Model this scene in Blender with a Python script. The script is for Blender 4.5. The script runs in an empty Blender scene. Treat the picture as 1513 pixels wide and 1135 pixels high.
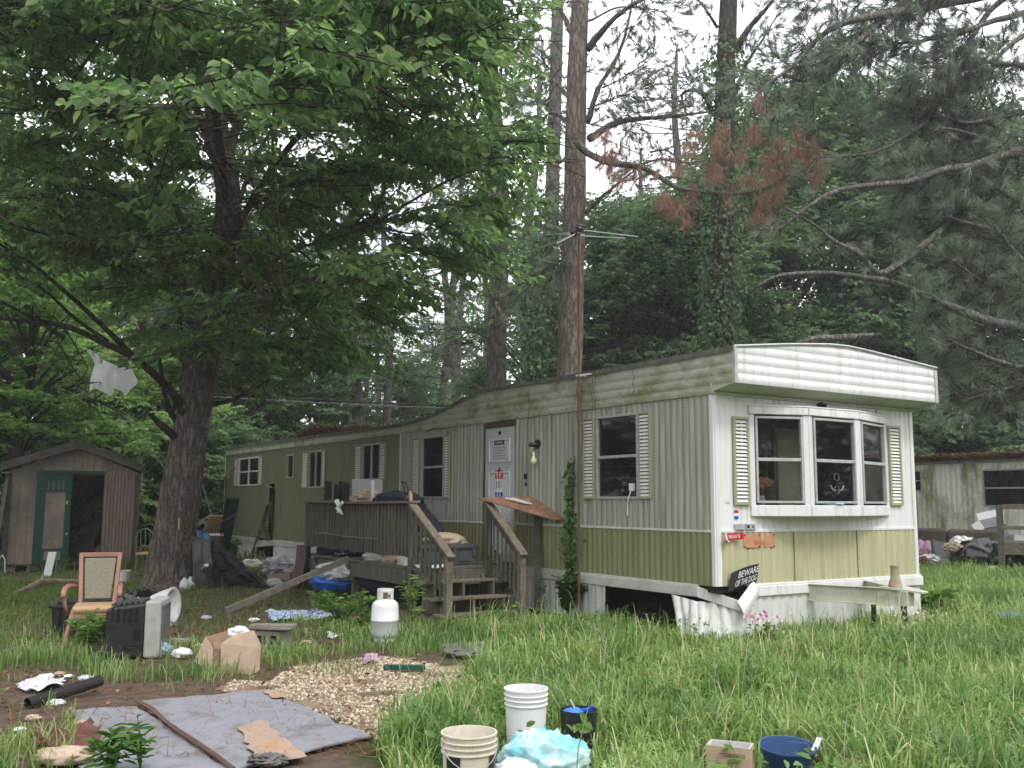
EXPO=0.72
GLARE_VEIL=0.0013
import bpy, bmesh, math, random
import numpy as np
from mathutils import Vector, noise as mn
rng=np.random.default_rng(7); rnd=random.Random(5)
col=bpy.context.scene.collection
# ---------------------------------------------------------------- camera model (also used to measure places off the ground and walls)
H=1.62; FP,PIT,ROL,YAW=1412.1,.1230,.0053,.5732
Fv=np.array([0,math.cos(PIT),math.sin(PIT)]);R0=np.array([1.,0,0]);U0=np.array([0,-math.sin(PIT),math.cos(PIT)])
Rv=math.cos(ROL)*R0+math.sin(ROL)*U0;Uv=-math.sin(ROL)*R0+math.cos(ROL)*U0
C=np.array([2.4856,11.7372,0.]);S=np.array([-math.sin(YAW),math.cos(YAW),0]);E=np.array([math.cos(YAW),math.sin(YAW),0]);K=np.array([0,0,1.]);O=np.array([0,0,H])
def ray(px,py): return Fv+(px-756.5)/FP*Rv-(py-567.5)/FP*Uv
def hit(px,py,P,n):
    d=ray(px,py);return O+d*((P-O)@n)/(d@n)
def G(px,py,z=0): return hit(px,py,np.array([0,0,z]),K)
def D(px,py,Y):
    d=ray(px,py);return O+d*(Y/d[1])
def TW(s,d,z): return C+S*s-E*d+K*z
def nrm(v):
    v=np.asarray(v,float);return v/(np.linalg.norm(v)+1e-9)
class Fr:
    def __init__(s,o,a,b,c): s.o=np.asarray(o,float);s.a,s.b,s.c=[np.asarray(q,float) for q in (a,b,c)]
    def __call__(s,a,b,c): return s.o+s.a*a+s.b*b+s.c*c
    def at(s,a,b,c): return Fr(s(a,b,c),s.a,s.b,s.c)
def fz(o,deg=0,tilt=None,roll=0):
    "frame at o turned deg about z; then tipped about its own x by tilt, y by roll"
    t=math.radians(deg);a=np.array([math.cos(t),math.sin(t),0]);b=np.array([-math.sin(t),math.cos(t),0]);c=K.copy()
    if tilt:
        q=math.radians(tilt);b,c=b*math.cos(q)+c*math.sin(q),-b*math.sin(q)+c*math.cos(q)
    if roll:
        q=math.radians(roll);a,c=a*math.cos(q)-c*math.sin(q),a*math.sin(q)+c*math.cos(q)
    return Fr(o,a,b,c)
SIDE=Fr(C,S,K,-E)      # along, up, outward
END=Fr(C,E,K,-S)
TF=Fr(C,S,-E,K)        # along, outward, up
WORLD=Fr((0,0,0),(1,0,0),(0,1,0),(0,0,1))
def basis(d):
    d=nrm(d);u=np.cross(d,K)
    if np.linalg.norm(u)<.05:u=np.cross(d,[1,0,0.])
    u=nrm(u);return u,np.cross(u,d)
class MB:
    def __init__(s): s.v=[];s.f=[];s.n=0
    def add(s,v,f):
        s.v.append(np.asarray(v,float).reshape(-1,3));k=s.n
        s.f+=[tuple(i+k for i in q) for q in f];s.n+=len(s.v[-1]);return s
    def hexa(s,p): return s.add(p,[(0,3,2,1),(4,5,6,7),(0,1,5,4),(1,2,6,5),(2,3,7,6),(3,0,4,7)])
    def box(s,F,a0,a1,b0,b1,c0,c1):
        return s.hexa([F(a0,b0,c0),F(a1,b0,c0),F(a1,b1,c0),F(a0,b1,c0),F(a0,b0,c1),F(a1,b0,c1),F(a1,b1,c1),F(a0,b1,c1)])
    def bar(s,p,q,w,h=None,up=K):
        p,q=np.asarray(p,float),np.asarray(q,float);h=h or w;d=nrm(q-p);u=nrm(np.cross(d,up) if abs(d@up)<.98 else np.cross(d,[1,0,.1]));v=np.cross(u,d)
        P=[]
        for e in (p,q): P+=[e-u*w/2-v*h/2,e+u*w/2-v*h/2,e+u*w/2+v*h/2,e-u*w/2+v*h/2]
        return s.hexa(P)
    def tube(s,pts,r,n=8,cap=True,jit=0):
        pts=np.asarray(pts,float);m=len(pts);r=np.broadcast_to(np.asarray(r,float),(m,))
        T=np.gradient(pts,axis=0);u,_=basis(T[0]);V=[]
        for i in range(m):
            t=nrm(T[i]);u=nrm(u-t*(u@t));w=np.cross(t,u)
            for k in range(n):
                a=2*math.pi*k/n;rr=r[i]*(1+(jit*(rnd.random()-.5) if jit else 0));V.append(pts[i]+(u*math.cos(a)+w*math.sin(a))*rr)
        f=[(i*n+k,i*n+(k+1)%n,(i+1)*n+(k+1)%n,(i+1)*n+k) for i in range(m-1) for k in range(n)]
        if cap: f+=[tuple(range(n))[::-1],tuple((m-1)*n+k for k in range(n))]
        return s.add(V,f)
    def lathe(s,F,prof,n=28,cap0=False,cap1=False):
        V=[F(r*math.cos(2*math.pi*k/n),r*math.sin(2*math.pi*k/n),z) for r,z in prof for k in range(n)];m=len(prof)
        f=[(i*n+k,i*n+(k+1)%n,(i+1)*n+(k+1)%n,(i+1)*n+k) for i in range(m-1) for k in range(n)]
        if cap0:f.append(tuple(range(n))[::-1])
        if cap1:f.append(tuple((m-1)*n+k for k in range(n)))
        return s.add(V,f)
    def prism(s,F,poly,c0,c1):
        n=len(poly);V=[F(a,b,c0) for a,b in poly]+[F(a,b,c1) for a,b in poly]
        return s.add(V,[tuple(range(n))[::-1],tuple(range(n,2*n))]+[(i,(i+1)%n,n+(i+1)%n,n+i) for i in range(n)])
    def grid(s,fn,nu,nv,keep=None):
        V=[fn(i/nu,j/nv) for i in range(nu+1) for j in range(nv+1)]
        f=[(i*(nv+1)+j,(i+1)*(nv+1)+j,(i+1)*(nv+1)+j+1,i*(nv+1)+j+1) for i in range(nu) for j in range(nv) if keep is None or keep((i+.5)/nu,(j+.5)/nv)]
        return s.add(V,f)
    def blob(s,c,r,seed=0,amp=.35,fr=1.6,n=18,flat=None,fn=None,sharp=True):
        c=np.asarray(c,float);r=np.asarray(r,float);V=[]
        for i in range(n+1):
            th=math.pi*i/n
            for j in range(2*n):
                ph=math.pi*j/n;q=np.array([math.sin(th)*math.cos(ph),math.sin(th)*math.sin(ph),math.cos(th)])
                h=mn.noise(Vector(q*fr)+Vector((seed*3.7,seed,0)))
                h2=mn.noise(Vector(q*fr*2.7)+Vector((seed,seed*2.1,5)));h3=mn.noise(Vector(q*fr*6)+Vector((seed,9,5)))
                if sharp:h,h2,h3=.5-abs(h)*1.5,.5-abs(h2)*1.5,.5-abs(h3)*1.5
                k=1+amp*(h+.5*h2+.25*h3);p=c+q*r*k
                if flat is not None:p[2]=max(p[2],flat)
                V.append(p)
        m=2*n
        return s.add(V,[(i*m+j,(i+1)*m+j,(i+1)*m+(j+1)%m,i*m+(j+1)%m) for i in range(n) for j in range(m)])
    def build(s,name,mat,parent=None,smooth=False,bevel=0,solid=0,recalc=True,loc=None,sub=0):
        V=np.concatenate(s.v) if s.v else np.zeros((0,3))
        me=bpy.data.meshes.new(name);o=bpy.data.objects.new(name,me);col.objects.link(o)
        off=np.zeros(3)
        if parent is not None:
            o.parent=parent;q=parent
            while q is not None: off=off+np.array(q.location);q=q.parent
        else:
            off=np.array(loc,float) if loc is not None else np.array([(V[:,0].min()+V[:,0].max())/2,(V[:,1].min()+V[:,1].max())/2,V[:,2].min()])
            o.location=off
        me.from_pydata((V-off).tolist(),[],s.f)
        if recalc and len(s.f)<60000:
            b=bmesh.new();b.from_mesh(me);bmesh.ops.recalc_face_normals(b,faces=b.faces);b.to_mesh(me);b.free()
        if smooth: me.polygons.foreach_set('use_smooth',[True]*len(me.polygons))
        me.materials.append(mat)
        if solid:
            m=o.modifiers.new('s','SOLIDIFY');m.thickness=solid;m.offset=0
        if bevel:
            m=o.modifiers.new('b','BEVEL');m.width=bevel;m.segments=2;m.limit_method='ANGLE'
        if sub:
            m=o.modifiers.new('u','SUBSURF');m.levels=sub;m.render_levels=sub
        return o
def npmesh(name,V,F,mat,parent=None,smooth=False,loc=None):
    V=np.asarray(V,np.float32);F=np.asarray(F,np.int32);k=F.shape[1]
    me=bpy.data.meshes.new(name);o=bpy.data.objects.new(name,me);col.objects.link(o);off=np.zeros(3)
    if parent is not None:
        o.parent=parent;q=parent
        while q is not None: off=off+np.array(q.location);q=q.parent
    elif loc is not None: off=np.array(loc,float);o.location=off
    V=(V-off).astype(np.float32)
    me.vertices.add(len(V));me.vertices.foreach_set('co',V.ravel());me.loops.add(F.size);me.loops.foreach_set('vertex_index',F.ravel())
    me.polygons.add(len(F));me.polygons.foreach_set('loop_start',np.arange(0,F.size,k,dtype=np.int32))
    if smooth: me.polygons.foreach_set('use_smooth',np.ones(len(F),bool))
    me.update(calc_edges=True);me.materials.append(mat);return o
def tag(o,label=None,cat=None,group=None,kind=None):
    if label:o['label']=label
    if cat:o['category']=cat
    if group:o['group']=group
    if kind:o['kind']=kind
    return o
def thing(name,label,cat,loc,group=None):
    o=bpy.data.objects.new(name,None);col.objects.link(o);o.location=[float(q) for q in loc];o.empty_display_size=.2
    return tag(o,label,cat,group)
def struct(o): o['kind']='structure';return o
def stuff(o,label,cat): return tag(o,label,cat,kind='stuff')
def text_geo(txt,F,h,th=.002,w=None):
    "extruded lettering in frame F (a right, b up, c out), cap height h"
    cu=bpy.data.curves.new('t','FONT');cu.body=txt;cu.size=h*1.4;cu.align_x='CENTER';cu.resolution_u=3
    o=bpy.data.objects.new('t',cu);col.objects.link(o);dg=bpy.context.evaluated_depsgraph_get()
    me=bpy.data.meshes.new_from_object(o.evaluated_get(dg));V=np.array([v.co for v in me.vertices]).reshape(-1,3);f=[tuple(p.vertices) for p in me.polygons]
    col.objects.unlink(o);bpy.data.objects.remove(o)
    if len(V)==0:return MB()
    W=V[:,0].max()-V[:,0].min();k=(w/W) if w else 1
    m=MB();m.add([F(x*k,y,th) for x,y,z in V],f);return m
# ---------------------------------------------------------------- materials
def nodes(name):
    m=bpy.data.materials.new(name);m.use_nodes=True;nt=m.node_tree;return m,nt,nt.nodes['Principled BSDF']
def N(nt,t,**kw):
    n=nt.nodes.new(t)
    for k,v in kw.items():
        if k in n.inputs: n.inputs[k].default_value=v
        else: setattr(n,k,v)
    return n
def ramp(nt,fac,stops):
    r=nt.nodes.new('ShaderNodeValToRGB');e=r.color_ramp.elements
    while len(e)<len(stops):e.new(.5)
    for q,(p,c) in zip(e,stops):q.position=p;q.color=(*c,1)
    nt.links.new(fac,r.inputs[0]);return r.outputs[0]
def coords(nt,scale=(1,1,1),rot=0):
    t=nt.nodes.new('ShaderNodeTexCoord');mp=nt.nodes.new('ShaderNodeMapping');mp.inputs['Scale'].default_value=scale;mp.inputs['Rotation'].default_value=(0,0,rot)
    nt.links.new(t.outputs['Object'],mp.inputs[0]);return mp.outputs[0]
def nz(nt,vec,scale,detail=6,rough=.6,dist=0):
    n=N(nt,'ShaderNodeTexNoise');n.inputs['Scale'].default_value=scale;n.inputs['Detail'].default_value=detail;n.inputs['Roughness'].default_value=rough;n.inputs['Distortion'].default_value=dist
    nt.links.new(vec,n.inputs['Vector']);return n.outputs['Fac']
def mixc(nt,fac,a,b,mode='MIX'):
    m=nt.nodes.new('ShaderNodeMix');m.data_type='RGBA';m.blend_type=mode
    for sock,val in ((m.inputs[0],fac),(m.inputs[6],a),(m.inputs[7],b)):
        if isinstance(val,(int,float)):sock.default_value=val
        elif isinstance(val,tuple):sock.default_value=(*val,1)
        else:nt.links.new(val,sock)
    return m.outputs[2]
def bump(nt,b,h,strength=.4,dist=.01):
    n=nt.nodes.new('ShaderNodeBump');n.inputs['Strength'].default_value=strength;n.inputs['Distance'].default_value=dist
    nt.links.new(h,n.inputs['Height']);nt.links.new(n.outputs[0],b.inputs['Normal'])
def mat(name,c1,c2=None,scale=6,rough=.7,bmp=.25,stretch=(1,1,1),metal=0,dirt=None,dscale=2.5,dlim=(.5,.7),dstretch=(1,1,1),spec=.3,bd=.01,rot=0):
    m,nt,b=nodes(name);c2=c2 or tuple(x*.75 for x in c1)
    f=nz(nt,coords(nt,stretch,rot),scale);c=ramp(nt,f,[(.32,c2),(.68,c1)])
    if dirt is not None:
        g=nz(nt,coords(nt,dstretch,rot),dscale,8,.7);mk=ramp(nt,g,[(dlim[0],(0,0,0)),(dlim[1],(1,1,1))]);c=mixc(nt,mk,c,dirt)
    nt.links.new(c,b.inputs['Base Color']);b.inputs['Roughness'].default_value=rough;b.inputs['Metallic'].default_value=metal;b.inputs['Specular IOR Level'].default_value=spec
    if bmp:bump(nt,b,f,bmp,bd)
    return m
def leafmat(name,stops,trans=.35,rough=.5,spec=.35,patch=None):
    m,nt,b=nodes(name);g=nt.nodes.new('ShaderNodeNewGeometry');c=ramp(nt,g.outputs['Random Per Island'],stops)
    if patch is not None:
        f=nz(nt,coords(nt),patch[0],3);mk=ramp(nt,f,[(.4,(0,0,0)),(.62,(1,1,1))]);c=mixc(nt,mk,c,patch[1],'MULTIPLY')
    nt.links.new(c,b.inputs['Base Color']);b.inputs['Roughness'].default_value=rough;b.inputs['Specular IOR Level'].default_value=spec
    t=nt.nodes.new('ShaderNodeBsdfTranslucent');h=N(nt,'ShaderNodeHueSaturation');h.inputs['Saturation'].default_value=1.15;h.inputs['Value'].default_value=1.5;nt.links.new(c,h.inputs['Color']);nt.links.new(h.outputs[0],t.inputs[0])
    x=nt.nodes.new('ShaderNodeMixShader');x.inputs[0].default_value=trans;nt.links.new(b.outputs[0],x.inputs[1]);nt.links.new(t.outputs[0],x.inputs[2])
    nt.links.new(x.outputs[0],nt.nodes['Material Output'].inputs[0]);return m
def barkmat(name,c1,c2,sc=9,moss=None):
    m,nt,b=nodes(name);v=coords(nt,(1,1,.2));vo=N(nt,'ShaderNodeTexVoronoi',feature='DISTANCE_TO_EDGE');vo.inputs['Scale'].default_value=sc
    n1=nz(nt,v,sc*.8,4);ad=nt.nodes.new('ShaderNodeVectorMath');ad.operation='ADD';cm=nt.nodes.new('ShaderNodeCombineXYZ')
    nt.links.new(n1,cm.inputs[0]);nt.links.new(n1,cm.inputs[1]);nt.links.new(v,ad.inputs[0]);sm=N(nt,'ShaderNodeVectorMath',operation='SCALE');sm.inputs[3].default_value=.5;nt.links.new(cm.outputs[0],sm.inputs[0]);nt.links.new(sm.outputs[0],ad.inputs[1])
    nt.links.new(ad.outputs[0],vo.inputs['Vector']);e=ramp(nt,vo.outputs['Distance'],[(0,(0,0,0)),(.22,(1,1,1))])
    n2=nz(nt,coords(nt),14,8,.7);cc=ramp(nt,n2,[(.3,c2),(.7,c1)]);c=mixc(nt,e,tuple(q*.6 for q in c2),cc)
    if moss: 
        g=nz(nt,coords(nt),1.4,6,.7);mk=ramp(nt,g,[(.5,(0,0,0)),(.66,(1,1,1))]);c=mixc(nt,mk,c,moss)
    nt.links.new(c,b.inputs['Base Color']);b.inputs['Roughness'].default_value=.95;b.inputs['Specular IOR Level'].default_value=.1
    hm=mixc(nt,.35,e,n2);bump(nt,b,hm,.9,.03);return m
def glassmat(name,tint=(.8,.85,.82),dirt=.12):
    m,nt,b=nodes(name);out=nt.nodes['Material Output']
    t=N(nt,'ShaderNodeBsdfTransparent');t.inputs[0].default_value=(*tint,1);g=N(nt,'ShaderNodeBsdfGlossy');g.inputs['Roughness'].default_value=.03
    fr=N(nt,'ShaderNodeFresnel');fr.inputs[0].default_value=1.5;x=nt.nodes.new('ShaderNodeMixShader');nt.links.new(fr.outputs[0],x.inputs[0]);nt.links.new(t.outputs[0],x.inputs[1]);nt.links.new(g.outputs[0],x.inputs[2])
    f=nz(nt,coords(nt),5,8,.7);mk=ramp(nt,f,[(.35,(0,0,0)),(.9,(dirt*2,)*3)]);df=N(nt,'ShaderNodeBsdfDiffuse');df.inputs[0].default_value=(.35,.36,.33,1)
    y=nt.nodes.new('ShaderNodeMixShader');nt.links.new(mk,y.inputs[0]);nt.links.new(x.outputs[0],y.inputs[1]);nt.links.new(df.outputs[0],y.inputs[2]);nt.links.new(y.outputs[0],out.inputs[0]);return m
def flat(name,c,rough=.6,metal=0,spec=.3): return mat(name,c,tuple(q*.85 for q in c),25,rough,.05,metal=metal,spec=spec)
GR=(.10,.115,.05)
M=dict(
 white=mat('painted white metal',(.66,.66,.63),(.56,.57,.53),3,.45,.05,stretch=(1,1,.25),dirt=(.30,.31,.24),dscale=1.6,dlim=(.5,.85),dstretch=(5,5,.5)),
 endwhite=mat('paler white metal',(.77,.77,.77),(.68,.69,.68),3,.42,.05,stretch=(1,1,.25),dirt=(.36,.38,.28),dscale=1.5,dlim=(.5,.85),dstretch=(7,7,.5)),  # paler white for the end wall, front fascia and trim
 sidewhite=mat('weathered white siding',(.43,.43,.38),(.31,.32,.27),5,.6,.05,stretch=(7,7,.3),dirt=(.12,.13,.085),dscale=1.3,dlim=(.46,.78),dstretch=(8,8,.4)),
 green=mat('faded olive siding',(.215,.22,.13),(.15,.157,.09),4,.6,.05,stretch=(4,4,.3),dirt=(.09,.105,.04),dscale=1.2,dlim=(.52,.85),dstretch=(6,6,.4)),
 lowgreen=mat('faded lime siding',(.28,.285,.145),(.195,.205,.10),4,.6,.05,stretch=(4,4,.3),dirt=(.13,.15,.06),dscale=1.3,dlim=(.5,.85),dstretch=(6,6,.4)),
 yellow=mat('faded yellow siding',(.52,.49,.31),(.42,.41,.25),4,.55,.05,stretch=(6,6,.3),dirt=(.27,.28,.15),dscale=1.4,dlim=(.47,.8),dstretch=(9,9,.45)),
 fascia=mat('mildewed white fascia',(.50,.50,.45),(.36,.375,.31),6,.55,.06,stretch=(1.5,1.5,5),dirt=(.17,.205,.08),dscale=1.5,dlim=(.45,.66),dstretch=(1.2,1.2,1.8)),
 soffit=mat('soffit',(.50,.53,.40),(.40,.44,.30),3,.7,.05),
 roof=mat('weathered roof coating',(.22,.20,.18),(.10,.09,.08),7,.9,.3,dirt=(.10,.05,.03),dscale=3),
 roofedge=mat('grimy roof edge',(.17,.16,.14),(.08,.075,.065),9,.8,.3,dirt=(.3,.3,.28),dlim=(.55,.7),dscale=6),
 skirt=mat('white skirting metal',(.70,.71,.70),(.58,.60,.57),4,.5,.06,stretch=(3,3,.4),dirt=(.26,.27,.20),dscale=1.4,dlim=(.48,.85),dstretch=(5,5,.8)),
 olive=flat('olive shutter frame',(.36,.36,.23)), louver=flat('white louver',(.74,.74,.73),.5),
 alu=mat('aluminium frame',(.55,.56,.55),(.40,.41,.40),12,.4,.08,metal=.35),
 dark=flat('dark interior',(.02,.02,.022),.9), panel=mat('brown panelling',(.26,.20,.15),(.19,.145,.105),6,.7,.1,stretch=(1,1,.1)),
 glass=glassmat('window glass',(.62,.68,.66),.012), bayglass=glassmat('bay glass',(.92,.95,.95),.01),
 door=mat('grey white door paint',(.52,.56,.57),(.45,.49,.50),3,.45,.05,dirt=(.3,.32,.3),dlim=(.5,.9)),
 wood=mat('weathered deck wood',(.165,.152,.122),(.07,.065,.052),7,.9,.6,stretch=(3,3,.35),dirt=(.07,.08,.045),dscale=2,dlim=(.48,.75)),
 woodh=mat('weathered rail wood',(.24,.20,.15),(.11,.09,.065),7,.9,.6,stretch=(2,2,2),dirt=(.07,.075,.045),dscale=2.4,dlim=(.5,.75)),
 ply=mat('delaminating plywood',(.30,.16,.09),(.14,.085,.055),9,.9,.6,dirt=(.4,.36,.3),dscale=5,dlim=(.6,.7)),
 shed=mat('shed panelling',(.38,.295,.225),(.26,.205,.16),4,.85,.3,stretch=(2,2,.3),dirt=(.14,.13,.115),dscale=.9,dlim=(.4,.62)),
 trim=mat('weathered grey timber',(.12,.105,.09),(.06,.052,.045),8,.9,.5,stretch=(1,1,1)),
 dgreen=mat('dark green paint',(.015,.085,.058),(.01,.058,.042),5,.6,.1,dirt=(.10,.09,.07),dlim=(.62,.75)),
 shingle=mat('mossy shingle',(.13,.11,.095),(.06,.055,.045),9,.95,.6,dirt=(.07,.09,.03),dlim=(.5,.65)),
 rustmet=mat('rusty corrugated metal',(.24,.17,.14),(.15,.115,.10),5,.7,.2,stretch=(2,2,.3),dirt=(.22,.21,.2),dlim=(.5,.8)),
 rust=mat('rusty pole',(.17,.085,.06),(.10,.055,.042),9,.8,.3), blackp=flat('black plastic',(.018,.019,.022),.4,spec=.5), blackbag=flat('black bag film',(.012,.012,.013),.22,spec=.7),
 navy=flat('navy nylon',(.012,.016,.035),.7), greyp=flat('grey plastic',(.075,.08,.085),.55), tvgrey=mat('grey tv shell',(.40,.41,.38),(.30,.31,.28),6,.6,.08),
 whitep=mat('white plastic',(.78,.78,.78),(.68,.68,.68),5,.4,.05,dirt=(.45,.44,.38),dlim=(.6,.9)), dirtyp=mat('stained bucket plastic',(.68,.64,.55),(.58,.52,.42),6,.5,.08,dirt=(.3,.2,.12),dlim=(.52,.8)),
 porc=flat('porcelain',(.62,.62,.62),.18,spec=.6), tank=mat('white tank paint',(.72,.73,.73),(.62,.63,.63),5,.45,.08,dirt=(.3,.28,.22),dlim=(.6,.75),dscale=4),
 card=mat('cardboard',(.46,.35,.26),(.38,.28,.21),8,.9,.1,dirt=(.5,.36,.26),dlim=(.55,.8)), cardin=mat('cardboard white print',(.60,.60,.62),(.5,.5,.53),9,.8,.1),
 chairw=mat('pink stained wood',(.38,.20,.15),(.30,.155,.115),5,.45,.1,stretch=(1,1,.4)), fabric=mat('patterned sage fabric',(.27,.25,.19),(.19,.18,.135),38,.95,.4), vinyl=mat('tan vinyl',(.50,.33,.19),(.44,.29,.17),4,.45,.05),
 mgreen=mat('sage painted metal',(.22,.21,.15),(.15,.14,.10),8,.6,.1), beige=mat('beige cloth',(.5,.40,.30),(.38,.3,.22),6,.9,.2),
 blue=flat('blue plastic film',(.01,.14,.55),.3,spec=.5), teal=mat('teal and white print film',(.70,.80,.82),(.03,.42,.50),7,.35,.2,bd=.02), rblue=flat('royal blue plastic',(.02,.10,.55),.4), cloth=mat('blue cloth',(.10,.26,.42),(.25,.33,.42),6,.9,.3),
 stripe=mat('dusty pink striped cloth',(.22,.13,.13),(.09,.055,.06),20,.95,.2,stretch=(5,5,.2)), film=mat('white film',(.75,.77,.80),(.55,.57,.6),5,.35,.2,bd=.03),
 tarp=mat('grey foam board',(.25,.257,.285),(.205,.212,.24),3,.75,.15,dirt=(.12,.105,.09),dscale=2.6,dlim=(.5,.72)), tarpedge=flat('brown board edge',(.12,.075,.055)),
 orangeb=mat('torn orange paper',(.38,.27,.20),(.30,.23,.18),4,.9,.2,dirt=(.42,.20,.07),dlim=(.55,.68)),
 paper=mat('litter paper',(.62,.63,.66),(.4,.41,.44),8,.8,.3), foil=mat('blue white wrapper',(.55,.60,.68),(.12,.24,.5),16,.5,.3),
 conc=mat('concrete',(.30,.29,.27),(.2,.19,.18),12,.95,.4), log=mat('pale log',(.36,.27,.19),(.2,.14,.09),7,.9,.5), red=flat('red plastic',(.6,.04,.03)), bluel=flat('sign blue',(.02,.06,.4)), redl=flat('sign red',(.55,.02,.04)),
 signk=flat('sign black',(.015,.02,.02)), signw=flat('sign white',(.8,.8,.8)), orange=mat('faded orange plate',(.55,.21,.10),(.5,.27,.17),9,.6,.1,dirt=(.6,.5,.4),dlim=(.62,.7)),
 hitch=mat('mildewed white steel',(.56,.56,.49),(.42,.43,.33),4,.6,.15,dirt=(.30,.28,.15),dlim=(.5,.75)), rubber=flat('black rubber sheet',(.02,.02,.02),.6), grayfab=mat('grey dusty sheet',(.16,.16,.15),(.09,.09,.09),5,.9,.3),
 pole=mat('pale timber pole',(.26,.235,.19),(.16,.145,.115),9,.9,.4), redbrown=mat('reddish board',(.14,.06,.045),(.08,.035,.03),6,.8,.3), tanboard=mat('tan board',(.45,.33,.19),(.36,.26,.15),5,.9,.2),
 sofa=mat('brown sofa fabric',(.095,.08,.062),(.06,.05,.04),9,.95,.2), pinkc=mat('mixed clothes',(.6,.35,.45),(.12,.12,.2),9,.9,.3), limec=mat('lime cloth',(.35,.5,.12),(.25,.2,.4),8,.9,.2), screen=flat('grey screen',(.14,.15,.16),.15,spec=.6),
 nwall=mat('mossy grey siding',(.85,.85,.78),(.66,.67,.57),5,.8,.08,stretch=(5,5,.4),dirt=(.20,.23,.08),dscale=.9,dlim=(.45,.6),dstretch=(1.4,1.4,.5)),
 moss=mat('moss and needles',(.13,.075,.045),(.07,.075,.025),6,.95,.6), wire=flat('cable',(.03,.03,.03)), wirel=flat('pale cable',(.17,.18,.18)), antm=flat('pale aluminium rod',(.36,.40,.38),.4), utility=mat('mossy pole',(.16,.17,.10),(.10,.10,.07),7,.9,.4),
 gravel=leafmat('tan gravel chips',[(0,(.52,.44,.32)),(.3,(.38,.30,.20)),(.55,(.64,.58,.47)),(.8,(.2,.16,.12)),(1,(.42,.30,.2))],0,.9,.1), litter=leafmat('dead leaves',[(0,(.16,.085,.045)),(.5,(.09,.05,.03)),(1,(.30,.19,.11))],.1,.9,.1),
 straw=leafmat('pine straw',[(0,(.20,.08,.04)),(.6,(.12,.055,.03)),(1,(.3,.17,.09))],0,.9,.1),
 straw2=leafmat('straw stalks',[(0,(.42,.38,.22)),(1,(.55,.48,.30))],.2,.8,.1),
 grass=leafmat('tall grass',[(0,(.13,.22,.06)),(.4,(.21,.315,.09)),(.78,(.33,.43,.15)),(.94,(.46,.52,.25)),(1,(.56,.50,.32))],.38,.55,.25,patch=(.8,(.58,.70,.66))),
 sgrass=leafmat('short grass',[(0,(.075,.135,.03)),(.5,(.13,.20,.045)),(.9,(.19,.26,.07)),(1,(.32,.28,.15))],.3,.6,.2),
 weed=leafmat('weed leaves',[(0,(.09,.18,.045)),(.6,(.14,.25,.06)),(1,(.2,.32,.09))],.4), ivy=leafmat('ivy leaves',[(0,(.035,.08,.025)),(.6,(.04,.095,.02)),(1,(.08,.15,.03))],.3), vine=leafmat('vine leaves',[(0,(.05,.12,.02)),(.6,(.08,.17,.03)),(1,(.12,.23,.05))],.35),
 elm=leafmat('elm leaves',[(0,(.085,.15,.068)),(.45,(.125,.205,.083)),(.85,(.18,.28,.105)),(1,(.31,.40,.155))],.58,.42,.5),
 mapleb=leafmat('bright maple leaves',[(0,(.12,.22,.07)),(.5,(.19,.32,.09)),(1,(.32,.46,.16))],.4), wood1=leafmat('wood edge leaves',[(0,(.06,.115,.055)),(.5,(.09,.16,.07)),(1,(.14,.23,.09))],.4,.5,.4),
 wood2=leafmat('dark wood leaves',[(0,(.04,.08,.042)),(.5,(.085,.145,.07)),(1,(.17,.25,.11))],.42,.5,.35),
 needle=leafmat('pine needles',[(0,(.11,.16,.115)),(.5,(.16,.21,.145)),(1,(.23,.27,.19))],.3,.5,.4), needled=leafmat('dead pine needles',[(0,(.36,.20,.15)),(.5,(.27,.155,.115)),(1,(.46,.29,.22))],.2,.6,.2),
 bark=barkmat('elm bark',(.25,.205,.175),(.125,.105,.09),10), pbark=barkmat('pine bark',(.25,.215,.19),(.14,.115,.10),9), gbark=barkmat('grey pine bark',(.20,.18,.165),(.10,.09,.08),9), dbark=barkmat('dark bark',(.10,.09,.078),(.055,.048,.04),9), limb=barkmat('lichen limb',(.31,.30,.27),(.13,.12,.105),14), flower=leafmat('flowers',[(0,(.5,.10,.4)),(.5,(.6,.2,.5)),(.55,(.75,.72,.6)),(1,(.8,.8,.7))],.3))
# ---------------------------------------------------------------- camera, sky, sun
cd=bpy.data.cameras.new('camera');co=bpy.data.objects.new('camera',cd);col.objects.link(co)
cd.sensor_width=36;cd.lens=FP/1513*36;cd.clip_start=.05;cd.clip_end=1500
from mathutils import Matrix
co.matrix_world=Matrix(((Rv[0],Uv[0],-Fv[0],0),(Rv[1],Uv[1],-Fv[1],0),(Rv[2],Uv[2],-Fv[2],H),(0,0,0,1)))
sc=bpy.context.scene;sc.camera=co
SUN_EL=math.radians(56);SUN_AZ=math.radians(148)   # azimuth clockwise from +Y: behind the camera to the right
w=bpy.data.worlds.new('World');sc.world=w;w.use_nodes=True;nt=w.node_tree;bg=nt.nodes['Background']
sk=nt.nodes.new('ShaderNodeTexSky');sk.sky_type='NISHITA';sk.sun_disc=False;sk.sun_elevation=SUN_EL;sk.sun_rotation=SUN_AZ;sk.air_density=1.2;sk.dust_density=4
tc=nt.nodes.new('ShaderNodeTexCoord');f=nz(nt,tc.outputs['Generated'],3.2,6,.55);mk=ramp(nt,f,[(.28,(.55,.55,.55)),(.55,(1,1,1))])
cl=mixc(nt,f,(9.0,9.2,9.8),(14.5,14.3,14.6));c=mixc(nt,mk,sk.outputs[0],cl);nt.links.new(c,bg.inputs[0]);bg.inputs[1].default_value=.115
sl=bpy.data.lights.new('sun','SUN');sl.energy=1.15;sl.angle=math.radians(12);sl.color=(1,.96,.90);so=bpy.data.objects.new('sun',sl);col.objects.link(so)
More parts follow.
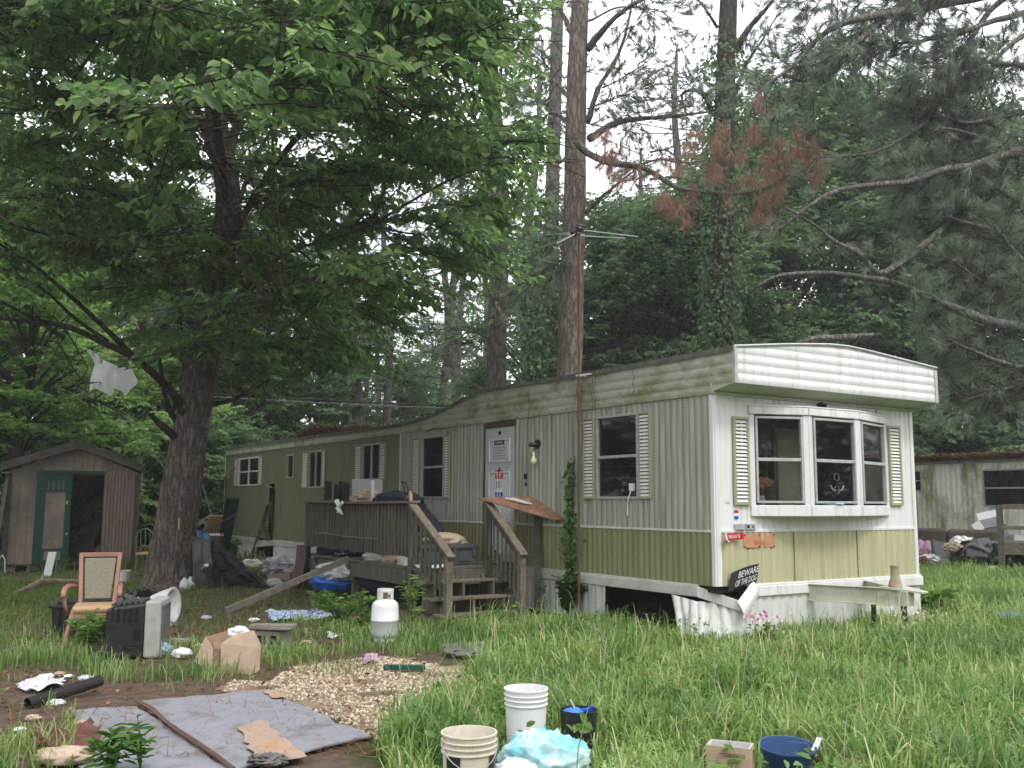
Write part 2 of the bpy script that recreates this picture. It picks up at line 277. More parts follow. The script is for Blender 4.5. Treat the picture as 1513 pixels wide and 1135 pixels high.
sd=np.array([math.sin(SUN_AZ)*math.cos(SUN_EL),math.cos(SUN_AZ)*math.cos(SUN_EL),math.sin(SUN_EL)]);so.rotation_euler=Vector(sd).to_track_quat('Z','Y').to_euler()
sc.view_settings.view_transform='Standard';sc.view_settings.look='None';sc.view_settings.exposure=EXPO;sc.view_settings.gamma=1
sc.render.engine='CYCLES';sc.cycles.max_bounces=7;sc.cycles.transparent_max_bounces=12;sc.cycles.diffuse_bounces=4
# ---------------------------------------------------------------- ground
def inpoly(x,y,poly):
    x=np.asarray(x);y=np.asarray(y);r=np.zeros(x.shape,bool);n=len(poly)
    for i in range(n):
        x0,y0=poly[i][:2];x1,y1=poly[(i+1)%n][:2]
        c=((y0>y)!=(y1>y))&(x<(x1-x0)*(y-y0)/((y1-y0) or 1e-9)+x0);r^=c
    return r
def gp(pts): return [tuple(G(*q)[:2]) for q in pts]
GRAV=gp([(395,1008),(430,985),(500,975),(560,968),(640,980),(715,992),(690,1012),(620,1025),(590,1050),(565,1095),(530,1080),(480,1055),(400,1030),(330,1022),(340,1005)])
def hgt(x,y):
    d=np.hypot(x,y-8);r=(.035*np.sin(x*1.3+.6*y)+.03*np.sin(y*1.9-x*.7+2)+.02*np.sin(3.1*x+1.7*y))*np.clip((d-1)/6,0,1)*.5
    far=np.clip((d-45)/60,0,1);return r*.6+far*1.2*(1+np.sin(x*.05+y*.03))-.012
def grid_axis(a,b,fine0,fine1,st,big):
    v=list(np.arange(fine0,fine1+st/2,st));q=fine0
    lo=[];s_=st
    while q>a: s_*=1.35;q-=s_;lo.append(q)
    q=fine1;hi=[];s_=st
    while q<b: s_*=1.35;q+=s_;hi.append(q)
    return np.array(lo[::-1]+v+hi)
gx=grid_axis(-400,400,-14,16,.22,0);gy=grid_axis(-60,600,2,32,.22,0)
X,Y=np.meshgrid(gx,gy,indexing='ij');V=np.stack([X,Y,hgt(X,Y)],-1).reshape(-1,3);m_=len(gy)
ii,jj=np.meshgrid(np.arange(len(gx)-1),np.arange(m_-1),indexing='ij');b_=(ii*m_+jj).ravel();F=np.stack([b_,b_+m_,b_+m_+1,b_+1],1)
m,nt,b=nodes('soil and turf');cc=coords(nt)
n1=nz(nt,cc,.55,7,.65);n2=nz(nt,cc,9,8,.75);n3=nz(nt,cc,45,4,.7)
soil=ramp(nt,n2,[(.3,(.055,.042,.034)),(.5,(.105,.08,.062)),(.72,(.17,.125,.095))]);green=ramp(nt,n3,[(.3,(.03,.045,.015)),(.7,(.06,.085,.025))])
sx=nt.nodes.new('ShaderNodeSeparateXYZ');nt.links.new(cc,sx.inputs[0]);mr=N(nt,'ShaderNodeMapRange');mr.inputs[1].default_value=-2.;mr.inputs[2].default_value=1.5;mr.inputs[3].default_value=-.12;mr.inputs[4].default_value=.45;nt.links.new(sx.outputs[0],mr.inputs[0])
ad=N(nt,'ShaderNodeMath',operation='ADD');nt.links.new(n1,ad.inputs[0]);nt.links.new(mr.outputs[0],ad.inputs[1]);mk=ramp(nt,ad.outputs[0],[(.47,(0,0,0)),(.58,(1,1,1))])
nt.links.new(mixc(nt,mk,soil,green),b.inputs['Base Color']);b.inputs['Roughness'].default_value=.97;b.inputs['Specular IOR Level'].default_value=.1;bump(nt,b,n2,.8,.03)
g=npmesh('ground',V,F,m,smooth=True);struct(g)
# gravel patch: a thin bed following the ground plus loose chips
def bed(name,poly,mt,lift,st=.07,jag=.06):
    P=np.array(poly);x0,y0=P.min(0);x1,y1=P.max(0);xs=np.arange(x0,x1,st);ys=np.arange(y0,y1,st);mb=MB();V=[];idx={}
    f=[]
    for i in range(len(xs)):
        for j in range(len(ys)):
            x,y=xs[i]+jag*mn.noise(Vector((xs[i]*4,ys[j]*4,0))),ys[j]+jag*mn.noise(Vector((xs[i]*4,ys[j]*4,7)))
            V.append((x,y,float(hgt(x,y))+lift))
    n=len(ys);xx,yy=np.meshgrid(xs,ys,indexing='ij');wx=xx+.12*np.sin(yy*9)+.08*np.sin(xx*17);ok=inpoly(wx,yy+.06*np.sin(xx*13),poly)
    for i in range(len(xs)-1):
        for j in range(n-1):
            if ok[i,j]: f.append((i*n+j,(i+1)*n+j,(i+1)*n+j+1,i*n+j+1))
    mb.add(V,f);return mb.build(name,mt,recalc=False)
struct(bed('gravel_patch',GRAV,mat('gravel bed',(.36,.28,.19),(.16,.12,.085),38,.95,.8,dirt=(.10,.078,.06),dscale=1.6,dlim=(.42,.6)),.006))
def scatter(poly_or_box,n,poly=None):
    P=np.array(poly_or_box);lo=P.min(0);hi=P.max(0);x=rng.uniform(lo[0],hi[0],n);y=rng.uniform(lo[1],hi[1],n)
    if poly is not False: k=inpoly(x,y,poly_or_box);x,y=x[k],y[k]
    return x,y
def chips(name,x,y,size,mt,flatness=.5,lift=0):
    n=len(x);oct_=np.array([[1,0,0],[0,1,0],[-1,0,0],[0,-1,0],[0,0,1],[0,0,-.3]]);F0=np.array([[0,1,4],[1,2,4],[2,3,4],[3,0,4],[1,0,5],[2,1,5],[3,2,5],[0,3,5]])
    s=(.3+1.1*rng.random(n)**2.2)[:,None,None]*size;V=oct_[None]*s*rng.uniform(.6,1.2,(n,6,1));a=rng.uniform(0,6.3,n);ca,sa=np.cos(a)[:,None],np.sin(a)[:,None]
    vx=V[...,0]*ca-V[...,1]*sa*.6;vy=V[...,0]*sa+V[...,1]*ca*.6;vz=V[...,2]*flatness
    P=np.stack([vx+x[:,None],vy+y[:,None],vz+hgt(x,y)[:,None]+lift],-1).reshape(-1,3);F=(F0[None]+np.arange(n)[:,None,None]*6).reshape(-1,3)
    return npmesh(name,P,F,mt)
x,y=scatter(GRAV,19000);kg=np.sin(x*5.1+1.3*np.sin(y*4))*np.sin(y*6.3+x)<.35+.5*rng.random(len(x));x,y=x[kg],y[kg];stuff(chips('gravel',x,y,.026,M['gravel'],.6,.004),'loose tan gravel chips in the bare patch beside the grey boards','gravel')
# ---------------------------------------------------------------- wall and window builders
def corr(mb,F,a0,a1,b0,b1,pitch=.112,amp=.019,holes=(),bl=(),n=8):
    A=list(np.arange(a0,a1,pitch/n))+[a1];
    for h in holes:A+=[h[0],h[1]]
    A=sorted(set(np.round([q for q in A if a0<=q<=a1],4)));B=sorted(set([b0,b1]+[q for h in holes for q in h[2:] if b0<q<b1]+list(bl)))
    B=sorted(set(B+[round(b0+.13*k,4) for k in range(1,int((b1-b0)/.13))])) if n>6 else B
    V=[F(a,b,amp*abs(math.sin(math.pi*a/pitch))+.007*mn.noise(Vector((a*1.7,b*1.9,3)))+.004*mn.noise(Vector((a*5,b*4,8)))) for a in A for b in B];m=len(B);f=[]
    for i in range(len(A)-1):
        for j in range(m-1):
            ca,cb=(A[i]+A[i+1])/2,(B[j]+B[j+1])/2
            if any(h[0]<ca<h[1] and h[2]<cb<h[3] for h in holes):continue
            f.append((i*m+j,(i+1)*m+j,(i+1)*m+j+1,i*m+j+1))
    mb.add(V,f)
SHB=flat('shutter backing',(.07,.075,.045))
def shutter(F,par,a0,a1,b0,b1,fw=.035):
    m_=MB()
    for q in ((a0,a0+fw,b0,b1),(a1-fw,a1,b0,b1),(a0+fw,a1-fw,b0,b0+fw),(a0+fw,a1-fw,b1-fw,b1)): m_.box(F,*q,.012,.045)
    s=m_.build('shutter',M['olive'],par,bevel=.004);l=MB();n=max(6,int((b1-b0-2*fw)/.046));h=(b1-b0-2*fw)/n
    bk=MB();bk.box(F,a0+fw,a1-fw,b0+fw,b1-fw,.010,.012);bk.build('shutter_back',SHB,s)
    for i in range(n):
        z=b0+fw+i*h;A,B=a0+fw+.002,a1-fw-.002
        l.hexa([F(A,z,.036),F(B,z,.036),F(B,z+.005,.042),F(A,z+.005,.042),F(A,z+h*.70,.020),F(B,z+h*.70,.020),F(B,z+h*.76,.024),F(A,z+h*.76,.024)])
    l.build('louvers',M['louver'],s);return s
def window(F,par,a0,a1,b0,b1,rail=True,mull=False,sh=(),fm='alu',glass='glass',fw=.035,nest=None):
    m_=MB()
    for q in ((a0,a0+fw,b0,b1),(a1-fw,a1,b0,b1),(a0+fw,a1-fw,b0,b0+fw),(a0+fw,a1-fw,b1-fw,b1)): m_.box(F,*q,-.03,.035)
    zm=(b0+b1)/2
    if rail:m_.box(F,a0+fw,a1-fw,zm-.02,zm+.02,-.02,.03)
    if mull:
        am=(a0+a1)/2
        for q in ((b0+fw,zm-.02),(zm+.02,b1-fw)) if rail else ((b0+fw,b1-fw),): m_.box(F,am-.017,am+.017,*q,-.02,.028)
    w_=m_.build('window_frame',M[fm],par,bevel=.003);g_=MB();g_.box(F,a0+fw-.005,a1-fw+.005,b0+fw-.005,b1-fw+.005,-.012,-.008);g_.build('pane',M[glass],w_)
    for s in sh:shutter(F,par,s[0],s[1],b0-.0,b1-.0)
    return w_
# ---------------------------------------------------------------- the mobile home
home=thing('mobile_home','long weathered white and lime green mobile home with bay window and raised front roof','mobile home',C)
WINS=[(1.40,2.32,1.67,2.84),(6.82,7.72,1.68,2.84),(9.55,10.46,2.06,2.83),(12.72,13.58,1.93,2.81),(14.62,15.10,2.19,2.79),(17.30,19.16,2.04,2.83)]
DOOR=(4.45,5.43,.64,2.95);TEAR=(16.02,16.36,.62,2.06)
hl=WINS+[DOOR,TEAR]
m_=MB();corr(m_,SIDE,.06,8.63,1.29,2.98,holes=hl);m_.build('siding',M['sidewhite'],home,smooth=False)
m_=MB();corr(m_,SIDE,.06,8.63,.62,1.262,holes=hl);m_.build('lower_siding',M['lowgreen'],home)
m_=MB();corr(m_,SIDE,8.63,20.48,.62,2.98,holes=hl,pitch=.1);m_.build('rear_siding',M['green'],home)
m_=MB();m_.box(SIDE,.06,4.45,1.262,1.29,-.01,.026).box(SIDE,5.43,8.63,1.262,1.29,-.01,.026).box(SIDE,8.60,8.66,1.29,2.98,-.004,.020);m_.build('belt_trim',M['white'],home,bevel=.004)
for q in ((SIDE,-.005,.06,.62,2.98,-.06,.022),(END,.0,.075,.62,3.0,-.06,.021),(END,3.90,3.975,.62,3.0,-.06,.021),(SIDE,20.46,20.53,.62,2.98,-.05,.022)): MB().box(*q).build('corner_trim',M['endwhite'],home,bevel=.006)
BAY=(.57,3.36,1.50,2.80)
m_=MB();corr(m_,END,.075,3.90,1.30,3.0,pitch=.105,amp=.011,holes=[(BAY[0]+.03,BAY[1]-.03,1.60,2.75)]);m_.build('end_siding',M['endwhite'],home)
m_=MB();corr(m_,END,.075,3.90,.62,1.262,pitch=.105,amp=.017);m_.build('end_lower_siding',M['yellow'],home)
m_=MB();m_.box(END,.075,3.90,1.262,1.30,-.01,.022);m_.build('end_belt_trim',M['endwhite'],home,bevel=.004)
m_=MB()
for u in (.16,1.37,2.63): m_.box(END,u,u+.006,.62,1.26,.005,.016)
for u in (3.16,): m_.box(END,u,u+.008,2.82,2.99,.002,.012)
m_.build('panel_seam',flat('dark panel seam',(.2,.19,.1)),home)  # thin dark strips mark the joints between panels
BACK=Fr(C+E*3.97,S,K,E);REAR=Fr(C+S*20.5,E,K,S)
BW=[(.55,1.45,1.65,2.65),(1.75,2.6,1.65,2.65),(2.75,3.7,1.6,2.7),(6,6.8,1.7,2.7),(17.6,18.6,2.0,2.75)]
m_=MB();corr(m_,BACK,0,20.5,.62,2.98,holes=BW,n=4);m_.build('back_siding',M['green'],home)
for q in BW:window(BACK,home,*q,glass='bayglass')
m_=MB();corr(m_,REAR,0,3.97,.62,2.98,n=4);m_.build('rear_end_siding',M['green'],home)
m_=MB();m_.box(TF,.02,20.48,-3.95,-.02,.54,.60);m_.build('floor_frame',M['dark'],home)
m_=MB();m_.box(TF,.05,20.45,-3.92,-.05,2.955,2.975)
for s0 in (4.0,8.9,15.7): m_.box(TF,s0,s0+.06,-3.92,-.05,.62,2.95)
m_.box(TF,.05,4,-3.92,-.05,.602,.612);m_.build('interior_lining',M['panel'],home)
def topz(s): return float(np.interp(s,[-.5,1.3,4.5,5.2,5.6,5.9,6.4,6.95,7.3,7.7,8.3,9.5,12,21],[3.5,3.495,3.515,3.53,3.515,3.48,3.39,3.29,3.24,3.195,3.16,3.145,3.16,3.21]))
def fas(mb,s0,s1,z0,F=SIDE,c0=.0,step=.12,rows=8,pitch=.118,amp=.011,top=topz,over=0):
    n=int((s1-s0)/step)+1;ss=np.linspace(s0,s1,n);zs=np.arange(z0,3.8,pitch/rows);V=[];m=len(zs)
    for s in ss:
        t=top(s)
        for z in zs:
            zz=min(z,t);V.append(F(s,zz,c0+amp*abs(math.sin(math.pi*(zz-3.06)/pitch))))
    f=[]
    for i in range(n-1):
        for j in range(m-1):
            if zs[j]>=top(ss[i]) and zs[j]>=top(ss[i+1]):continue
            f.append((i*m+j,(i+1)*m+j,(i+1)*m+j+1,i*m+j+1))
    mb.add(V,f)
m_=MB();fas(m_,-.385,0,3.065,c0=.028);fas(m_,0,8.63,2.975,c0=.028);fas(m_,8.63,20.5,2.975,c0=.022)
m_.box(SIDE,0,20.5,2.962,2.985,-.01,.036);m_.build('side_fascia',M['fascia'],home)
def ftop(u): return float(np.interp(u,[-.05,.9,1.7,2.1,2.5,4.05],[3.49,3.60,3.675,3.685,3.665,3.55]))
m_=MB();fas(m_,-.03,4.02,3.065,F=Fr(C-S*.385,E,K,-S),top=ftop,pitch=.118);m_.build('front_fascia',M['endwhite'],home)
m_=MB();m_.box(SIDE,-.42,-.375,3.06,3.5,.02,.045).box(Fr(C-S*.385,E,K,-S),-.04,.02,3.06,3.5,.0,.022).box(Fr(C-S*.385,E,K,-S),3.98,4.04,3.06,3.53,-.02,.022).box(SIDE,-.03,.0,2.97,3.10,.02,.05)
A=[(-.385+.0,ftop(u),u) for u in np.linspace(-.04,4.04,24)]
m_.tube([C-S*.40+E*u+K*(z+.012) for _,z,u in A],.018,6);m_.build('fascia_trim',M['alu'],home)
m_=MB();m_.grid(lambda p,q:TF(-.385+p*.385,.028-4.05*q,3.066-.075*p),8,8);m_.prism(Fr(C-E*.022,S,K,-E),[(-.385,3.068),(-.385,3.063),(.0,2.985),(.0,3.068)],0,.006);m_.box(TF,-.04,-.0,-4.0,.02,2.955,2.992);m_.build('soffit',M['soffit'],home)
# far side fascia and the bowed roof
m_=MB();fas(m_,-.385,20.5,2.975,F=BACK,c0=.03,step=.6,rows=2);m_.build('back_fascia',M['fascia'],home)
def rz(s,v): return topz(s)+(.19 if s<5 else max(.1,.19-(s-5)*.03))*float(np.interp(v,[0,.23,.43,.53,.63,1],[0,.58,.95,1,.9,.28]))
m_=MB();m_.grid(lambda p,q:TF(-.40+p*20.92,.035-4.06*q,rz(-.4+p*20.92,q)+.012+.006*mn.noise(Vector((p*60,q*8,0)))),150,16);m_.build('roof',M['roof'],home,smooth=True)
m_=MB();ss=np.linspace(-.40,20.52,160)
for a,b in zip(ss[:-1],ss[1:]):
    j=.004*mn.noise(Vector((a*3,0,0)));ta,tb=topz(a),topz(b)
    m_.hexa([TF(a,.028,ta-.055+j),TF(b,.028,tb-.055+j),TF(b,.052,tb-.055+j),TF(a,.052,ta-.055+j),TF(a,.028,ta+.014),TF(b,.028,tb+.014),TF(b,.05,tb+.014),TF(a,.05,ta+.014)])
m_.build('roof_edge',M['roofedge'],home)
m_=MB();m_.grid(lambda p,q:TF(20.5,.03-4.0*p,2.97+q*(rz(20.5,p)-2.97)),10,2);m_.build('rear_fascia',M['fascia'],home)
# base band and skirting
m_=MB();m_.box(SIDE,.30,15.9,.475,.60,-.01,.045).box(SIDE,.30,15.9,.60,.625,-.01,.03).box(SIDE,17.4,20.5,.475,.62,-.01,.045)
m_.hexa([SIDE(15.9,.475,0),SIDE(17.4,.36,.02),SIDE(17.4,.36,.06),SIDE(15.9,.475,.045),SIDE(15.9,.62,0),SIDE(17.4,.55,.02),SIDE(17.4,.55,.05),SIDE(15.9,.62,.045)])
m_.build('base_band',mat('grimy band',(.60,.60,.57),(.46,.46,.43),4,.5,.06,dirt=(.25,.25,.18),dlim=(.5,.8)),home,bevel=.006)
m_=MB();m_.box(END,.62,4.02,.478,.60,-.01,.048).box(END,.5,4.0,.60,.63,-.01,.03);m_.build('end_base_band',M['endwhite'],home,bevel=.008)
m_=MB();corr(m_,SIDE.at(0,0,.0),2.14,15.9,-.05,.478,pitch=.16,amp=.022,n=6,bl=(.2,));corr(m_,SIDE,17.3,20.5,-.05,.478,pitch=.16,amp=.022,n=6)
corr(m_,END,.55,4.0,-.05,.478,pitch=.16,amp=.02,n=6,bl=(.2,));corr(m_,BACK,0,20.5,-.05,.55,pitch=.16,n=4);corr(m_,REAR,0,3.97,-.05,.55,pitch=.16,n=4)
m_.build('skirting',M['skirt'],home)
# buckled skirting at the front corner, each strip leaning its own way
def strip(P0,P1,Q0,Q1,nrib,amp=.035):
    m=MB();P0,P1,Q0,Q1=[np.array(q) for q in (P0,P1,Q0,Q1)];nn=np.cross(P1-P0,Q0-P0);nn=nrm(nn);nn=nn if nn[1]<0 else -nn
    def f(p,q):
        w=.05*q*math.sin(p*9+q*2);return (P0*(1-p)+P1*p)*(1-q)+(Q0*(1-p)+Q1*p)*q+nn*(amp*abs(math.sin(math.pi*p*nrib))+w*q)
    m.grid(f,nrib*6,6);return m
strip(SIDE(.78,.47,.03),SIDE(.28,.42,.05),SIDE(.42,-.05,.20),SIDE(.12,-.05,.22),3).build('loose_skirting_strip',M['skirt'],home)
strip(SIDE(.30,.42,.05),END(.30,.38,.10),SIDE(.14,-.05,.18),END(.22,-.05,.20),4).build('loose_skirting_strip',M['skirt'],home)
strip(END(.28,.40,.10),END(.56,.45,.03),END(.20,-.05,.14),END(.55,-.05,.02),3).build('loose_skirting_strip',M['skirt'],home)
m_=MB();m_.hexa([SIDE(.30,.475,.05),END(.22,.33,.16),END(.22,.33,.12),SIDE(.30,.475,0),SIDE(.30,.60,.05),END(.22,.46,.16),END(.22,.46,.12),SIDE(.30,.60,0)])
m_.build('buckled_band',M['skirt'],home,bevel=.006)
m_=MB();a,b=END(.20,.36,.19),END(.56,.60,.10);m_.grid(lambda p,q:a*(1-p)+b*p+np.array([.08*(q-.5),-.07*math.sin(q*3.1),-.20*(q-.45)])*(1-.15*p),6,8);m_.build('peeled_trim',M['endwhite'],home,solid=.006)
# door
m_=MB();s0,s1=4.49,5.40;m_.box(SIDE,s0,s1,.66,2.85,-.03,.004)
d_=m_.build('door',M['door'],home,bevel=.004);m_=MB()
def pan(a0,a1,b0,b1):
    t=.022
    for q in ((a0,a0+t,b0,b1),(a1-t,a1,b0,b1),(a0+t,a1-t,b0,b0+t),(a0+t,a1-t,b1-t,b1)):m_.box(SIDE,*q,.002,.022)
    m_.box(SIDE,a0+.06,a1-.06,b0+.05,b1-.05,.001,.010)
pan(4.62,5.27,2.28,2.66)
for a in (4.62,4.975): pan(a,a+.295,1.30,2.12);pan(a,a+.295,.78,1.2)
m_.build('door_moulding',mat('door moulding paint',(.66,.70,.71),(.58,.62,.63),4,.4,.03),d_,bevel=.006)
m_=MB();m_.tube([SIDE(5.33,1.63,.0),SIDE(5.33,1.63,.05)],.012,8);m_.blob(SIDE(5.33,1.63,.07),(.03,.03,.03),amp=0,n=8);m_.build('handle',M['alu'],d_,smooth=True)
m_=MB();m_.tube([SIDE(4.93,2.76,.004),SIDE(4.93,2.76,.02)],.032,14);m_.tube([SIDE(4.93,2.17,.004),SIDE(4.93,2.17,.02)],.02,3);m_.build('peephole',M['dark'],d_)
m_=MB();m_.box(SIDE,4.43,5.45,2.852,2.955,-.02,.012).box(SIDE,5.41,5.43,.64,2.85,-.03,.010).box(SIDE,4.45,4.47,.64,2.85,-.03,.010);m_.build('door_frame',mat('rotten door header',(.14,.08,.06),(.05,.035,.03),9,.9,.4),home)
SD=Fr(C,-S,K,-E)   # reads left to right when you face the long side
def sfr(s,z,c): return SD.at(-s,z,c)
nf=thing('door_notice','small shield notice with red top, NO and dark blue foot taped on the white door','notice',SIDE(4.94,1.66,.02))
F_=sfr(4.94,1.9,.014);m_=MB();m_.prism(F_,[(-.115,-.12),(.115,-.12),(.115,.10),(-.115,.10)],0,.003);m_.build('sheet',M['signw'],nf)
m_=MB();m_.prism(F_,[(-.115,.102),(.115,.102),(.115,.25),(.07,.235),(0,.262),(-.07,.235),(-.115,.25)],0,.004);m_.build('top_band',M['redl'],nf)
m_=MB();m_.prism(F_,[(-.115,-.12),(-.10,-.26),(0,-.285),(.10,-.26),(.115,-.12)],0,.004);m_.build('foot_band',M['bluel'],nf)
text_geo('NO',F_.at(0,-.05,0),.12,.006,.16).build('lettering',M['signk'],nf);text_geo('NOTICE',F_.at(0,.15,0),.035,.0065,.18).build('lettering',M['signw'],nf);text_geo('SOLICITING',F_.at(0,-.19,0),.03,.0065,.18).build('lettering',M['signw'],nf)
nf=thing('door_notice','printed white warning slip with a black heading on the upper door panel','notice',SIDE(4.94,2.3,.02))
F_=sfr(4.94,2.47,.014);m_=MB();m_.prism(F_,[(-.22,-.17),(.22,-.17),(.22,.11),(-.22,.11)],0,.003);m_.build('sheet',mat('faded paper',(.50,.53,.53),(.44,.47,.47),9,.8,.05),nf)
m_=MB();m_.prism(F_,[(-.155,.095),(.155,.095),(.155,.175),(-.155,.175)],0,.006);m_.build('heading',M['signk'],nf);text_geo('WARNING',F_.at(0,.112,0),.045,.008,.26).build('lettering',M['signw'],nf)
m_=MB()
for i in range(5):m_.box(F_,-.19,.19-.04*(i%3),.04-i*.045,.052-i*.045,.003,.0045)
m_.build('small_print',flat('grey ink',(.22,.24,.25)),nf)
# windows
fm=window(SIDE,home,*WINS[0],sh=[(1.14,1.39),(2.35,2.62)]);window(SIDE,home,*WINS[1],sh=[(6.60,6.81),(7.76,8.06)])
window(SIDE,home,*WINS[2],rail=False,mull=True,sh=[(9.28,9.54),(10.47,10.80)]);window(SIDE,home,*WINS[3],rail=False,mull=True,sh=[(12.5,12.71),(13.60,13.98)])
window(SIDE,home,*WINS[4],rail=False);window(SIDE,home,*WINS[5],mull=True,sh=[(16.98,17.28),(19.18,19.52)],fm='endwhite')
shutter(END,home,.30,.57,1.60,2.70);shutter(END,home,3.38,3.65,1.60,2.73)
# bay window
B0=END(.60,0,0);a1_=END(1.37,0,.29);a2_=END(2.36,0,.29);B1=END(3.34,0,0)
bay=MB();K3=K
def pl(p,q,z0,z1,t0,t1,mb):
    p,q=np.array(p),np.array(q);n=nrm(np.array([(q-p)[1],-(q-p)[0],0]));mb.hexa([p+n*t0+K*z0,q+n*t0+K*z0,q+n*t1+K*z0,p+n*t1+K*z0,p+n*t0+K*z1,q+n*t0+K*z1,q+n*t1+K*z1,p+n*t1+K*z1])
segs=[(B0,a1_),(a1_,a2_),(a2_,B1)]
for p,q in segs:
    pl(p,q,1.46,1.60,-.05,.035,bay);pl(p,q,2.745,2.84,-.05,.04,bay);d=nrm(q-p);L_=np.linalg.norm(q-p)
    for t in (.0,L_-.075):pl(p+d*t,p+d*(t+.075),1.60,2.745,-.05,.02,bay)
bf=bay.build('bay_frame',M['endwhite'],home,bevel=.008)
m_=MB();m_.prism(WORLD,[tuple(q[:2]) for q in (END(.57,0,-.02),END(.57,0,.03),END(1.36,0,.335),END(2.37,0,.335),END(3.37,0,.03),END(3.37,0,-.02))],2.842,2.862);m_.build('bay_cap',M['endwhite'],bf,bevel=.006)
m_=MB();m_.prism(WORLD,[tuple(q[:2]) for q in (END(.60,0,-.02),END(.61,0,.02),END(1.38,0,.30),END(2.35,0,.30),END(3.33,0,.02),END(3.33,0,-.02))],1.475,1.50);m_.prism(WORLD,[tuple(q[:2]) for q in (END(.60,0,-.35),END(.61,0,.0),END(1.38,0,.26),END(2.35,0,.26),END(3.33,0,.0),END(3.33,0,-.35))],1.585,1.597);m_.build('bay_sill',M['white'],bf)
for p,q in segs:
    d=nrm(q-p);L_=np.linalg.norm(q-p);n=nrm(np.array([d[1],-d[0],0]));F_=Fr(p,d,K,n)
    window(F_,bf,.085,L_-.085,1.625,2.72,fw=.028,glass='bayglass')
# small fittings on the walls
m_=MB();m_.tube([SIDE(3.80,2.52,.01),SIDE(3.80,2.52,.04)],.075,14);m_.tube([SIDE(3.80,2.52,.04),SIDE(3.81,2.51,.09)],.03,10);m_.tube([SIDE(3.81,2.51,.09),SIDE(3.83,2.51,.16)],[.036,.038],10);wl=m_.build('wall_lamp',M['blackp'],home,smooth=False)
m_=MB();m_.lathe(fz(SIDE(3.80,2.20,.10)),[(.0,0),(.04,.01),(.055,.05),(.045,.09),(.022,.12),(.015,.2)],14);m_.tube([SIDE(3.81,2.5,.11),SIDE(3.84,2.42,.13),SIDE(3.80,2.36,.10)],.006,5);m_.build('bulb',mat('amber glass bulb',(.75,.72,.5),(.6,.55,.35),9,.15,.05,spec=.8),wl,smooth=True)
m_=MB();m_.box(SIDE,4.10,4.18,1.99,2.07,.01,.03);m_.tube([SIDE(4.13,1.9,.012),SIDE(4.13,1.9,.03)],.03,8);m_.build('doorbell',M['blackp'],home)
m_=MB();m_.tube([END(1.95,2.93,.01),END(1.95,2.93,.06)],.045,10);m_.tube([END(1.97,2.93,.05),END(1.98,2.92,.10)],.03,8);m_.build('light_socket',M['blackp'],home)
m_=MB();m_.box(END,.30,.46,1.295,1.37,.012,.05).box(END,.48,.65,1.295,1.37,.012,.045);m_.build('outlet_box',M['alu'],home,bevel=.004)
m_=MB();m_.tube([END(.51,1.335,.04),END(.51,1.335,.052)],.02,8);m_.box(END,.585,.60,1.32,1.35,.04,.052);m_.build('socket',M['dark'],home)
st=thing('wall_sticker','tiny red white and blue shield sticker on the white end wall under the left shutter','sticker',END(.34,1.4,.014));F_=END.at(.34,1.48,.010)
m_=MB();m_.prism(F_,[(-.045,-.06),(.045,-.06),(.045,.06),(-.045,.06)],0,.003);m_.build('sheet',M['signw'],st);m_=MB();m_.prism(F_,[(-.04,.02),(.04,.02),(.04,.06),(.02,.05),(0,.065),(-.02,.05),(-.04,.06)],0,.005);m_.build('top_band',M['redl'],st);m_=MB();m_.prism(F_,[(-.04,-.015),(.04,-.015),(.035,-.05),(0,-.06),(-.035,-.05)],0,.005);m_.build('foot_band',flat('bright blue print',(.02,.08,.6)),st)
st=tag(MB().prism(END.at(.2,1.66,.008),[(-.045,-.03),(.045,-.03),(.045,.03),(-.045,.03)],0,.003).build('wall_sticker',M['louver']),'blank white sticker on the end wall beside the left shutter','sticker')
st=thing('private_sign','curled small red sign with white lettering hanging off the front corner','sign',END(.2,1.18,.03));F_=Fr(END(.215,1.215,.03),nrm(E+K*.05),nrm(K-E*.05),-S)
m_=MB();m_.grid(lambda p,q:F_(-.15+.3*p,-.04+.08*q+(.045*(1-p)**4 if q<.5 else 0)*-1,.02+.05*(2*p-1)**2),12,3);m_.build('plate',M['redl'],st,solid=.003);text_geo('PRIVATE',F_.at(.02,-.02,.045),.045,.004,.2).build('lettering',M['signw'],st)
m_=MB();m_.tube([F_(-.15,.05,.07),F_(-.14,-.03,.075),F_(-.10,-.055,.07)],.012,6);m_.build('rim',M['signw'],st)
st=thing('orange_plate','faded orange metal plate screwed on the yellow end panel','plate',END(.73,1.08,.02));F_=END.at(.725,1.16,.014)
m_=MB();m_.grid(lambda p,q:F_(-.275+.55*p,-.085+.17*q,.006+.008*math.sin(p*7)),10,4);m_.build('sheet',M['orange'],st,solid=.004);text_geo('NOTICE',F_.at(0,-.045,.012),.05,.006,.2).build('lettering',flat('faint orange print',(.42,.16,.08)),st)
m_=MB();
for a,b in ((-.26,-.07),(.26,-.07),(-.26,.07),(.26,.07),(0,.07),(0,-.07)):m_.tube([F_(a,b,.012),F_(a,b,.02)],.009,6)
m_.build('screw',M['dark'],st)
st=thing('dog_warning_sign','bent black sign reading BEWARE OF THE DOG wedged on the base trim','sign',END(.4,.6,.05));ua=nrm(E+K*.20);F_=Fr(END(.40,.74,.075),ua,nrm(K*.95+E*.32),-S)
def dg(p,q):return F_(-.25+.5*p,-.11+.23*q-.03*(2*p-1)**2,.03*math.sin(p*3.1)-.02*q)
m_=MB();m_.grid(dg,12,4);m_.build('plate',M['signk'],st,solid=.004)
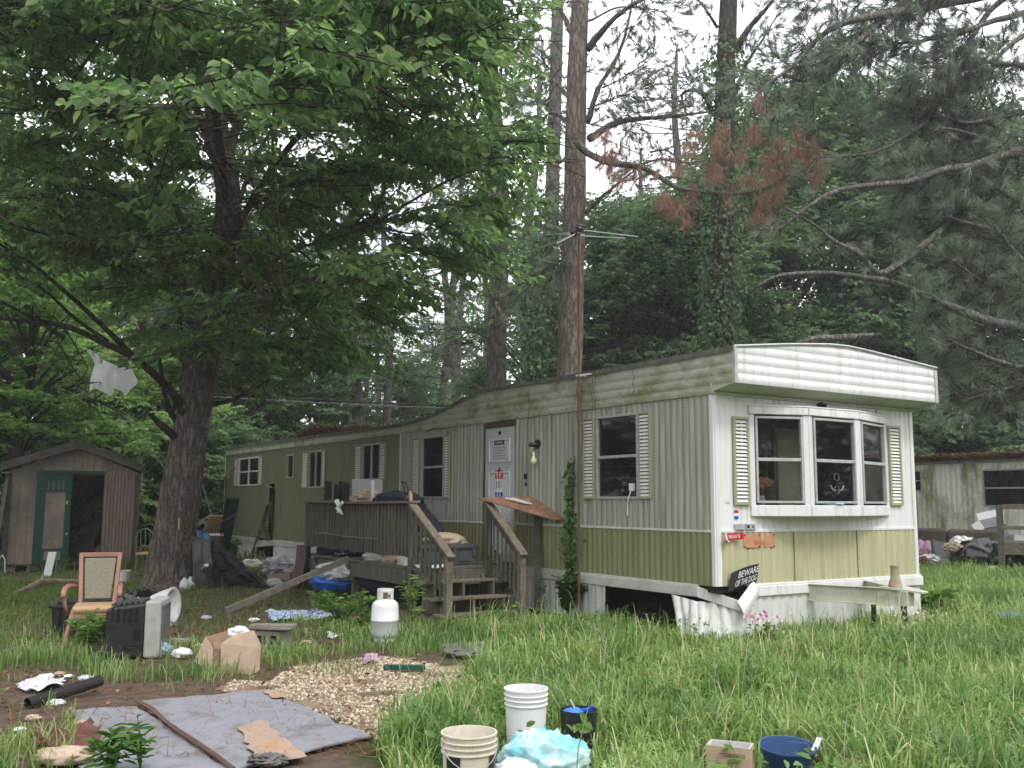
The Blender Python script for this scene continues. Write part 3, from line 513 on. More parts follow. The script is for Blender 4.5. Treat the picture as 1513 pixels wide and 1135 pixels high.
F2=Fr(F_.o,ua,F_.b,F_.c);text_geo('BEWARE',F2.at(.015,.01,.034),.085,.004,.36).build('lettering',M['signw'],st);text_geo('OF THE DOG',F2.at(-.005,-.088,.036),.075,.004,.37).build('lettering',M['signw'],st)
# towing tongue
m_=MB();ap=END(2.02,.49,1.12);L0=END(1.60,.49,.03);L1=END(2.75,.49,.03)
for p,t in ((L0,.20),(L1,.20)):
    q=ap;d=nrm(q-p);u=np.cross(d,K)
    m_.bar(p,q,.012,.19);m_.bar(p+K*.10+u*.0,q+K*.10,.075,.012);m_.bar(p-K*.10,q-K*.10,.075,.012)
hd=-S*.9+E*.12;c0=ap-hd*.28;m_.hexa([c0+E*-.10+K*.095,c0+E*.34+K*.095,ap+hd*.26+E*.13+K*.06,ap+hd*.26+K*.06,c0+E*-.10+K*.125,c0+E*.34+K*.125,ap+hd*.26+E*.13+K*.085,ap+hd*.26+K*.085])
m_.box(Fr(ap,E,-S,K),-.05,.10,-.05,.08,-.1,.08);ht=m_.build('tow_tongue',M['hitch'],home,bevel=.004)
m_=MB();m_.lathe(fz(ap+S*.12+E*.02+K*.11),[(.085,0),(.082,.03),(.06,.10),(.05,.16),(.05,.25),(.054,.25),(.054,.27)],16,cap1=True);m_.build('coupler_post',mat('rusted white post',(.40,.36,.30),(.28,.18,.11),7,.8,.3,dirt=(.28,.11,.05),dlim=(.5,.65)),ht)
m_=MB();j=END(1.98,0,.72);m_.tube([j+K*-.02,j+K*.40],.035,8);m_.build('jack_leg',M['blackp'],ht);MB().tube([ap+K*-.1,ap-K*.28],.04,8).build('jack_leg',M['blackp'],ht)
# torn wall opening at the back
m_=MB();m_.grid(lambda p,q:SIDE(16.36-.28*p+.1*q,2.02+.25*q*(1-p)-.05*p,.02+.16*q+.05*math.sin(p*4)),5,5);m_.grid(lambda p,q:SIDE(16.02-.12*q,.75+1.2*p,.01+.16*q*math.sin(p*3.1)),8,3);m_.grid(lambda p,q:SIDE(16.05-.25*p+.1*q,.60+.35*q,.03+.25*p+.1*q),4,4);m_.build('torn_siding',M['green'],home,solid=.004)
# ---------------------------------------------------------------- roof litter, antenna
tag(MB().tube([D(1178,508,14.0),D(1210,501,13.9),D(1250,499,13.8),D(1292,495,13.7)],[.05,.06,.05,.03],8,jit=.3).build('fallen_limb',M['limb']),'broken bare limb lying across the raised front roof','branch')
def needles_on(name,fn,n,mt,ln=.16,w=.006,spread=.5):
    "loose needle litter: thin triangles lying at random"
    P=np.array([fn() for _ in range(n)]);a=rng.uniform(0,6.3,n);d=np.stack([np.cos(a),np.sin(a),rng.normal(0,.25,n)],1)*ln*rng.uniform(.5,1.1,n)[:,None];u=np.stack([-np.sin(a),np.cos(a),np.zeros(n)],1)*w
    V=np.stack([P-u,P+u,P+d],1).reshape(-1,3);return npmesh(name,V,np.arange(3*n).reshape(-1,3),mt,loc=P[0])
def rl(): 
    s=rnd.gauss(13.3,1.2);v=rnd.random()**1.5*.55;return TF(s,.03-4*v,rz(s,v)+.02+.20*rnd.random()*math.exp(-((s-13.3)/1.6)**2))
stuff(needles_on('roof_pine_straw',rl,9000,M['straw'],.2,.008),'drift of red brown pine straw on the low rear roof','pine straw')
an=thing('tv_antenna','tall thin rusty mast with spread antenna rods strapped to the long wall','antenna',TF(2.55,.17,0))
b0=TF(2.55,.17,0);t0=TF(2.50,.17,5.62);m_=MB();m_.tube([b0,(b0+t0)/2,t0],.021,10);m_.build('mast',M['rust'],an)
m_=MB();m_.blob(t0+K*.03,(.06,.06,.05),3,.4,n=8);m_.blob(t0+np.array([-.08,0,-.05]),(.05,.05,.04),4,.4,n=8);m_.bar(t0+np.array([-.05,0,-.1]),t0+np.array([-.07,0,-.25]),.02);m_.build('antenna_hub',M['blackp'],an)
for px,py in ((943,350),(923,352)):
    m_=MB();m_.tube([t0+K*(.0 if py==350 else -.09),D(px,py,14.0)],.009,6);m_.build('rod',M['antm'],an)
for px,py,y in ((775,376,15),(760,352,15.5),(822,360,13.6)):
    m_=MB();m_.tube([t0+K*-.03,D(px,py,y)],.011,6);m_.build('rod',M['antm'],an)
m_=MB();m_.tube([D(826,346,14.6),D(864,347,14.7)],.010,6);m_.build('rod',M['antm'],an)
m_=MB();m_.bar(TF(2.52,.02,3.45),TF(2.5,.19,3.45),.03);m_.bar(TF(2.38,.05,3.47),TF(2.56,.2,3.45),.02);m_.build('bracket',M['alu'],an)
def vinewire(pts,r=.006): return MB().tube(pts,r,5)
m_=MB()
for s,z0,z1 in ((2.62,3.45,1.9),(2.72,3.4,2.7),(2.36,3.42,2.9),(2.30,3.5,2.95),(1.45,3.45,3.1),(4.0,3.4,2.9)):
    m_.tube([SIDE(s+.02*math.sin(k*1.3+s*9),z0+(z1-z0)*k/9,.055) for k in range(10)],.004,4)
m_.tube([SIDE(7.6,2.9,.04),SIDE(7.2,2.98,.05),SIDE(6.75,2.95,.05),SIDE(6.6,2.82,.05)],.006,5);m_.build('hanging_wires',M['wire'],home)
m_=MB();m_.box(SIDE,1.50,1.57,1.78,1.88,.0,.05);m_.tube([SIDE(1.53,1.78,.05),SIDE(1.58,1.66,.06),SIDE(1.62,1.55,.04),SIDE(1.60,1.45,.05)],.008,5);tag(m_.build('plug_adapter',M['whitep']),'white plug adapter with a dangling cord at the dark square window','plug')
tag(MB().grid(lambda p,q:TF(2.1-.35*p*(1-q*.8),-.16-.03*math.sin(p*9),1.72+.7*q),10,8).build('red_cloth',flat('dull red cloth',(.20,.02,.03),.9),solid=.006),'dark red cloth hanging inside the window left of the front corner','cloth')
tag(MB().grid(lambda p,q:TF(7.62-.42*p,-.14-.03*math.sin(p*25),1.70+1.1*q),24,4).build('curtain',flat('grey curtain',(.20,.21,.20),.9),solid=.004),'limp grey curtain inside the window left of the white door','curtain')
tag(MB().lathe(fz(TF(7.15,-.12,1.72)),[(.0,0),(.08,0),(.075,.15),(.1,.25),(.06,.34)],12).build('clay_pot',flat('terracotta',(.35,.10,.05))),'terracotta pot on the sill inside the window left of the door','pot')
text_geo('Don',sfr(7.12,2.02,-.02),.10,.002,.28).build('window_lettering',flat('grey decal',(.4,.42,.42)),fm)
# inside the bay
ch=thing('indoor_armchair','dark upholstered armchair back seen through the left bay pane','armchair',TF(.85,-1.2,.62));m_=MB();m_.box(TF,.55,1.25,-1.55,-.75,.62,1.1);m_.box(TF,.42,.58,-1.6,-.70,.62,1.95);m_.build('armchair_body',M['sofa'],ch,bevel=.05)
fv=thing('flower_vase','orange artificial flower in a small white vase behind the left bay pane','vase',END(.85,1.60,-.03));m_=MB();m_.lathe(fz(END(.85,1.60,-.03)),[(.04,0),(.05,.05),(.03,.1),(.035,.12)],12);m_.build('vase',M['louver'],fv)
m_=MB();m_.blob(END(.88,1.88,-.03),(.10,.07,.06),2,.5,n=10);m_.tube([END(.85,1.7,-.03),END(.87,1.86,-.03)],.008,5);m_.build('flower',flat('orange petals',(.6,.25,.13)),fv)
m_=MB();m_.blob(END(1.7,1.62,.16),(.28,.08,.035),5,.4,n=12);tag(m_.build('blue_towel',flat('pale blue cloth',(.35,.6,.68))),'pale blue cloth bundle on the sill of the centre bay pane','cloth')
wh=thing('window_hook','clear plastic suction hook with curled arms on the centre bay pane','hook',END(1.95,1.75,.26));m_=MB()
for dz,r in ((.0,.05),(.17,.05)):m_.lathe(Fr(END(1.92,1.80+dz,.265),E,K,-S),[(.0,0),(r*.6,.004),(r,.012),(r,.02)],16)
m_.tube([END(1.92,1.80,.27),END(2.02,1.80,.275),END(2.06,1.86,.275)],.009,6);m_.tube([END(1.92,1.80,.27),END(1.84,1.80,.275),END(1.80,1.86,.275)],.009,6);m_.build('hook_body',flat('clear grey plastic',(.6,.63,.68),.2,spec=.7),wh)
tag(MB().hexa([END(2.72,1.62,-.1),END(3.2,1.62,-.25),END(3.2,1.62,-.27),END(2.75,1.62,-.12),END(2.65,2.55,-.2),END(2.95,2.35,-.3),END(2.95,2.35,-.32),END(2.65,2.55,-.22)]).build('cardboard_sheet',M['card']),'tilted tan cardboard sheet behind the right bay pane','cardboard')
m_=MB()
for i in range(18):m_.box(END,2.80,3.25,2.70-i*.03,2.715-i*.03,-.30,-.27)
tag(m_.build('window_blind',M['louver']),'drooping white blind behind the right bay pane','blind')
tag(MB().hexa([END(1.75,.62,-.55),END(2.65,.62,-.75),END(2.65,.62,-.79),END(1.75,.62,-.59),END(1.75,2.66,-.55),END(2.65,2.66,-.75),END(2.65,2.66,-.79),END(1.75,2.66,-.59)]).build('cupboard_door',mat('tan cupboard',(.50,.41,.30),(.42,.34,.25),3,.6,.05)),'tall tan cupboard door standing inside behind the centre bay pane','cupboard')
# ---------------------------------------------------------------- neighbouring mobile home
NB=Fr(C+E*17.1,S,K,-E)
nh=thing('mobile_home','mossy grey mobile home beyond the white one, with moss and needles along its roof edge','mobile home',NB(6,0,0))
NW=[(3.9,6.86,1.55,2.60),(8.72,9.03,2.0,2.62)]
m_=MB();corr(m_,NB,-3,16,.2,2.78,pitch=.16,amp=.02,holes=NW,n=6);m_.build('siding',M['nwall'],nh)
m_=MB();m_.box(NB,-3,16,2.78,2.86,-.02,.05);m_.box(NB,-3,16,.0,.2,-.02,.03);m_.build('eave_trim',M['fascia'],nh)
m_=MB();m_.box(NB,-3,-2.95,.1,2.8,-3.9,0).box(NB,15.95,16,.1,2.8,-3.9,0).box(NB,-3,16,.1,2.8,-3.95,-3.9).box(NB,-3,16,.1,.15,-3.9,-.05).box(NB,-2.9,15.9,2.7,2.74,-3.9,-.05);m_.build('end_wall',M['nwall'],nh)
m_=MB();m_.grid(lambda p,q:NB(-3+19*p,2.86+.2*(1-abs(2*q-1)**2)+.02*mn.noise(Vector((p*70,q*9,2))),.12-4.1*q),80,8);m_.build('roof',M['roof'],nh,solid=.03)
window(NB,nh,*NW[0],mull=False,fw=.05);window(NB,nh,*NW[1],fw=.04)
def nl():
    v=rnd.random()**2*.8;return NB(rnd.uniform(2,12),2.88+.2*(1-abs(2*v*.25-1)**2)+.17*rnd.random()*(1-v),.14-1.1*v)
stuff(needles_on('roof_needle_litter',nl,16000,M['straw'],.16,.014),'thick brown needle litter along the roof edge of the mossy home','needle litter')
m_=MB()
for k in range(900):
    a=rnd.uniform(2,12);v=rnd.random();h=.09+.09*rnd.random()*abs(mn.noise(Vector((a,0,0))))*3;c=NB(a,2.93+.12*v,.05-.8*v);m_.add([c,c+np.array([.03,0,0]),c+np.array([.015+rnd.gauss(0,.04),rnd.gauss(0,.04),h])],[(0,1,2)])
stuff(m_.build('roof_weeds',M['weed'],recalc=False),'small green weeds sprouting from the needle litter on the mossy roof','weeds')
# neighbour landing rail
L=NB.at(0,0,1.9)
rl_=thing('wooden_railing','weathered open railing of the neighbouring porch at the right edge','railing',G(1480,826))
p0=D(1482,850,23.5)
def nd(px,py,Y): return D(px,py,Y)
Rf=Fr(G(1477,852),nrm([.84,-.54,0]),nrm([.54,.84,0]),K)
m_=MB();m_.box(Rf,0,.13,0,.13,0,1.62);m_.build('post',M['wood'],rl_)
for z0,z1,n in ((1.52,1.64,'top_rail'),(1.06,1.14,'rail'),(.50,.72,'beam')):
    m_=MB();m_.box(Rf,.13,3.5,-.02,.10,z0,z1);m_.build(n,M['woodh'],rl_)
m_=MB();m_.box(Rf,2.4,2.53,0,.13,0,1.52);m_.build('post',M['wood'],rl_)
m_=MB()
for k in range(14):m_.box(Rf,-.05+k*.26,.19+k*.26,.0,2.2,.721,.75)
m_.build('porch_floor',M['wood'],rl_)
# things dumped by the neighbour
sf=thing('sofa','brown sofa slumped against the mossy home wall','sofa',D(1400,838,24.5))
Sf=Fr(D(1400,836,24.6)*np.array([1,1,0]),nrm([.84,-.54,0])*1.,nrm([.54,.84,0]),K)
m_=MB();m_.box(Sf,-1.3,1.1,.1,1.0,.08,.48);m_.build('seat',M['sofa'],sf,bevel=.06);m_=MB();m_.box(Sf,-1.3,-.12,.75,1.05,.4,1.0);m_.box(Sf,-.10,1.1,.75,1.05,.4,.98);m_.build('backrest',M['sofa'],sf,bevel=.09)
for a in (-1.5,1.1):
    m_=MB();m_.box(Sf,a,a+.22,.1,1.0,.05,.72);m_.build('armrest',M['sofa'],sf,bevel=.07)
def gzr(px,py,h=0): return G(px,py)+K*h
def blob(name,px,py,r,mt,label,cat,seed=0,amp=.35,n=14,dz=0,fr=1.6,smooth=True,Y=None):
    c=(G(px,py) if Y is None else D(px,py,Y));m=MB();m.blob(c+K*(r[2]*.8+dz),r,seed,amp,fr,n,flat=.01 if dz==0 and Y is None else None);return tag(m.build(name,M[mt],smooth=smooth),label,cat)
tvm=thing('flat_television','black framed flat television tipped back among the rubbish by the sofa','television',G(1415,842));Fm=fz(G(1412,845)+K*.02,-15,62,14)
m_=MB();m_.box(Fm,-.5,.55,.02,.75,-.03,.03);m_.build('casing',M['blackp'],tvm,bevel=.01);m_=MB();m_.box(Fm,-.45,.50,.08,.70,.03,.034);m_.build('screen',M['screen'],tvm)
blob('clothes_pile',1372,842,(.55,.4,.34),'pinkc','heap of pink and dark clothes between the white home and the television','clothes',2,.6,fr=2.2)
blob('clothes_pile',1385,832,(.5,.4,.36),'limec','heap of lime and purple clothes in front of the brown sofa','clothes',5,.6,fr=2.2)
blob('trash_bag',1462,846,(.75,.5,.40),'blackbag','black trash bag spread in front of the tipped cartons','trash bag',7,.5,fr=2)
blob('trash_bag',1490,850,(.35,.4,.36),'blackbag','small black trash bag beside the porch post','trash bag',9,.5,fr=2)
def carton(name,F,w,d,h,mt,label,cat='box',flaps=True,th=.008,inner=None):
    r=thing(name,label,cat,F.o);m=MB()
    for q in ((0,w,0,th),(0,w,d-th,d),(0,th,th,d-th),(w-th,w,th,d-th)):m.box(F,*q,0,h)
    m.box(F,th,w-th,th,d-th,0,th);m.build('carton_wall',M[mt],r)
    if flaps:
        for p,q,dr in ((F(0,0,h),F(w,0,h),-F.b*.7+F.c*.5),(F(0,d,h),F(w,d,h),F.b*.7+F.c*.35),(F(0,0,h),F(0,d,h),-F.a*.7-F.c*.3)):
            m=MB();e=nrm(dr)*min(w,d)*.45;t=nrm(np.cross(q-p,dr))*th
            m.hexa([p,q,q+e,p+e,p+t,q+t,q+e+t,p+e+t]);m.build('flap',M[mt],r)
    return r
carton('carton',fz(G(1437,836)+K*.35,20,-20,25),.6,.45,.5,'card','open carton tipped up on the rubbish heap beside the television')
carton('carton',fz(G(1462,836)+K*.5,-10,25,-15),.55,.5,.55,'cardin','white carton topmost of the rubbish heap by the porch rail')
carton('carton',fz(G(1500,838)+K*.42,5,0,5),.55,.4,.42,'cardin','pale carton seen through the porch rail',flaps=False)
for i in range(30):
    px,py=rnd.uniform(1358,1505),rnd.uniform(828,848);hh_=rnd.choice([.1,.25,.4,.55]) if px>1400 else rnd.choice([.1,.25,.4]);r=rnd.uniform(.10,.26);mt=rnd.choice(['paper','card','blackbag','film','beige','grayfab','whitep','card','trim','navy','redbrown'])
    m=MB()
    if i%3==0: m.box(fz(G(px,py)+K*hh_,rnd.uniform(0,90),rnd.uniform(-30,30),rnd.uniform(-30,30)),0,r*1.6,0,r,0,r*.8)
    else: m.blob(G(px,py)+K*(r*.5+hh_),(r*1.3,r,r*.7),i+80,.7,2.4,12)
    tag(m.build('rubbish',M[mt]),'one small piece of the mixed rubbish heaped along the mossy home','rubbish','small mixed rubbish heaped along the mossy home')
blob('plastic_tub',1468,852,(.2,.15,.13),'whitep','small white tub on the grass below the black bag','tub',3,.1)
tag(bed('blue_tarp_scrap',[tuple(G(*q)[:2]) for q in ((1470,925),(1530,932),(1540,945),(1500,938))],M['blue'],.22,st=.08),'scrap of pale blue sheet showing in the tall grass at the right edge','tarp')
# ---------------------------------------------------------------- deck and stairs
dk=thing('wooden_deck','weathered grey wooden deck with baluster railing and four steps beside the white door','deck',TF(6.5,1,0))
def tb(name,mt,*bx,bevel=.006,par=dk):
    m=MB()
    for q in bx:m.box(TF,*q)
    return m.build(name,M[mt],par,bevel=bevel)
for s,d,z in ((8.95,1.76,1.6),(6.75,1.74,.62),(4.62,1.76,1.60),(4.36,.58,1.64),(8.95,.10,1.6),(6.75,.4,.6),(4.5,.15,.6)): tb('post','wood',(s-.05,s+.05,d-.05,d+.05,0,z))
for s,d in ((3.42,1.80),(3.40,.58)): tb('stair_post','woodh',(s-.05,s+.05,d-.05,d+.05,0,.85))
m_=MB()
for k in range(12):
    m_.box(TF,4.38,9.03,.04+k*.148+.004,.04+k*.148+.144,.602+.003*math.sin(k*5),.642+.003*math.sin(k*5))
m_.build('floor_boards',M['wood'],dk,bevel=.004)
tb('beam','wood',(4.67,6.70,1.812,1.852,.37,.595),(6.80,8.90,1.812,1.852,.36,.585));tb('end_beam','wood',(4.34,4.375,.05,1.84,.37,.598))
tb('joist','wood',(5.2,5.24,.05,1.8,.42,.6),(6.2,6.24,.05,1.8,.42,.6),(7.4,7.44,.05,1.8,.42,.6),(8.4,8.44,.05,1.8,.42,.6))
def sagrail(s0,s1,d0,d1,z0,z1,sag,n=10):
    m=MB()
    for i in range(n):
        a,b=s0+(s1-s0)*i/n,s0+(s1-s0)*(i+1)/n;f=lambda s:-sag*math.sin(math.pi*(s-s0)/(s1-s0))
        m.hexa([TF(a,d0,z0+f(a)),TF(b,d0,z0+f(b)),TF(b,d1,z0+f(b)),TF(a,d1,z0+f(a)),TF(a,d0,z1+f(a)),TF(b,d0,z1+f(b)),TF(b,d1,z1+f(b)),TF(a,d1,z1+f(a))])
    return m
sagrail(4.52,9.05,1.68,1.86,1.60,1.638,.02).build('top_rail',M['woodh'],dk);sagrail(4.67,8.9,1.72,1.755,1.50,1.598,.02).build('under_rail',M['wood'],dk);sagrail(4.67,8.9,1.72,1.755,.84,.93,.02).build('bottom_rail',M['wood'],dk)
tb('end_rail','woodh',(8.90,9.02,.1,1.68,1.6,1.638),(8.93,8.97,.1,1.7,1.5,1.598),(8.93,8.97,.1,1.7,.84,.92))
for k in range(34):
    s=4.78+k*.124;tb('baluster','wood',(s-.024,s+.024,1.758,1.796,.78+.012*math.sin(k*7.),1.575+.01*math.sin(k*3.)),bevel=.003)
for k in range(12):
    d=.2+k*.13;tb('baluster','wood',(8.975,9.01,d-.018,d+.018,.78,1.57),bevel=0)
def stairrail(d,name='stair_rail'):
    p,q=TF(4.60 if d>1 else 4.34,d,1.56),TF(3.32,d,.80 if d>1 else .80);a=nrm(q-p)
    m=MB();m.bar(p+K*.045,q+K*.045,.13,.036);m.build(name,M['woodh'],dk,bevel=.005)
    m=MB();m.bar(p-K*.04+E*.0,q-K*.04-a*.06,.038,.13);m.build('under_rail',M['wood'],dk,bevel=.004)
    m=MB();m.bar(p-K*.62,q-K*.55-a*.12,.038,.12);m.build('lower_rail',M['wood'],dk,bevel=.004)
    for k in range(8):
        t=(k+.8)/8.6;c=p*(1-t)+q*t+(-E)*.035*(1 if d>1 else 1);tb_=MB();tb_.bar(c-K*.70,c-K*.04,.036,.036);tb_.build('baluster',M['wood'],dk)
stairrail(1.80);stairrail(.58)
for s,z in ((4.13,.47),(3.83,.25),(3.53,.05)):
    m=MB();m.box(TF,s-.15,s-.02,.50,1.92,z-.036,z);m.box(TF,s-.01,s+.12,.50,1.92,z-.038,z-.002);m.build('step',M['woodh'],dk,bevel=.005)
for d in (.70,1.22,1.70):
    m=MB();m.prism(Fr(TF(0,d,0),S,K,-E),[(4.36,0),(4.36,.56),(4.25,.43),(3.98,.43),(3.98,.21),(3.68,.21),(3.68,.012),(3.40,.01),(3.40,0)],-.02,.02);m.build('stringer',M['wood'],dk)
m_=MB();A=W_=None
pA=TF(4.46,.72,1.665);pB=TF(3.98,.03,1.70);pC=TF(3.10,.03,1.37);pD=TF(3.16,.16,1.355)
t=K*.018;m_.hexa([pA,pD,pC,pB,pA+t,pD+t,pC+t,pB+t]);tag(m_.build('plywood_sheet',M['ply']),'peeling brown plywood sheet laid from the stair post to the wall','plywood')
m_=MB();a,b=TF(3.75,.27,1.615),TF(3.95,.36,1.66);m_.hexa([TF(4.12,.42,1.668),TF(3.78,.28,1.60),TF(3.70,.20,1.59),TF(4.05,.30,1.668),TF(4.12,.42,1.69),TF(3.78,.28,1.622),TF(3.70,.20,1.61),TF(4.05,.30,1.69)]);tag(m_.build('paper_bundle',M['cardin']),'folded papers lying on the peeling plywood sheet','papers')
tag(MB().bar(TF(3.95,.30,1.62),TF(4.02,.34,.9),.11,.04).build('support_board',M['ply']),'short brown board propped under the plywood sheet','board')
tag(MB().bar(TF(3.72,.10,1.55),TF(3.66,.12,0),.12,.09).build('timber_post',M['trim']),'dark timber post against the wall under the plywood sheet','post')
# long plank leaning on the deck
tag(MB().bar(G(333,905)+K*.02,TF(6.62,1.93,.66),.04,.10).build('leaning_plank',M['trim' if 0 else 'pole'],bevel=.004),'long weathered plank leaning from the dirt up to the deck beam','plank')
# on the deck
gb=thing('storage_case','grey hard plastic storage case on the deck at the head of the steps','storage case',TF(4.75,1.0,.645))
for k,(d0,d1) in enumerate(((1.12,1.62),(.62,1.10))):
    m=MB();m.box(TF,4.60,5.0,d0,d1,.645,.93);m.build('case_body',M['greyp'],gb,bevel=.02)
    m=MB();m.box(TF,4.57,5.03,d0-.015,d1+.015,.90,.95);m.box(TF,4.575,4.6,d0+.04,d0+.10,.78,.92);m.box(TF,4.575,4.6,d1-.10,d1-.04,.78,.92);m.box(TF,4.585,4.6,d0+.14,d1-.14,.70,.84);m.build('case_lid',M['greyp'],gb,bevel=.008)
nb=thing('folded_tent_bag','long dark navy nylon bag leaning on the wall behind the stair rail','bag',TF(5.4,.9,.65))
m_=MB();p,q=TF(6.35,.9,1.50),TF(5.15,.75,.72);pts=[p*(1-t)+q*t for t in np.linspace(0,1,12)];m_.tube(pts,[.08,.17,.20,.21,.20,.21,.20,.19,.19,.18,.16,.08],14,jit=.16);m_.build('bag_body',M['navy'],nb,smooth=True)
m_=MB();m_.blob(TF(6.2,1.0,1.5),(.22,.2,.16),4,.4);m_.build('bag_hood',M['navy'],nb,smooth=True);m_=MB();m_.blob(TF(6.05,1.15,1.28),(.07,.07,.04),2,.3,n=8);m_.build('tag_patch',M['signw'],nb)
wb=thing('white_bottle','white plastic bottle standing behind the stair rail top','bottle',TF(5.1,1.55,.645));m_=MB();m_.lathe(fz(TF(4.98,1.55,.645)),[(0,0),(.06,0),(.063,.02),(.063,.60),(.05,.68),(.03,.72)],14);m_.build('bottle_body',M['whitep'],wb,smooth=True);m_=MB();m_.lathe(fz(TF(4.98,1.55,1.365)),[(.036,0),(.036,.06),(0,.06)],12);m_.build('cap',M['signw'],wb)
blob('beige_cloth',0,0,(.30,.20,.10),'beige','crumpled beige cloth bundle behind the grey storage case','cloth',3,.6).location=TF(5.15,.9,.93)
cs=tag(MB().grid(lambda p,q:TF(4.62-.35*p,1.75-.5*q,.655+.02*math.sin(p*9+q*5)),8,8).build('newspaper_scraps',M['paper'],solid=.004),'torn papers lying on the deck edge beside the storage case','paper')
bk=thing('slatted_chair','black slatted chair back standing on the deck behind the railing','chair',TF(8.3,1.2,.645))
for k,(px,w,top_) in enumerate(((488,.16,711),(497,.12,716),(505,.15,711),(511,.08,714))):
    m=MB();a=hit(px-3*(k==0),top_,TF(0,1.3,0),E);b=a*1.;b[2]=.66;m.bar(b,a,.14 if k!=1 else .09,.03,up=S);m.build('backrest_slat',M['blackp'],bk,bevel=.004)
m=MB();m.bar(hit(479,721,TF(0,1.35,0),E),hit(490,748,TF(0,1.35,0),E),.03);m.build('side_rail',M['blackp'],bk);m=MB();m.box(TF,7.5,8.3,.8,1.3,.95,1.0);m.box(TF,7.5,7.55,1.25,1.3,.65,.95);m.box(TF,8.25,8.3,1.25,1.3,.65,.95);m.box(TF,7.5,7.55,.8,.85,.65,.95);m.box(TF,8.25,8.3,.8,.85,.65,.95);m.build('seat_frame',M['blackp'],bk)
P1,P2,P3,P4=[hit(*q,TF(0,1.25,0),E) for q in ((520,708),(564,709),(568,742),(524,742))];P3=P3-K*.5;P4=P4-K*.5
tag(MB().grid(lambda p,q:(P1*(1-p)+P2*p)*(1-q)+(P4*(1-p)+P3*p)*q-E*.003*math.sin(p*6),8,6).build('white_board',M['cardin'],solid=.01),'large bent white board standing on the deck behind the black bag','board')
blob('black_bag',0,0,(.34,.2,.12),'navy','black cloth bag heaped over the deck railing behind its right end','bag',6,.5).location=TF(5.75,1.45,1.56)
tag(MB().tube([TF(5.95,1.3,1.95),TF(5.8,1.3,1.93),TF(5.6,1.35,1.8),TF(5.3,1.4,1.62)],.015,6).tube([TF(5.95,1.3,1.95),TF(5.85,1.3,1.85),TF(5.7,1.35,1.72)],.012,6).build('coat_hanger',M['blackp']),'black curved strap sticking up from the bag on the deck','strap')
bc=thing('bentwood_chair','chair with curved tan arms buried in the pile on the deck','chair',TF(6.9,1.4,.645))
for a,b in ((7.3,6.75),(5.45,5.2)):
    m=MB();m.tube([TF(a,1.45,1.66),TF(a-.15,1.45,1.74),TF((a+b)/2,1.46,1.765),TF(b+.05,1.48,1.72),TF(b,1.5,1.56),TF(b,1.5,1.3)],.028,8);m.build('armrest',M['vinyl'],bc,smooth=True)
m=MB();m.box(TF,5.3,7.2,.9,1.4,1.05,1.12);m.box(TF,5.3,5.35,1.3,1.35,.65,1.05);m.box(TF,7.1,7.15,1.3,1.35,.65,1.05);m.build('seat',M['sofa'],bc,bevel=.02)
blob('dried_flowers',0,0,(.22,.10,.10),'beige','bunch of pale dried flowers and cloth in front of the white board on the deck','dried flowers',8,.8,fr=3,smooth=False).location=TF(6.95,1.45,1.62)
tag(MB().tube([TF(6.68,1.48,1.55),TF(6.72,1.48,1.98)],.035,8).build('paper_roll',M['cardin']),'upright white roll beside the dried flowers on the deck','roll')
m_=MB();m_.tube([TF(7.3,1.88,1.62),TF(7.15,1.9,1.52),TF(7.2,1.9,1.42)],[.05,.03,.02],6);m_.tube([TF(7.05,1.88,1.6),TF(7.2,1.9,1.5),TF(7.0,1.9,1.4)],[.03,.05,.02],6);tag(m_.build('white_rag',M['signw']),'white knotted rag tied on the front deck rail','rag')
m_=MB();m_.tube([TF(8.4,1.84,1.02),TF(7.9,1.84,1.05),TF(6.9,1.84,1.02),TF(5.7,1.84,1.02),TF(5.68,1.84,1.06)],.012,6);m_.tube([TF(5.7,1.84,1.02),TF(5.7,1.84,1.6)],.004,4);m_.tube([TF(7.8,1.84,1.05),TF(7.8,1.84,1.62)],.004,4);tag(m_.build('hanging_rod',M['pole']),'thin pale rod hung on wires across the deck balusters','rod')
for i,(s,r,mt,lb) in enumerate(((8.3,.16,'navy','dark blue cloth lump under the left end of the deck railing'),(7.6,.14,'blackbag','black plastic lump on the deck floor behind the leaning plank'),(6.4,.13,'whitep','white jug lying on the deck floor by the middle post'),(5.6,.15,'card','brown paper lump on the deck floor near the stair post'),(5.05,.14,'paper','grey crumpled paper heap on the deck floor by the stair post'))):
    m=MB();m.blob(TF(s,1.5,.70),(r*1.6,r,r*.8),i+11,.5,2);tag(m.build('deck_junk',M[mt],smooth=True),lb,'junk')
m_=MB();m_.grid(lambda p,q:TF(9.05-.50*p+.18*q-.12*math.sin(q*3),1.90+.05*math.sin(p*14)+.08*q,.80-.80*q),20,14);tag(m_.build('striped_cloth',M['stripe'],solid=.012,smooth=True),'dusty pink striped cloth hanging down from the left end of the deck','cloth')
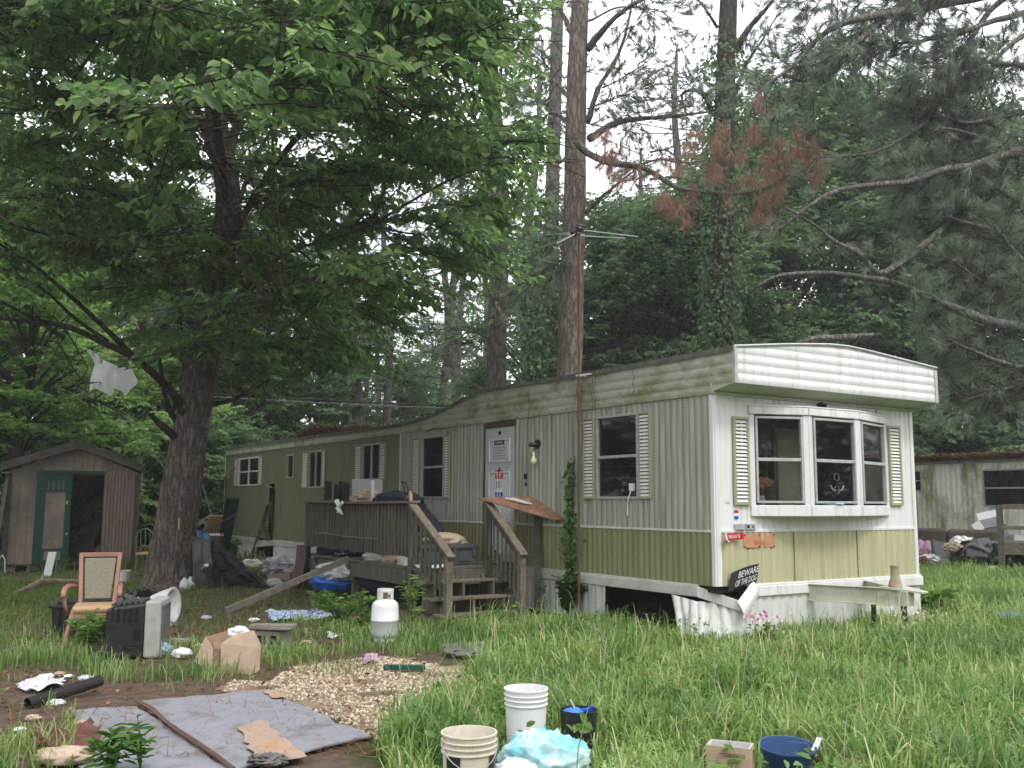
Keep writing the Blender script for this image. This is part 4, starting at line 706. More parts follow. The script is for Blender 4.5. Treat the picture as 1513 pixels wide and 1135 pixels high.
# under the deck
bn=thing('dark_bin','dark plastic bin under the left end of the deck','bin',TF(8.3,1.75,0));m_=MB();m_.lathe(fz(TF(8.25,1.62,0)),[(.20,0),(.24,.55),(.26,.56),(.26,.60),(.22,.60)],20,cap0=True);m_.build('bin_body',M['navy'],bn,smooth=False)
m_=MB();m_.hexa([TF(8.4,.9,.03),TF(7.0,.6,.03),TF(7.0,.58,.03),TF(8.4,.88,.03),TF(8.3,.5,.42),TF(7.2,.3,.5),TF(7.2,.28,.5),TF(8.3,.48,.42)]);tag(m_.build('tan_board',M['beige']),'tan panel leaning in the shade under the deck','panel')
blob('blue_bag',0,0,(.32,.25,.16),'blue','bright blue plastic bag bulging out under the deck','plastic bag',4,.5,fr=2).location=TF(7.25,1.95,.12)
blob('blue_bag',0,0,(.20,.18,.14),'blue','small blue plastic bag on top of the foil heap under the deck','plastic bag',14,.5,fr=2).location=TF(7.75,1.6,.38)
blob('foil_scraps',0,0,(.40,.25,.16),'paper','crumpled silver grey wrappers piled on the blue bag','wrappers',9,.8,fr=3,smooth=False).location=TF(7.1,1.75,.28)
blob('dark_blanket',0,0,(.7,.4,.28),'navy','dark blanket heap in the shade behind the propane tank','blanket',10,.4).location=TF(5.9,1.1,.12)
tag(MB().grid(lambda p,q:TF(6.7-.7*p,1.35-.5*q,.06+.42*q*(1-.3*p)),5,5).build('grey_sheet_metal',M['grayfab'],solid=.01),'slanting dark grey sheet under the middle of the deck','sheet metal')
# ---------------------------------------------------------------- things in the yard
pt=thing('propane_tank','white propane tank standing in the grass before the deck steps','propane tank',G(568,948));Fp=fz(G(568,948),20);Fp.c=K*.80
m_=MB();m_.lathe(Fp,[(.12,0),(.125,.045),(.11,.05),(.135,.07),(.157,.12),(.158,.30),(.160,.302),(.160,.318),(.158,.32),(.157,.50),(.145,.55),(.11,.59),(.05,.61),(0,.615)],36);m_.build('tank_body',M['tank'],pt,smooth=True)
m_=MB()
for a0,a1 in ((-60,60),(120,240)):
    P=[(math.radians(a),) for a in range(a0,a1+1,12)];V=[];
    for (a,) in P:
        for z in (.595,.615,.74,.755): V.append(Fp(.092*math.cos(a),.092*math.sin(a),z))
    n=len(P);m_.add(V,[(i*4+j,(i+1)*4+j,(i+1)*4+j+1,i*4+j+1) for i in range(n-1) for j in range(3)])
n=28;V=[];
for i in range(n):
    a=2*math.pi*i/n
    for z in (.715,.735,.755):V.append(Fp((.094-.004*(z==.755))*math.cos(a),(.094-.004*(z==.755))*math.sin(a),z))
m_.add(V,[(i*3+j,((i+1)%n)*3+j,((i+1)%n)*3+j+1,i*3+j+1) for i in range(n) for j in range(2)]);m_.build('collar',M['tank'],pt,solid=.006)
m_=MB();m_.tube([Fp(0,0,.6),Fp(0,0,.68)],.022,10);m_.tube([Fp(0,0,.65),Fp(.06,-.02,.655)],.016,8);m_.tube([Fp(0,0,.68),Fp(0,0,.70)],.03,8);m_.build('valve',mat('brass',(.35,.27,.12),(.2,.15,.08),9,.4,.1,metal=.7),pt)
def bucket(px,py,label,R=.158,h=.38,mt='whitep',ribs=True,tilt=None,name='bucket'):
    r=thing(name,label,'bucket',G(px,py));F=fz(G(px,py),13,tilt);b=R*.86
    prof=[(0,.0),(b,0),(b+.002,.01)]
    rr=lambda z:b+(R-b-.004)*z/h
    if ribs:
        for z in (h-.098,h-.068,h-.038):prof+=[(rr(z),z-.008),(rr(z)+.008,z-.006),(rr(z)+.009,z),(rr(z),z+.002)]
    prof+=[(R,h-.012),(R+.004,h-.008),(R+.003,h),(R-.006,h),(R-.008,h-.02),(b-.006,.012),(0,.012)]
    m=MB();m.lathe(F,prof,40);m.build('bucket_body',M[mt],r,smooth=False);return r,F
bucket(777,1112,'tall white plastic bucket standing upright in the grass behind the teal bag',.142,.41)[0]
r,F=bucket(855,1108,'black bucket holding blue plastic pieces right of the tall white bucket',.122,.26,'blackp',False);m_=MB();m_.blob(F(-.03,.02,.235),(.07,.06,.03),3,.2,n=10);m_.build('blue_scoop',flat('light blue plastic',(.05,.22,.65)),None);tag(bpy.data.objects['blue_scoop'],'light blue scoop lying in the black bucket','scoop')
tag(MB().bar(F(-.02,0,.24),F(.08,-.01,.262),.03,.02).bar(F(.07,-.01,.22),F(.085,-.03,.285),.03,.02).build('blue_tool',M['rblue'],bevel=.004),'dark blue plastic handle across the black bucket','tool');tag(MB().bar(F(.0,.0,.22),F(-.05,.03,.32),.02,.006).build('putty_knife',M['alu']),'thin metal blade standing in the black bucket','tool')
r,F=bucket(692,1185,'stained cream bucket nearest the camera with a dark label band',.152,.37,'dirtyp')
for a0 in (-2.7,-.9,):
    m_=MB();V=[]
    for i in range(8):
        a=a0+i*.09
        for z in (.13,.265): V.append(F((.1325+.02*z/.37+.003)*math.cos(a),(.1325+.02*z/.37+.003)*math.sin(a),z))
    m_.add(V,[(i*2,i*2+2,i*2+3,i*2+1) for i in range(7)]);m_.build('label_patch',M['blackp'],r)
m_=MB();m_.tube([F(.155*math.cos(a),.155*math.sin(a),.33-.13*math.sin(-a)) for a in np.linspace(-3.1,-.05,16)],.003,5);m_.build('bail_handle',M['alu'],r)
c=G(805,1150);m_=MB();m_.blob(c+K*.10,(.23,.19,.15),21,.42,1.5,34,flat=.0);tag(m_.build('teal_bag',M['teal'],smooth=True),'crumpled clear bag printed teal and white in front of the tall white bucket','plastic bag')
c=G(765,1165);m_=MB();m_.blob(c+K*.06,(.13,.10,.08),23,.5,1.8,24,flat=.0);tag(m_.build('clear_bag',M['film'],smooth=True),'small crumpled clear film bag beside the teal and white bag','plastic bag')
tag(MB().lathe(fz(G(905,1150)),[(0,.02),(.07,.02),(.075,.035),(.07,.045),(0,.045)],20).build('plastic_disc',M['whitep']),'round white lid at the bottom edge right of the teal bag','lid')
bx=carton('printed_carton',fz(G(1044,1168),-22),.25,.15,.25,'card','small open carton with a printed number, white inside, at the bottom edge',flaps=False);Fb=fz(G(1044,1168),-22)
text_geo('20800015',Fb.at(.15,-.003,.145).__class__(Fb(.16,-.003,.195),Fb.a,Fb.c,-Fb.b),.022,.002,.12).build('printed_number',M['signk'],bx);m_=MB();m_.box(Fb,.008,.242,.137,.141,.02,.249);m_.box(Fb,.009,.013,.01,.14,.02,.249);m_.box(Fb,.237,.241,.01,.14,.02,.249);m_.build('carton_lining',M['cardin'],bx)
tag(MB().hexa([Fb(.20,-.35,0),Fb(.45,-.2,0),Fb(.52,-.33,0),Fb(.3,-.5,0),Fb(.30,-.2,.12),Fb(.45,-.16,.10),Fb(.52,-.29,.1),Fb(.38,-.36,.12)]).build('flat_cardboard',M['card']),'folded tan cardboard between the printed carton and the blue tub','cardboard')
tb_=thing('blue_tub','shallow dark blue tub with a white handle at the bottom right','tub',G(1163,1150));F=fz(G(1163,1150)+K*.03,0,6);m_=MB();m_.lathe(F,[(0,0),(.11,0),(.165,.15),(.172,.155),(.172,.165),(.16,.163),(.105,.012),(0,.012)],36);m_.build('tub_body',flat('navy tub plastic',(.03,.075,.19),.45),tb_,smooth=False);m_=MB();m_.bar(F(.15,-.03,.14),F(.20,.02,.20),.03,.012);m_.build('handle',M['signw'],tb_)
# fabric armchair
ac=thing('armchair','pink wood armchair with sage patterned back and tan seat behind the overturned television','armchair',G(135,955))
A0=Fr(G(97,962)*np.array([1,1,0]),nrm([.93,.30,0]),nrm([-.35,.93,0]),K)   # a right, b away from the camera
wd=.56
def leg(p,q,w=.045):
    m=MB();m.bar(p,q,w,w*.9);m.build('leg',M['chairw'],ac,bevel=.006)
leg(A0(-.03,-.02,0),A0(.05,.12,.95*.45));leg(A0(wd-.09,-.02,0),A0(wd-.10,.12,.42));leg(A0(.06,.75,0),A0(.12,.60,.45));leg(A0(wd-.05,.75,0),A0(wd-.12,.60,.45))
m=MB();m.box(A0.at(.02,.08,.32),0,wd-.12,0,.5,0,.07);m.build('seat_frame',M['chairw'],ac,bevel=.006);m=MB();m.box(A0.at(.03,.06,.385),0,wd-.14,0,.5,0,.075);m.build('seat',M['vinyl'],ac,bevel=.03)
bl,br=A0(.09,.50,.40),A0(wd-.115,.50,.40);tl,tr=A0(.06,.66,1.00),A0(wd-.08,.66,1.00)
for a,b in ((bl,tl),(br,tr)):
    m=MB();m.bar(a,b,.045,.04);m.build('back_post',M['chairw'],ac,bevel=.008)
m=MB();m.bar(tl+A0.a*-.02+K*-.012,tr+A0.a*.02+K*-.012,.04,.05);m.build('top_rail',M['chairw'],ac,bevel=.008)
m=MB();q=.04;m.hexa([bl+A0.a*q+A0.b*.01+K*.10,br-A0.a*q+A0.b*.01+K*.10,br-A0.a*q+A0.b*.05+K*.10,bl+A0.a*q+A0.b*.05+K*.10,tl+A0.a*q-A0.b*.03-K*.05,tr-A0.a*q-A0.b*.03-K*.05,tr-A0.a*q+A0.b*.02-K*.05,tl+A0.a*q+A0.b*.02-K*.05]);m.build('backrest',M['fabric'],ac,bevel=.012)
for sx,dx in ((-.06,-.02),(wd-.10,.10)):
    x=sx+(.0 if sx<0 else .05);m=MB();m.tube([A0(x+.09*(sx<0)+.0,.56,.64),A0(x+.02*(sx<0),.42,.655),A0(x,.20,.64),A0(x,.08,.61),A0(x+.0,.05,.56)],[.024,.027,.03,.03,.022],8);m.tube([A0(x,.08,.60),A0(x+.015,.12,.47),A0(x+.05*(1 if sx<0 else -1),.16,.36)],.02,8);m.build('armrest',M['chairw'],ac,smooth=True)
# overturned tube television
tv=thing('tube_television','bulky old television lying on its side, black back shell and grey front case','television',G(186,975));Ft=fz(G(150,974),10)
m=MB();m.hexa([Ft(0,.05,.0),Ft(.40,.0,.0),Ft(.40,.55,.0),Ft(.06,.5,.0),Ft(.0,.05,.50),Ft(.40,.0,.56),Ft(.40,.55,.56),Ft(.06,.5,.50)]);m.build('back_shell',M['blackp'],tv,bevel=.03)
m=MB();m.box(Ft,.402,.56,-.01,.56,.0,.575);m.build('front_case',M['tvgrey'],tv,bevel=.02)
m=MB();m.box(Ft,.561,.575,.05,.5,.05,.52);m.build('screen',M['screen'],tv,bevel=.005)
m=MB()
for i in range(5):m.box(Ft,.06+i*.06,.09+i*.06,-.0+.04-.012*i*.9,.06,.36,.50)
m.box(Ft,.20,.38,.0,.04,.10,.13);m.box(Ft,.02,.38,.035,.05,.30,.31);m.box(Ft,.30,.36,-.004,.03,.18,.30);m.build('vent_slots',flat('black slot',(.006,.006,.007)),tv)
m=MB()
for i in range(6):m.box(Ft,.05+i*.055,.08+i*.055,.08,.5,.52+i*.007,.545+i*.006)
m.build('top_ribs',M['greyp'],tv)
# black crate
bt=thing('black_tote','black plastic tote with ribbed lid behind the armchair legs','tote',G(95,938));Fb2=fz(G(72,942),-10);m=MB();m.hexa([Fb2(.03,.03,0),Fb2(.62,.03,0),Fb2(.62,.4,0),Fb2(.03,.4,0),Fb2(0,0,.34),Fb2(.66,0,.34),Fb2(.66,.45,.34),Fb2(0,.45,.34)]);m.build('tote_body',M['blackp'],bt,bevel=.015)
m=MB();m.box(Fb2,-.02,.68,-.02,.47,.34,.375);m.box(Fb2,.05,.61,.05,.4,.375,.42);
for i in range(5):m.box(Fb2,.08+i*.11,.12+i*.11,-.012,.0,.05,.3)
m.build('tote_lid',M['blackp'],bt,bevel=.01)
# toilet bowl on its side
tl_=thing('toilet_bowl','white toilet bowl tipped on its side beside the television','toilet',G(240,928));c=G(240,925)+K*.24
Fq=Fr(c,nrm([.15,.95,.1]),nrm([-.1,.0,1]),nrm([.9,.55,.16]));m=MB();V=[];prof=[(.0,-.22),(.08,-.215),(.135,-.18),(.17,-.11),(.19,-.02),(.20,.06),(.205,.10),(.212,.105),(.212,.13),(.18,.13),(.17,.09),(.13,0),(.06,-.09),(0,-.11)];n=32
m.add([Fq(r*1.0*math.cos(2*math.pi*k/n),r*1.1*math.sin(2*math.pi*k/n),z) for r,z in prof for k in range(n)],[(i*n+k,i*n+(k+1)%n,(i+1)*n+(k+1)%n,(i+1)*n+k) for i in range(len(prof)-1) for k in range(n)]);m.build('bowl',M['porc'],tl_,smooth=True)
m=MB();m.box(Fq,-.13,.13,-.27,-.19,-.12,.12);m.build('toilet_foot',M['porc'],tl_,bevel=.03)
blob('trash_bag',205,905,(.30,.22,.16),'blackbag','glossy black trash bag behind the armchair arm','trash bag',3,.6,fr=2.2)
blob('dark_cushion',180,905,(.22,.2,.16),'blackp','dark round cushion between the armchair and the black bag','cushion',5,.2)
# cardboard box, cut open
F=fz(G(300,992),-12);ob=thing('cardboard_box','large tan cardboard box gaping open toward the shed, crushed on one side','cardboard box',G(340,990))
m=MB();q=[F(.17,-.05,0),F(.62,-.02,0),F(.66,.0,.26),F(.22,.02,.42),]
def quad(m,p,th=.006):
    p=[np.array(x) for x in p];n_=nrm(np.cross(p[1]-p[0],p[2]-p[0]))*th;m.hexa([p[0],p[1],p[2],p[3],p[0]+n_,p[1]+n_,p[2]+n_,p[3]+n_])
CI=mat('shaded cardboard inside',(.36,.25,.17),(.30,.21,.14),8,.9,.1)
def bq(name,mt,*ps):
    m=MB()
    for p in ps: quad(m,[D(*q) for q in p],.005)
    m.build(name,mt,ob)
g1,g2=G(326,994),G(372,996);Y1,Y2=float(g1[1]),float(g2[1])
bq('front_panel',M['card'],[(326,994,Y1),(373,997,Y2),(383,958,Y2+.02),(327,951,Y1+.06)],[(327,951,Y1+.06),(383,958,Y2+.02),(375,932,Y2+.1),(346,938,Y1+.08)])
bq('left_flap',M['card'],[(287,977,Y1+.12),(313,995,Y1),(315,958,Y1+.08),(304,941,Y1+.12)])
bq('back_panel',CI,[(304,941,Y1+.34),(350,928,Y1+.42),(352,985,Y1+.42),(304,985,Y1+.34)],[(350,928,Y1+.42),(376,932,Y1+.40),(376,985,Y1+.40),(352,985,Y1+.42)])
bq('side_flap',M['card'],[(373,997,Y2),(383,990,Y2+.08),(385,952,Y2+.12),(375,932,Y2+.1)],[(315,958,Y1+.08),(304,941,Y1+.12),(304,941,Y1+.34),(316,958,Y1+.34)])
bq('bottom_panel',CI,[(313,995,Y1),(373,997,Y2),(376,985,Y1+.40),(304,985,Y1+.34)])
tag(MB().blob(D(352,936,Y1+.22),(.09,.07,.06),4,.4).build('white_wrap',M['film'],smooth=True),'white wrap stuffed in the open cardboard box','wrap')
tag(MB().tube([D(318,985,Y1+.12),D(322,960,Y1+.15),D(320,950,Y1+.18)],[.05,.06,.04],8,jit=.4).build('rotten_wood',M['log']),'chunk of rotten wood inside the open cardboard box','wood')
# concrete block with boards
cb=thing('concrete_block','grey concrete block behind the open cardboard box','block',G(388,960));F=fz(G(370,960),-8);m=MB()
m.box(F,0,.40,0,.20,0,.05).box(F,0,.40,0,.20,.15,.20).box(F,0,.045,0,.20,.05,.15).box(F,.18,.22,0,.2,.05,.15).box(F,.355,.40,0,.2,.05,.15);m.build('block_body',M['conc'],cb,bevel=.005)
for i,(z,a,lb) in enumerate(((.205,4,'lower'),(.225,-5,'middle'),(.245,8,'top'))):
    f2=fz(F(-.06+.02*i,-.02,z),-8+a);tag(MB().box(f2,0,.5,0,.18,0,.018).build('scrap_board',M['pole' if i else 'ply']),'thin scrap board, %s one of three on the concrete block'%lb,'board')
blob('blue_wrapper',238,968,(.10,.08,.06),'foil','small blue and white wrapper beside the television','wrapper',5,.6,fr=3)
blob('clear_cup',268,972,(.09,.08,.05),'film','crushed clear cup between the television and the cardboard box','cup',6,.5)
tag(MB().blob(G(275,973)+K*.03,(.022,.022,.03),1,.1,n=8).build('orange_scrap',flat('orange cap',(.6,.12,.02))),'little orange plastic piece beside the crushed cup','cap')
tag(MB().prism(fz(G(237,950)),[(0,0),(.3,.02),(.33,.16),(.02,.2)],0,.03).build('flat_stone',M['conc']),'flat grey slab beside the tipped toilet bowl','slab')
bd_=Fr(G(64,852),nrm([1,.0,0]),nrm([.10,.15,1]),nrm([0,-1,.15]));tag(MB().box(bd_,0,.17,0,.52,0,.03).build('white_board',M['whitep'],bevel=.004),'narrow white board leaning on the green shed door','board')
tag(MB().tube([G(20,880)+K*.03,G(45,872)+K*.06,G(60,866)+K*.08,G(85,864)+K*.07,G(118,863)+K*.05],[.02,.05,.06,.045,.035],8,jit=.3).tube([G(60,866)+K*.08,G(63,862)+K*.17],[.03,.02],6).build('fallen_branch',M['log']),'peeled pale branch lying in the grass before the shed','branch')
tag(MB().tube([G(40,1046)+K*.03,G(147,1024)+K*.10],.045,12,cap=False).build('black_pipe',M['rubber'],solid=.006),'black corrugated pipe lying left of the grey boards','pipe')
def litter(name,pts,mt,label,cat,lift=.012,wr=.03):
    poly=[tuple(G(*q)[:2]) for q in pts];P=np.array(poly);x0,y0=P.min(0);x1,y1=P.max(0);st=.035;nx=int((x1-x0)/st)+1;ny=int((y1-y0)/st)+1
    V=[];f=[];s0=rnd.random()*50
    for i in range(nx+1):
        for j in range(ny+1):
            x,y=x0+i*st,y0+j*st;V.append((x,y,float(hgt(x,y))+lift+wr*(.5+mn.noise(Vector((x*7,y*7,s0)))+.4*mn.noise(Vector((x*19,y*19,s0))))))
    for i in range(nx):
        for j in range(ny):
            cx,cy=x0+(i+.5)*st,y0+(j+.5)*st
            if inpoly(np.array([cx+.04*mn.noise(Vector((cx*9,cy*9,s0)))]),np.array([cy]),poly)[0] and mn.noise(Vector((cx*5,cy*5,s0+9)))>-.42:f.append((i*(ny+1)+j,(i+1)*(ny+1)+j,(i+1)*(ny+1)+j+1,i*(ny+1)+j+1))
    return tag(MB().add(V,f).build(name,M[mt],recalc=False),label,cat)
litter('shredded_paper',[(20,1015),(70,1002),(95,1006),(90,1020),(40,1026)],'paper','shredded white paper on the dirt above the black pipe','paper',wr=.06)
litter('printed_sheet',[(393,905),(470,902),(500,908),(470,916),(400,917)],'foil','blue and white printed sheet on the ground below the deck','sheet',wr=.05)
litter('white_sheet',[(372,826),(400,823),(420,830),(408,836),(380,836)],'film','white cloth heap on the ground outside the torn skirting','cloth',wr=.12)
litter('dark_mat',[(655,958),(720,952),(715,975),(660,972)],'grayfab','dark grey mat lying in the grass before the steps','mat',lift=.05,wr=.02)
litter('dark_mat',[(705,1080),(745,1070),(760,1090),(730,1110),(705,1100)],'grayfab','grey muddy mat left of the tall white bucket','mat',lift=.02,wr=.02)
litter('silver_wrapper',[(482,938),(505,937),(508,943),(484,944)],'paper','silver wrapper on the grass below the deck','wrapper',wr=.05)
litter('red_blue_wrapper',[(535,975),(556,970),(560,980),(540,983)],'pinkc','red and blue wrapper at the edge of the gravel','wrapper',wr=.06)
litter('rag_pile',[(55,1105),(100,1088),(140,1085),(150,1100),(110,1125),(60,1120)],'redbrown','dark rag with red patches lying left of the grey boards','rag',wr=.12)
blob('red_toy',118,1098,(.06,.05,.04),'red','small red plastic piece on the dark rag','toy',4,.5)
blob('crumpled_sack',95,1128,(.16,.10,.05),'beige','crumpled pale sack at the bottom left corner','sack',12,.5,fr=2.4)
tag(MB().box(fz(G(566,992),-3),0,.40,0,.05,.01,.06).build('green_strip',M['dgreen'],bevel=.006),'dark green painted strip of wood on the gravel','board')
# grey foam boards on the ground
def board(name,pts,label,mt='tarp',lift=.012,th=.012,n=22):
    A_,B_,C_,D_=[G(*q) for q in pts];m=MB();s0=rnd.random()*30
    def f(p,q):
        x=(A_*(1-p)+B_*p)*(1-q)+(D_*(1-p)+C_*p)*q;e=min(p,1-p,q,1-q);j=.03*(1-min(1,e*8))*mn.noise(Vector((p*9,q*9,s0)));x=x+np.array([j,j*1.4,0]);x[2]=float(hgt(x[0],x[1]))+lift+.012*mn.noise(Vector((x[0]*1.6,x[1]*1.6,s0)))+.008*mn.noise(Vector((x[0]*7,x[1]*7,s0)));return x
    m.grid(f,n,n);return tag(m.build(name,M[mt],solid=th,smooth=False),label,'board')
b1=board('foam_board',[(108,1050),(203,1044),(345,1145),(120,1150)],'pale grey foam board on the ground, left of the brown seam')
b2=board('foam_board',[(206,1040),(395,1024),(548,1092),(350,1142)],'large pale grey foam board on the ground right of the brown seam',lift=.03)
b3=board('torn_paper',[(352,1082),(385,1072),(452,1128),(380,1140)],'torn orange and tan paper patch lying on the right foam board','orangeb',lift=.05,th=.003,n=12)
b4=board('torn_paper',[(388,1026),(410,1026),(425,1038),(400,1038)],'small torn orange scrap at the far corner of the right foam board','orangeb',lift=.05,th=.003,n=8)
pts=[G(x,y)+K*.035 for x,y in ((200,1041),(225,1055),(250,1078),(285,1102),(318,1125),(345,1145))];tag(MB().tube(pts,[.014,.016,.013,.016,.014,.014],6,jit=.4).build('brown_edge_strip',M['tarpedge']),'brown rotten edge strip between the two foam boards','strip')
tag(MB().blob(G(395,1138)+K*.06,(.10,.06,.03),8,.6,3).build('grey_rag',M['grayfab']),'grey torn rag on the foam board at the bottom edge','rag')
F_=Fr(G(207,1080)+K*.06,nrm(G(250,1078)-G(170,1080)),nrm(G(205,1070)-G(205,1090)),K);text_geo('SXROAM',F_,.04,.006,.38).build('board_print',flat('green print',(.10,.17,.16)),b1)
# chair by the shed, things at the tree
gc=thing('metal_chair','sage metal chair with arched slatted back beside the shed','chair',G(203,852));F=fz(G(226,852),78)
for a,b in ((0,0),(.42,0),(0,.42),(.42,.42)):
    m=MB();m.tube([F(a,b,0),F(a,b,.45 if not(a==0) else .46)],.016,6);m.build('leg',M['mgreen'],gc)
m=MB();m.box(F,-.02,.44,-.02,.44,.45,.50);m.build('seat',M['vinyl'],gc,bevel=.015)
m=MB();ar=[F(0,.0,.45)]+[F(-.04,.21-.21*math.cos(t),.80+.21*math.sin(t)) for t in np.linspace(0,math.pi,12)]+[F(0,.42,.45)];m.tube(ar,.016,6)
for b in (.1,.21,.32):m.tube([F(-.01,b,.5),F(-.04,b,.92+.07*math.sin(b/.42*3.14))],.010,5)
m.tube([F(-.01,0,.62),F(-.01,.42,.62)],.008,5);m.tube([F(.0,0,.25),F(.42,0,.25)],.008,5);m.tube([F(.0,.42,.25),F(.42,.42,.25)],.008,5);m.build('backrest',M['mgreen'],gc)
tag(MB().box(fz(G(205,845),20),0,.9,0,.5,.55,.58).tube([G(212,843),G(212,843)+K*.56],.02,6).tube([G(235,843),G(235,843)+K*.56],.02,6).build('small_table',M['trim'],bevel=.004),'low dark table between the metal chair and the big tree','table')
wbk=thing('white_bucket','small white bucket under the table beside the big tree','bucket',G(182,862));m=MB();m.lathe(fz(G(182,862)),[(0,0),(.10,0),(.13,.24),(.138,.25),(.12,.25),(.095,.01),(0,.01)],22);m.build('bucket_body',M['whitep'],wbk)
for i,(px,py) in enumerate(((272,872),(281,870),(290,868))):
    m=MB();m.lathe(fz(G(px,py)),[(0,0),(.085,0),(.09,.10),(.07,.16),(.03,.20),(.03,.22),(0,.22)],12);tag(m.build('plastic_jug',M['film'],smooth=True),['leftmost','middle','rightmost'][i]+' of three clear plastic jugs at the foot of the big tree','jug')
A_=G(282,870);B_=G(322,868);T1=D(285,795,17.8);T2=D(312,800,17.9)
m=MB();m.grid(lambda p,q:(A_*(1-p)+B_*p)*(1-q)+(T1*(1-p)+T2*p)*q+np.array([.03*math.sin(p*13+q*4),-.14*math.sin(q*3)*p-.06*mn.noise(Vector((p*4,q*4,3))),.03*math.sin(q*8)]),16,16);tag(m.build('grey_sheet',M['grayfab'],solid=.01),'dusty grey sheet draped from the rubbish to the ground right of the big tree','sheet')
A_=G(320,870);B_=G(408,868);T1=D(312,798,18.2);T2=D(345,825,18.6);m=MB();m.grid(lambda p,q:(A_*(1-p)+B_*p)*(1-q)+(T1*(1-p)+(T2*(1-p)+B_*p)*p)*q+K*(.05*math.sin(p*5))+np.array([0,-.22*math.sin(q*3.1)*(.5+mn.noise(Vector((p*5,q*5,9)))),.05*mn.noise(Vector((p*9,q*6,1)))]),22,16);tag(m.build('black_sheet',M['rubber'],solid=.015),'black rubber sheet sweeping down to the dirt beside the grey sheet','rubber sheet')
tag(MB().bar(G(285,862)+K*.05,D(305,835,17.6),.07,.05).build('metal_pipe',M['alu']),'short dull pipe leaning on the grey sheet','pipe')
p=G(323,845);m=MB();m.bar(G(322,846),D(344,737,19.5),.26,.05);tag(m.build('green_plank',M['dgreen']),'dark green painted plank leaning on the far corner of the long home','plank')
tag(MB().bar(G(312,838),D(328,762,20.6),.55,.03).build('plywood_board',M['tanboard']),'tan board standing behind the green plank','board')
tag(MB().bar(G(314,836)-E*.2,D(322,790,19.4),.12,.05).build('red_board',M['redbrown']),'curled reddish brown board left of the green plank','board')
tag(MB().bar(G(322,842),D(328,790,18.9),.07,.05).build('pale_board',M['pole']),'thin pale board upright beside the green plank','board')
tag(MB().bar(G(290,850),D(303,790,18.6),.55,.04).build('scuffed_board',M['whitep']),'scuffed white panel standing right of the big tree','panel')
m=MB();A_=D(290,783,18.3);B_=D(308,786,18.3);m.grid(lambda p,q:A_*(1-p)+B_*p+np.array([.10*q*math.sin(4*q),-.05*math.sin(p*12),-.62*q*(1-.3*p)]),10,10);tag(m.build('blue_rag',M['cloth'],solid=.012),'faded blue cloth draped over the white panel by the tree','cloth')
tag(MB().tube([D(300,786,18.2),D(345,762,18.3),D(358,749,18.4)],[.03,.012,.008],6).build('garden_tool',M['trim']),'long dark handle poking out of the rubbish beside the tree','tool')
m=MB();m.tube([D(299,715,17.9),D(312,760,18.0),D(300,785,18.1)],.012,5);m.tube([D(312,760,18.0),D(290,776,18.0)],.014,5);tag(m.build('bent_rods',M['pole']),'two thin pale bent rods leaning on the right of the big tree trunk','rod')
tag(MB().bar(G(371,828)+K*.02,SIDE(16.2,1.55,.10),.10,.05).build('leaning_pole',M['pole']),'pale board leaning into the tear in the long green wall','board')
carton('small_carton',fz(G(395,858),15),.45,.25,.12,'card','low brown carton on the dirt before the deck',flaps=False)
for i,(px,py,r,mt,lb) in enumerate(((418,850,.28,'paper','grey crumpled sheet heap on the dirt left of the deck'),(436,846,.22,'grayfab','dark crumpled sheet beside the grey heap left of the deck'),(372,838,.14,'whitep','white foam lump by the foot of the leaning board'),(404,866,.10,'paper','small white paper lump right of the low carton'))):
    blob('crumpled_sheet',px,py,(r*1.3,r,r*.7),mt,lb,'sheet',i+30,.7,fr=2.6,smooth=False)
m=MB()
tag(MB().tube([D(305,700,17.0)*0+G(300,812)*0+D(241,690,17.3),D(243,712,17.3)],.012,5).build('wire_hook',M['wire']),'black wire loop hooked on the bark of the big tree','hook')
tag(MB().tube([D(265,765,17.75),D(264,782,17.75)],.018,6).build('rope_end',flat('yellow rope',(.45,.40,.15))),'short yellow rope end on the big tree trunk','rope')
# ---------------------------------------------------------------- shed
SL,SR=G(4,845),G(199,840);ax=nrm(SR-SL);fn_=np.array([ax[1],-ax[0],0]);SW=float(np.linalg.norm(SR-SL));SH=Fr(SL,ax,K,fn_)
def shp(px,py,c=0):
    p=hit(px,py,SL+fn_*c,fn_);return float((p-SL)@ax),float(p[2])
sh=thing('garden_shed','tan plywood shed with a green framed door standing open under a dark gable roof','shed',(SL+SR)/2)
rdg=shp(112,650,.18);el=shp(2,683,.18);er=shp(211,686,.18);HW=er[1]-.22;pk=rdg[1]-.16;mid=SW/2
d0=shp(55,700);d1=shp(158,700);op0=shp(106,705)[0];op1=shp(156,705)[0];dt=d0[1];dx0=d0[0];DP=2.4
m=MB()
def gable(a):return HW+(pk-HW)*(1-abs(a-mid)/mid)
xs=[0,dx0,op0,op1,SW]
def gpanel(a0,a1,z0,top=None):
    n=max(2,int((a1-a0)/.04));V=[];f=[]
    for i in range(n+1):
        a=a0+(a1-a0)*i/n;g_=-.012 if (a%.22)<.035 else 0;V+=[SH(a,z0,g_),SH(a,(top if top else gable(a)),g_)]
    for i in range(n):f.append((2*i,2*i+2,2*i+3,2*i+1))
    m.add(V,f)
gpanel(.0,dx0,.16);gpanel(dx0,op1,dt+.03);gpanel(op1,SW,.16)
m.build('front_wall',M['shed'],sh)
m=MB();m.box(SH,0,.03,.16,HW,-DP,-.02).box(SH,SW-.03,SW,.16,HW,-DP,-.02).box(SH,0,SW,.16,HW,-DP-.03,-DP);m.prism(Fr(SL-fn_*(DP+.03),ax,K,fn_),[(0,HW),(SW,HW),(mid,pk)],-.0,.03);m.build('side_wall',M['shed'],sh)
m=MB();m.box(SH,.03,SW-.03,.12,.17,-DP,-.03);m.build('shed_floor',M['trim'],sh)
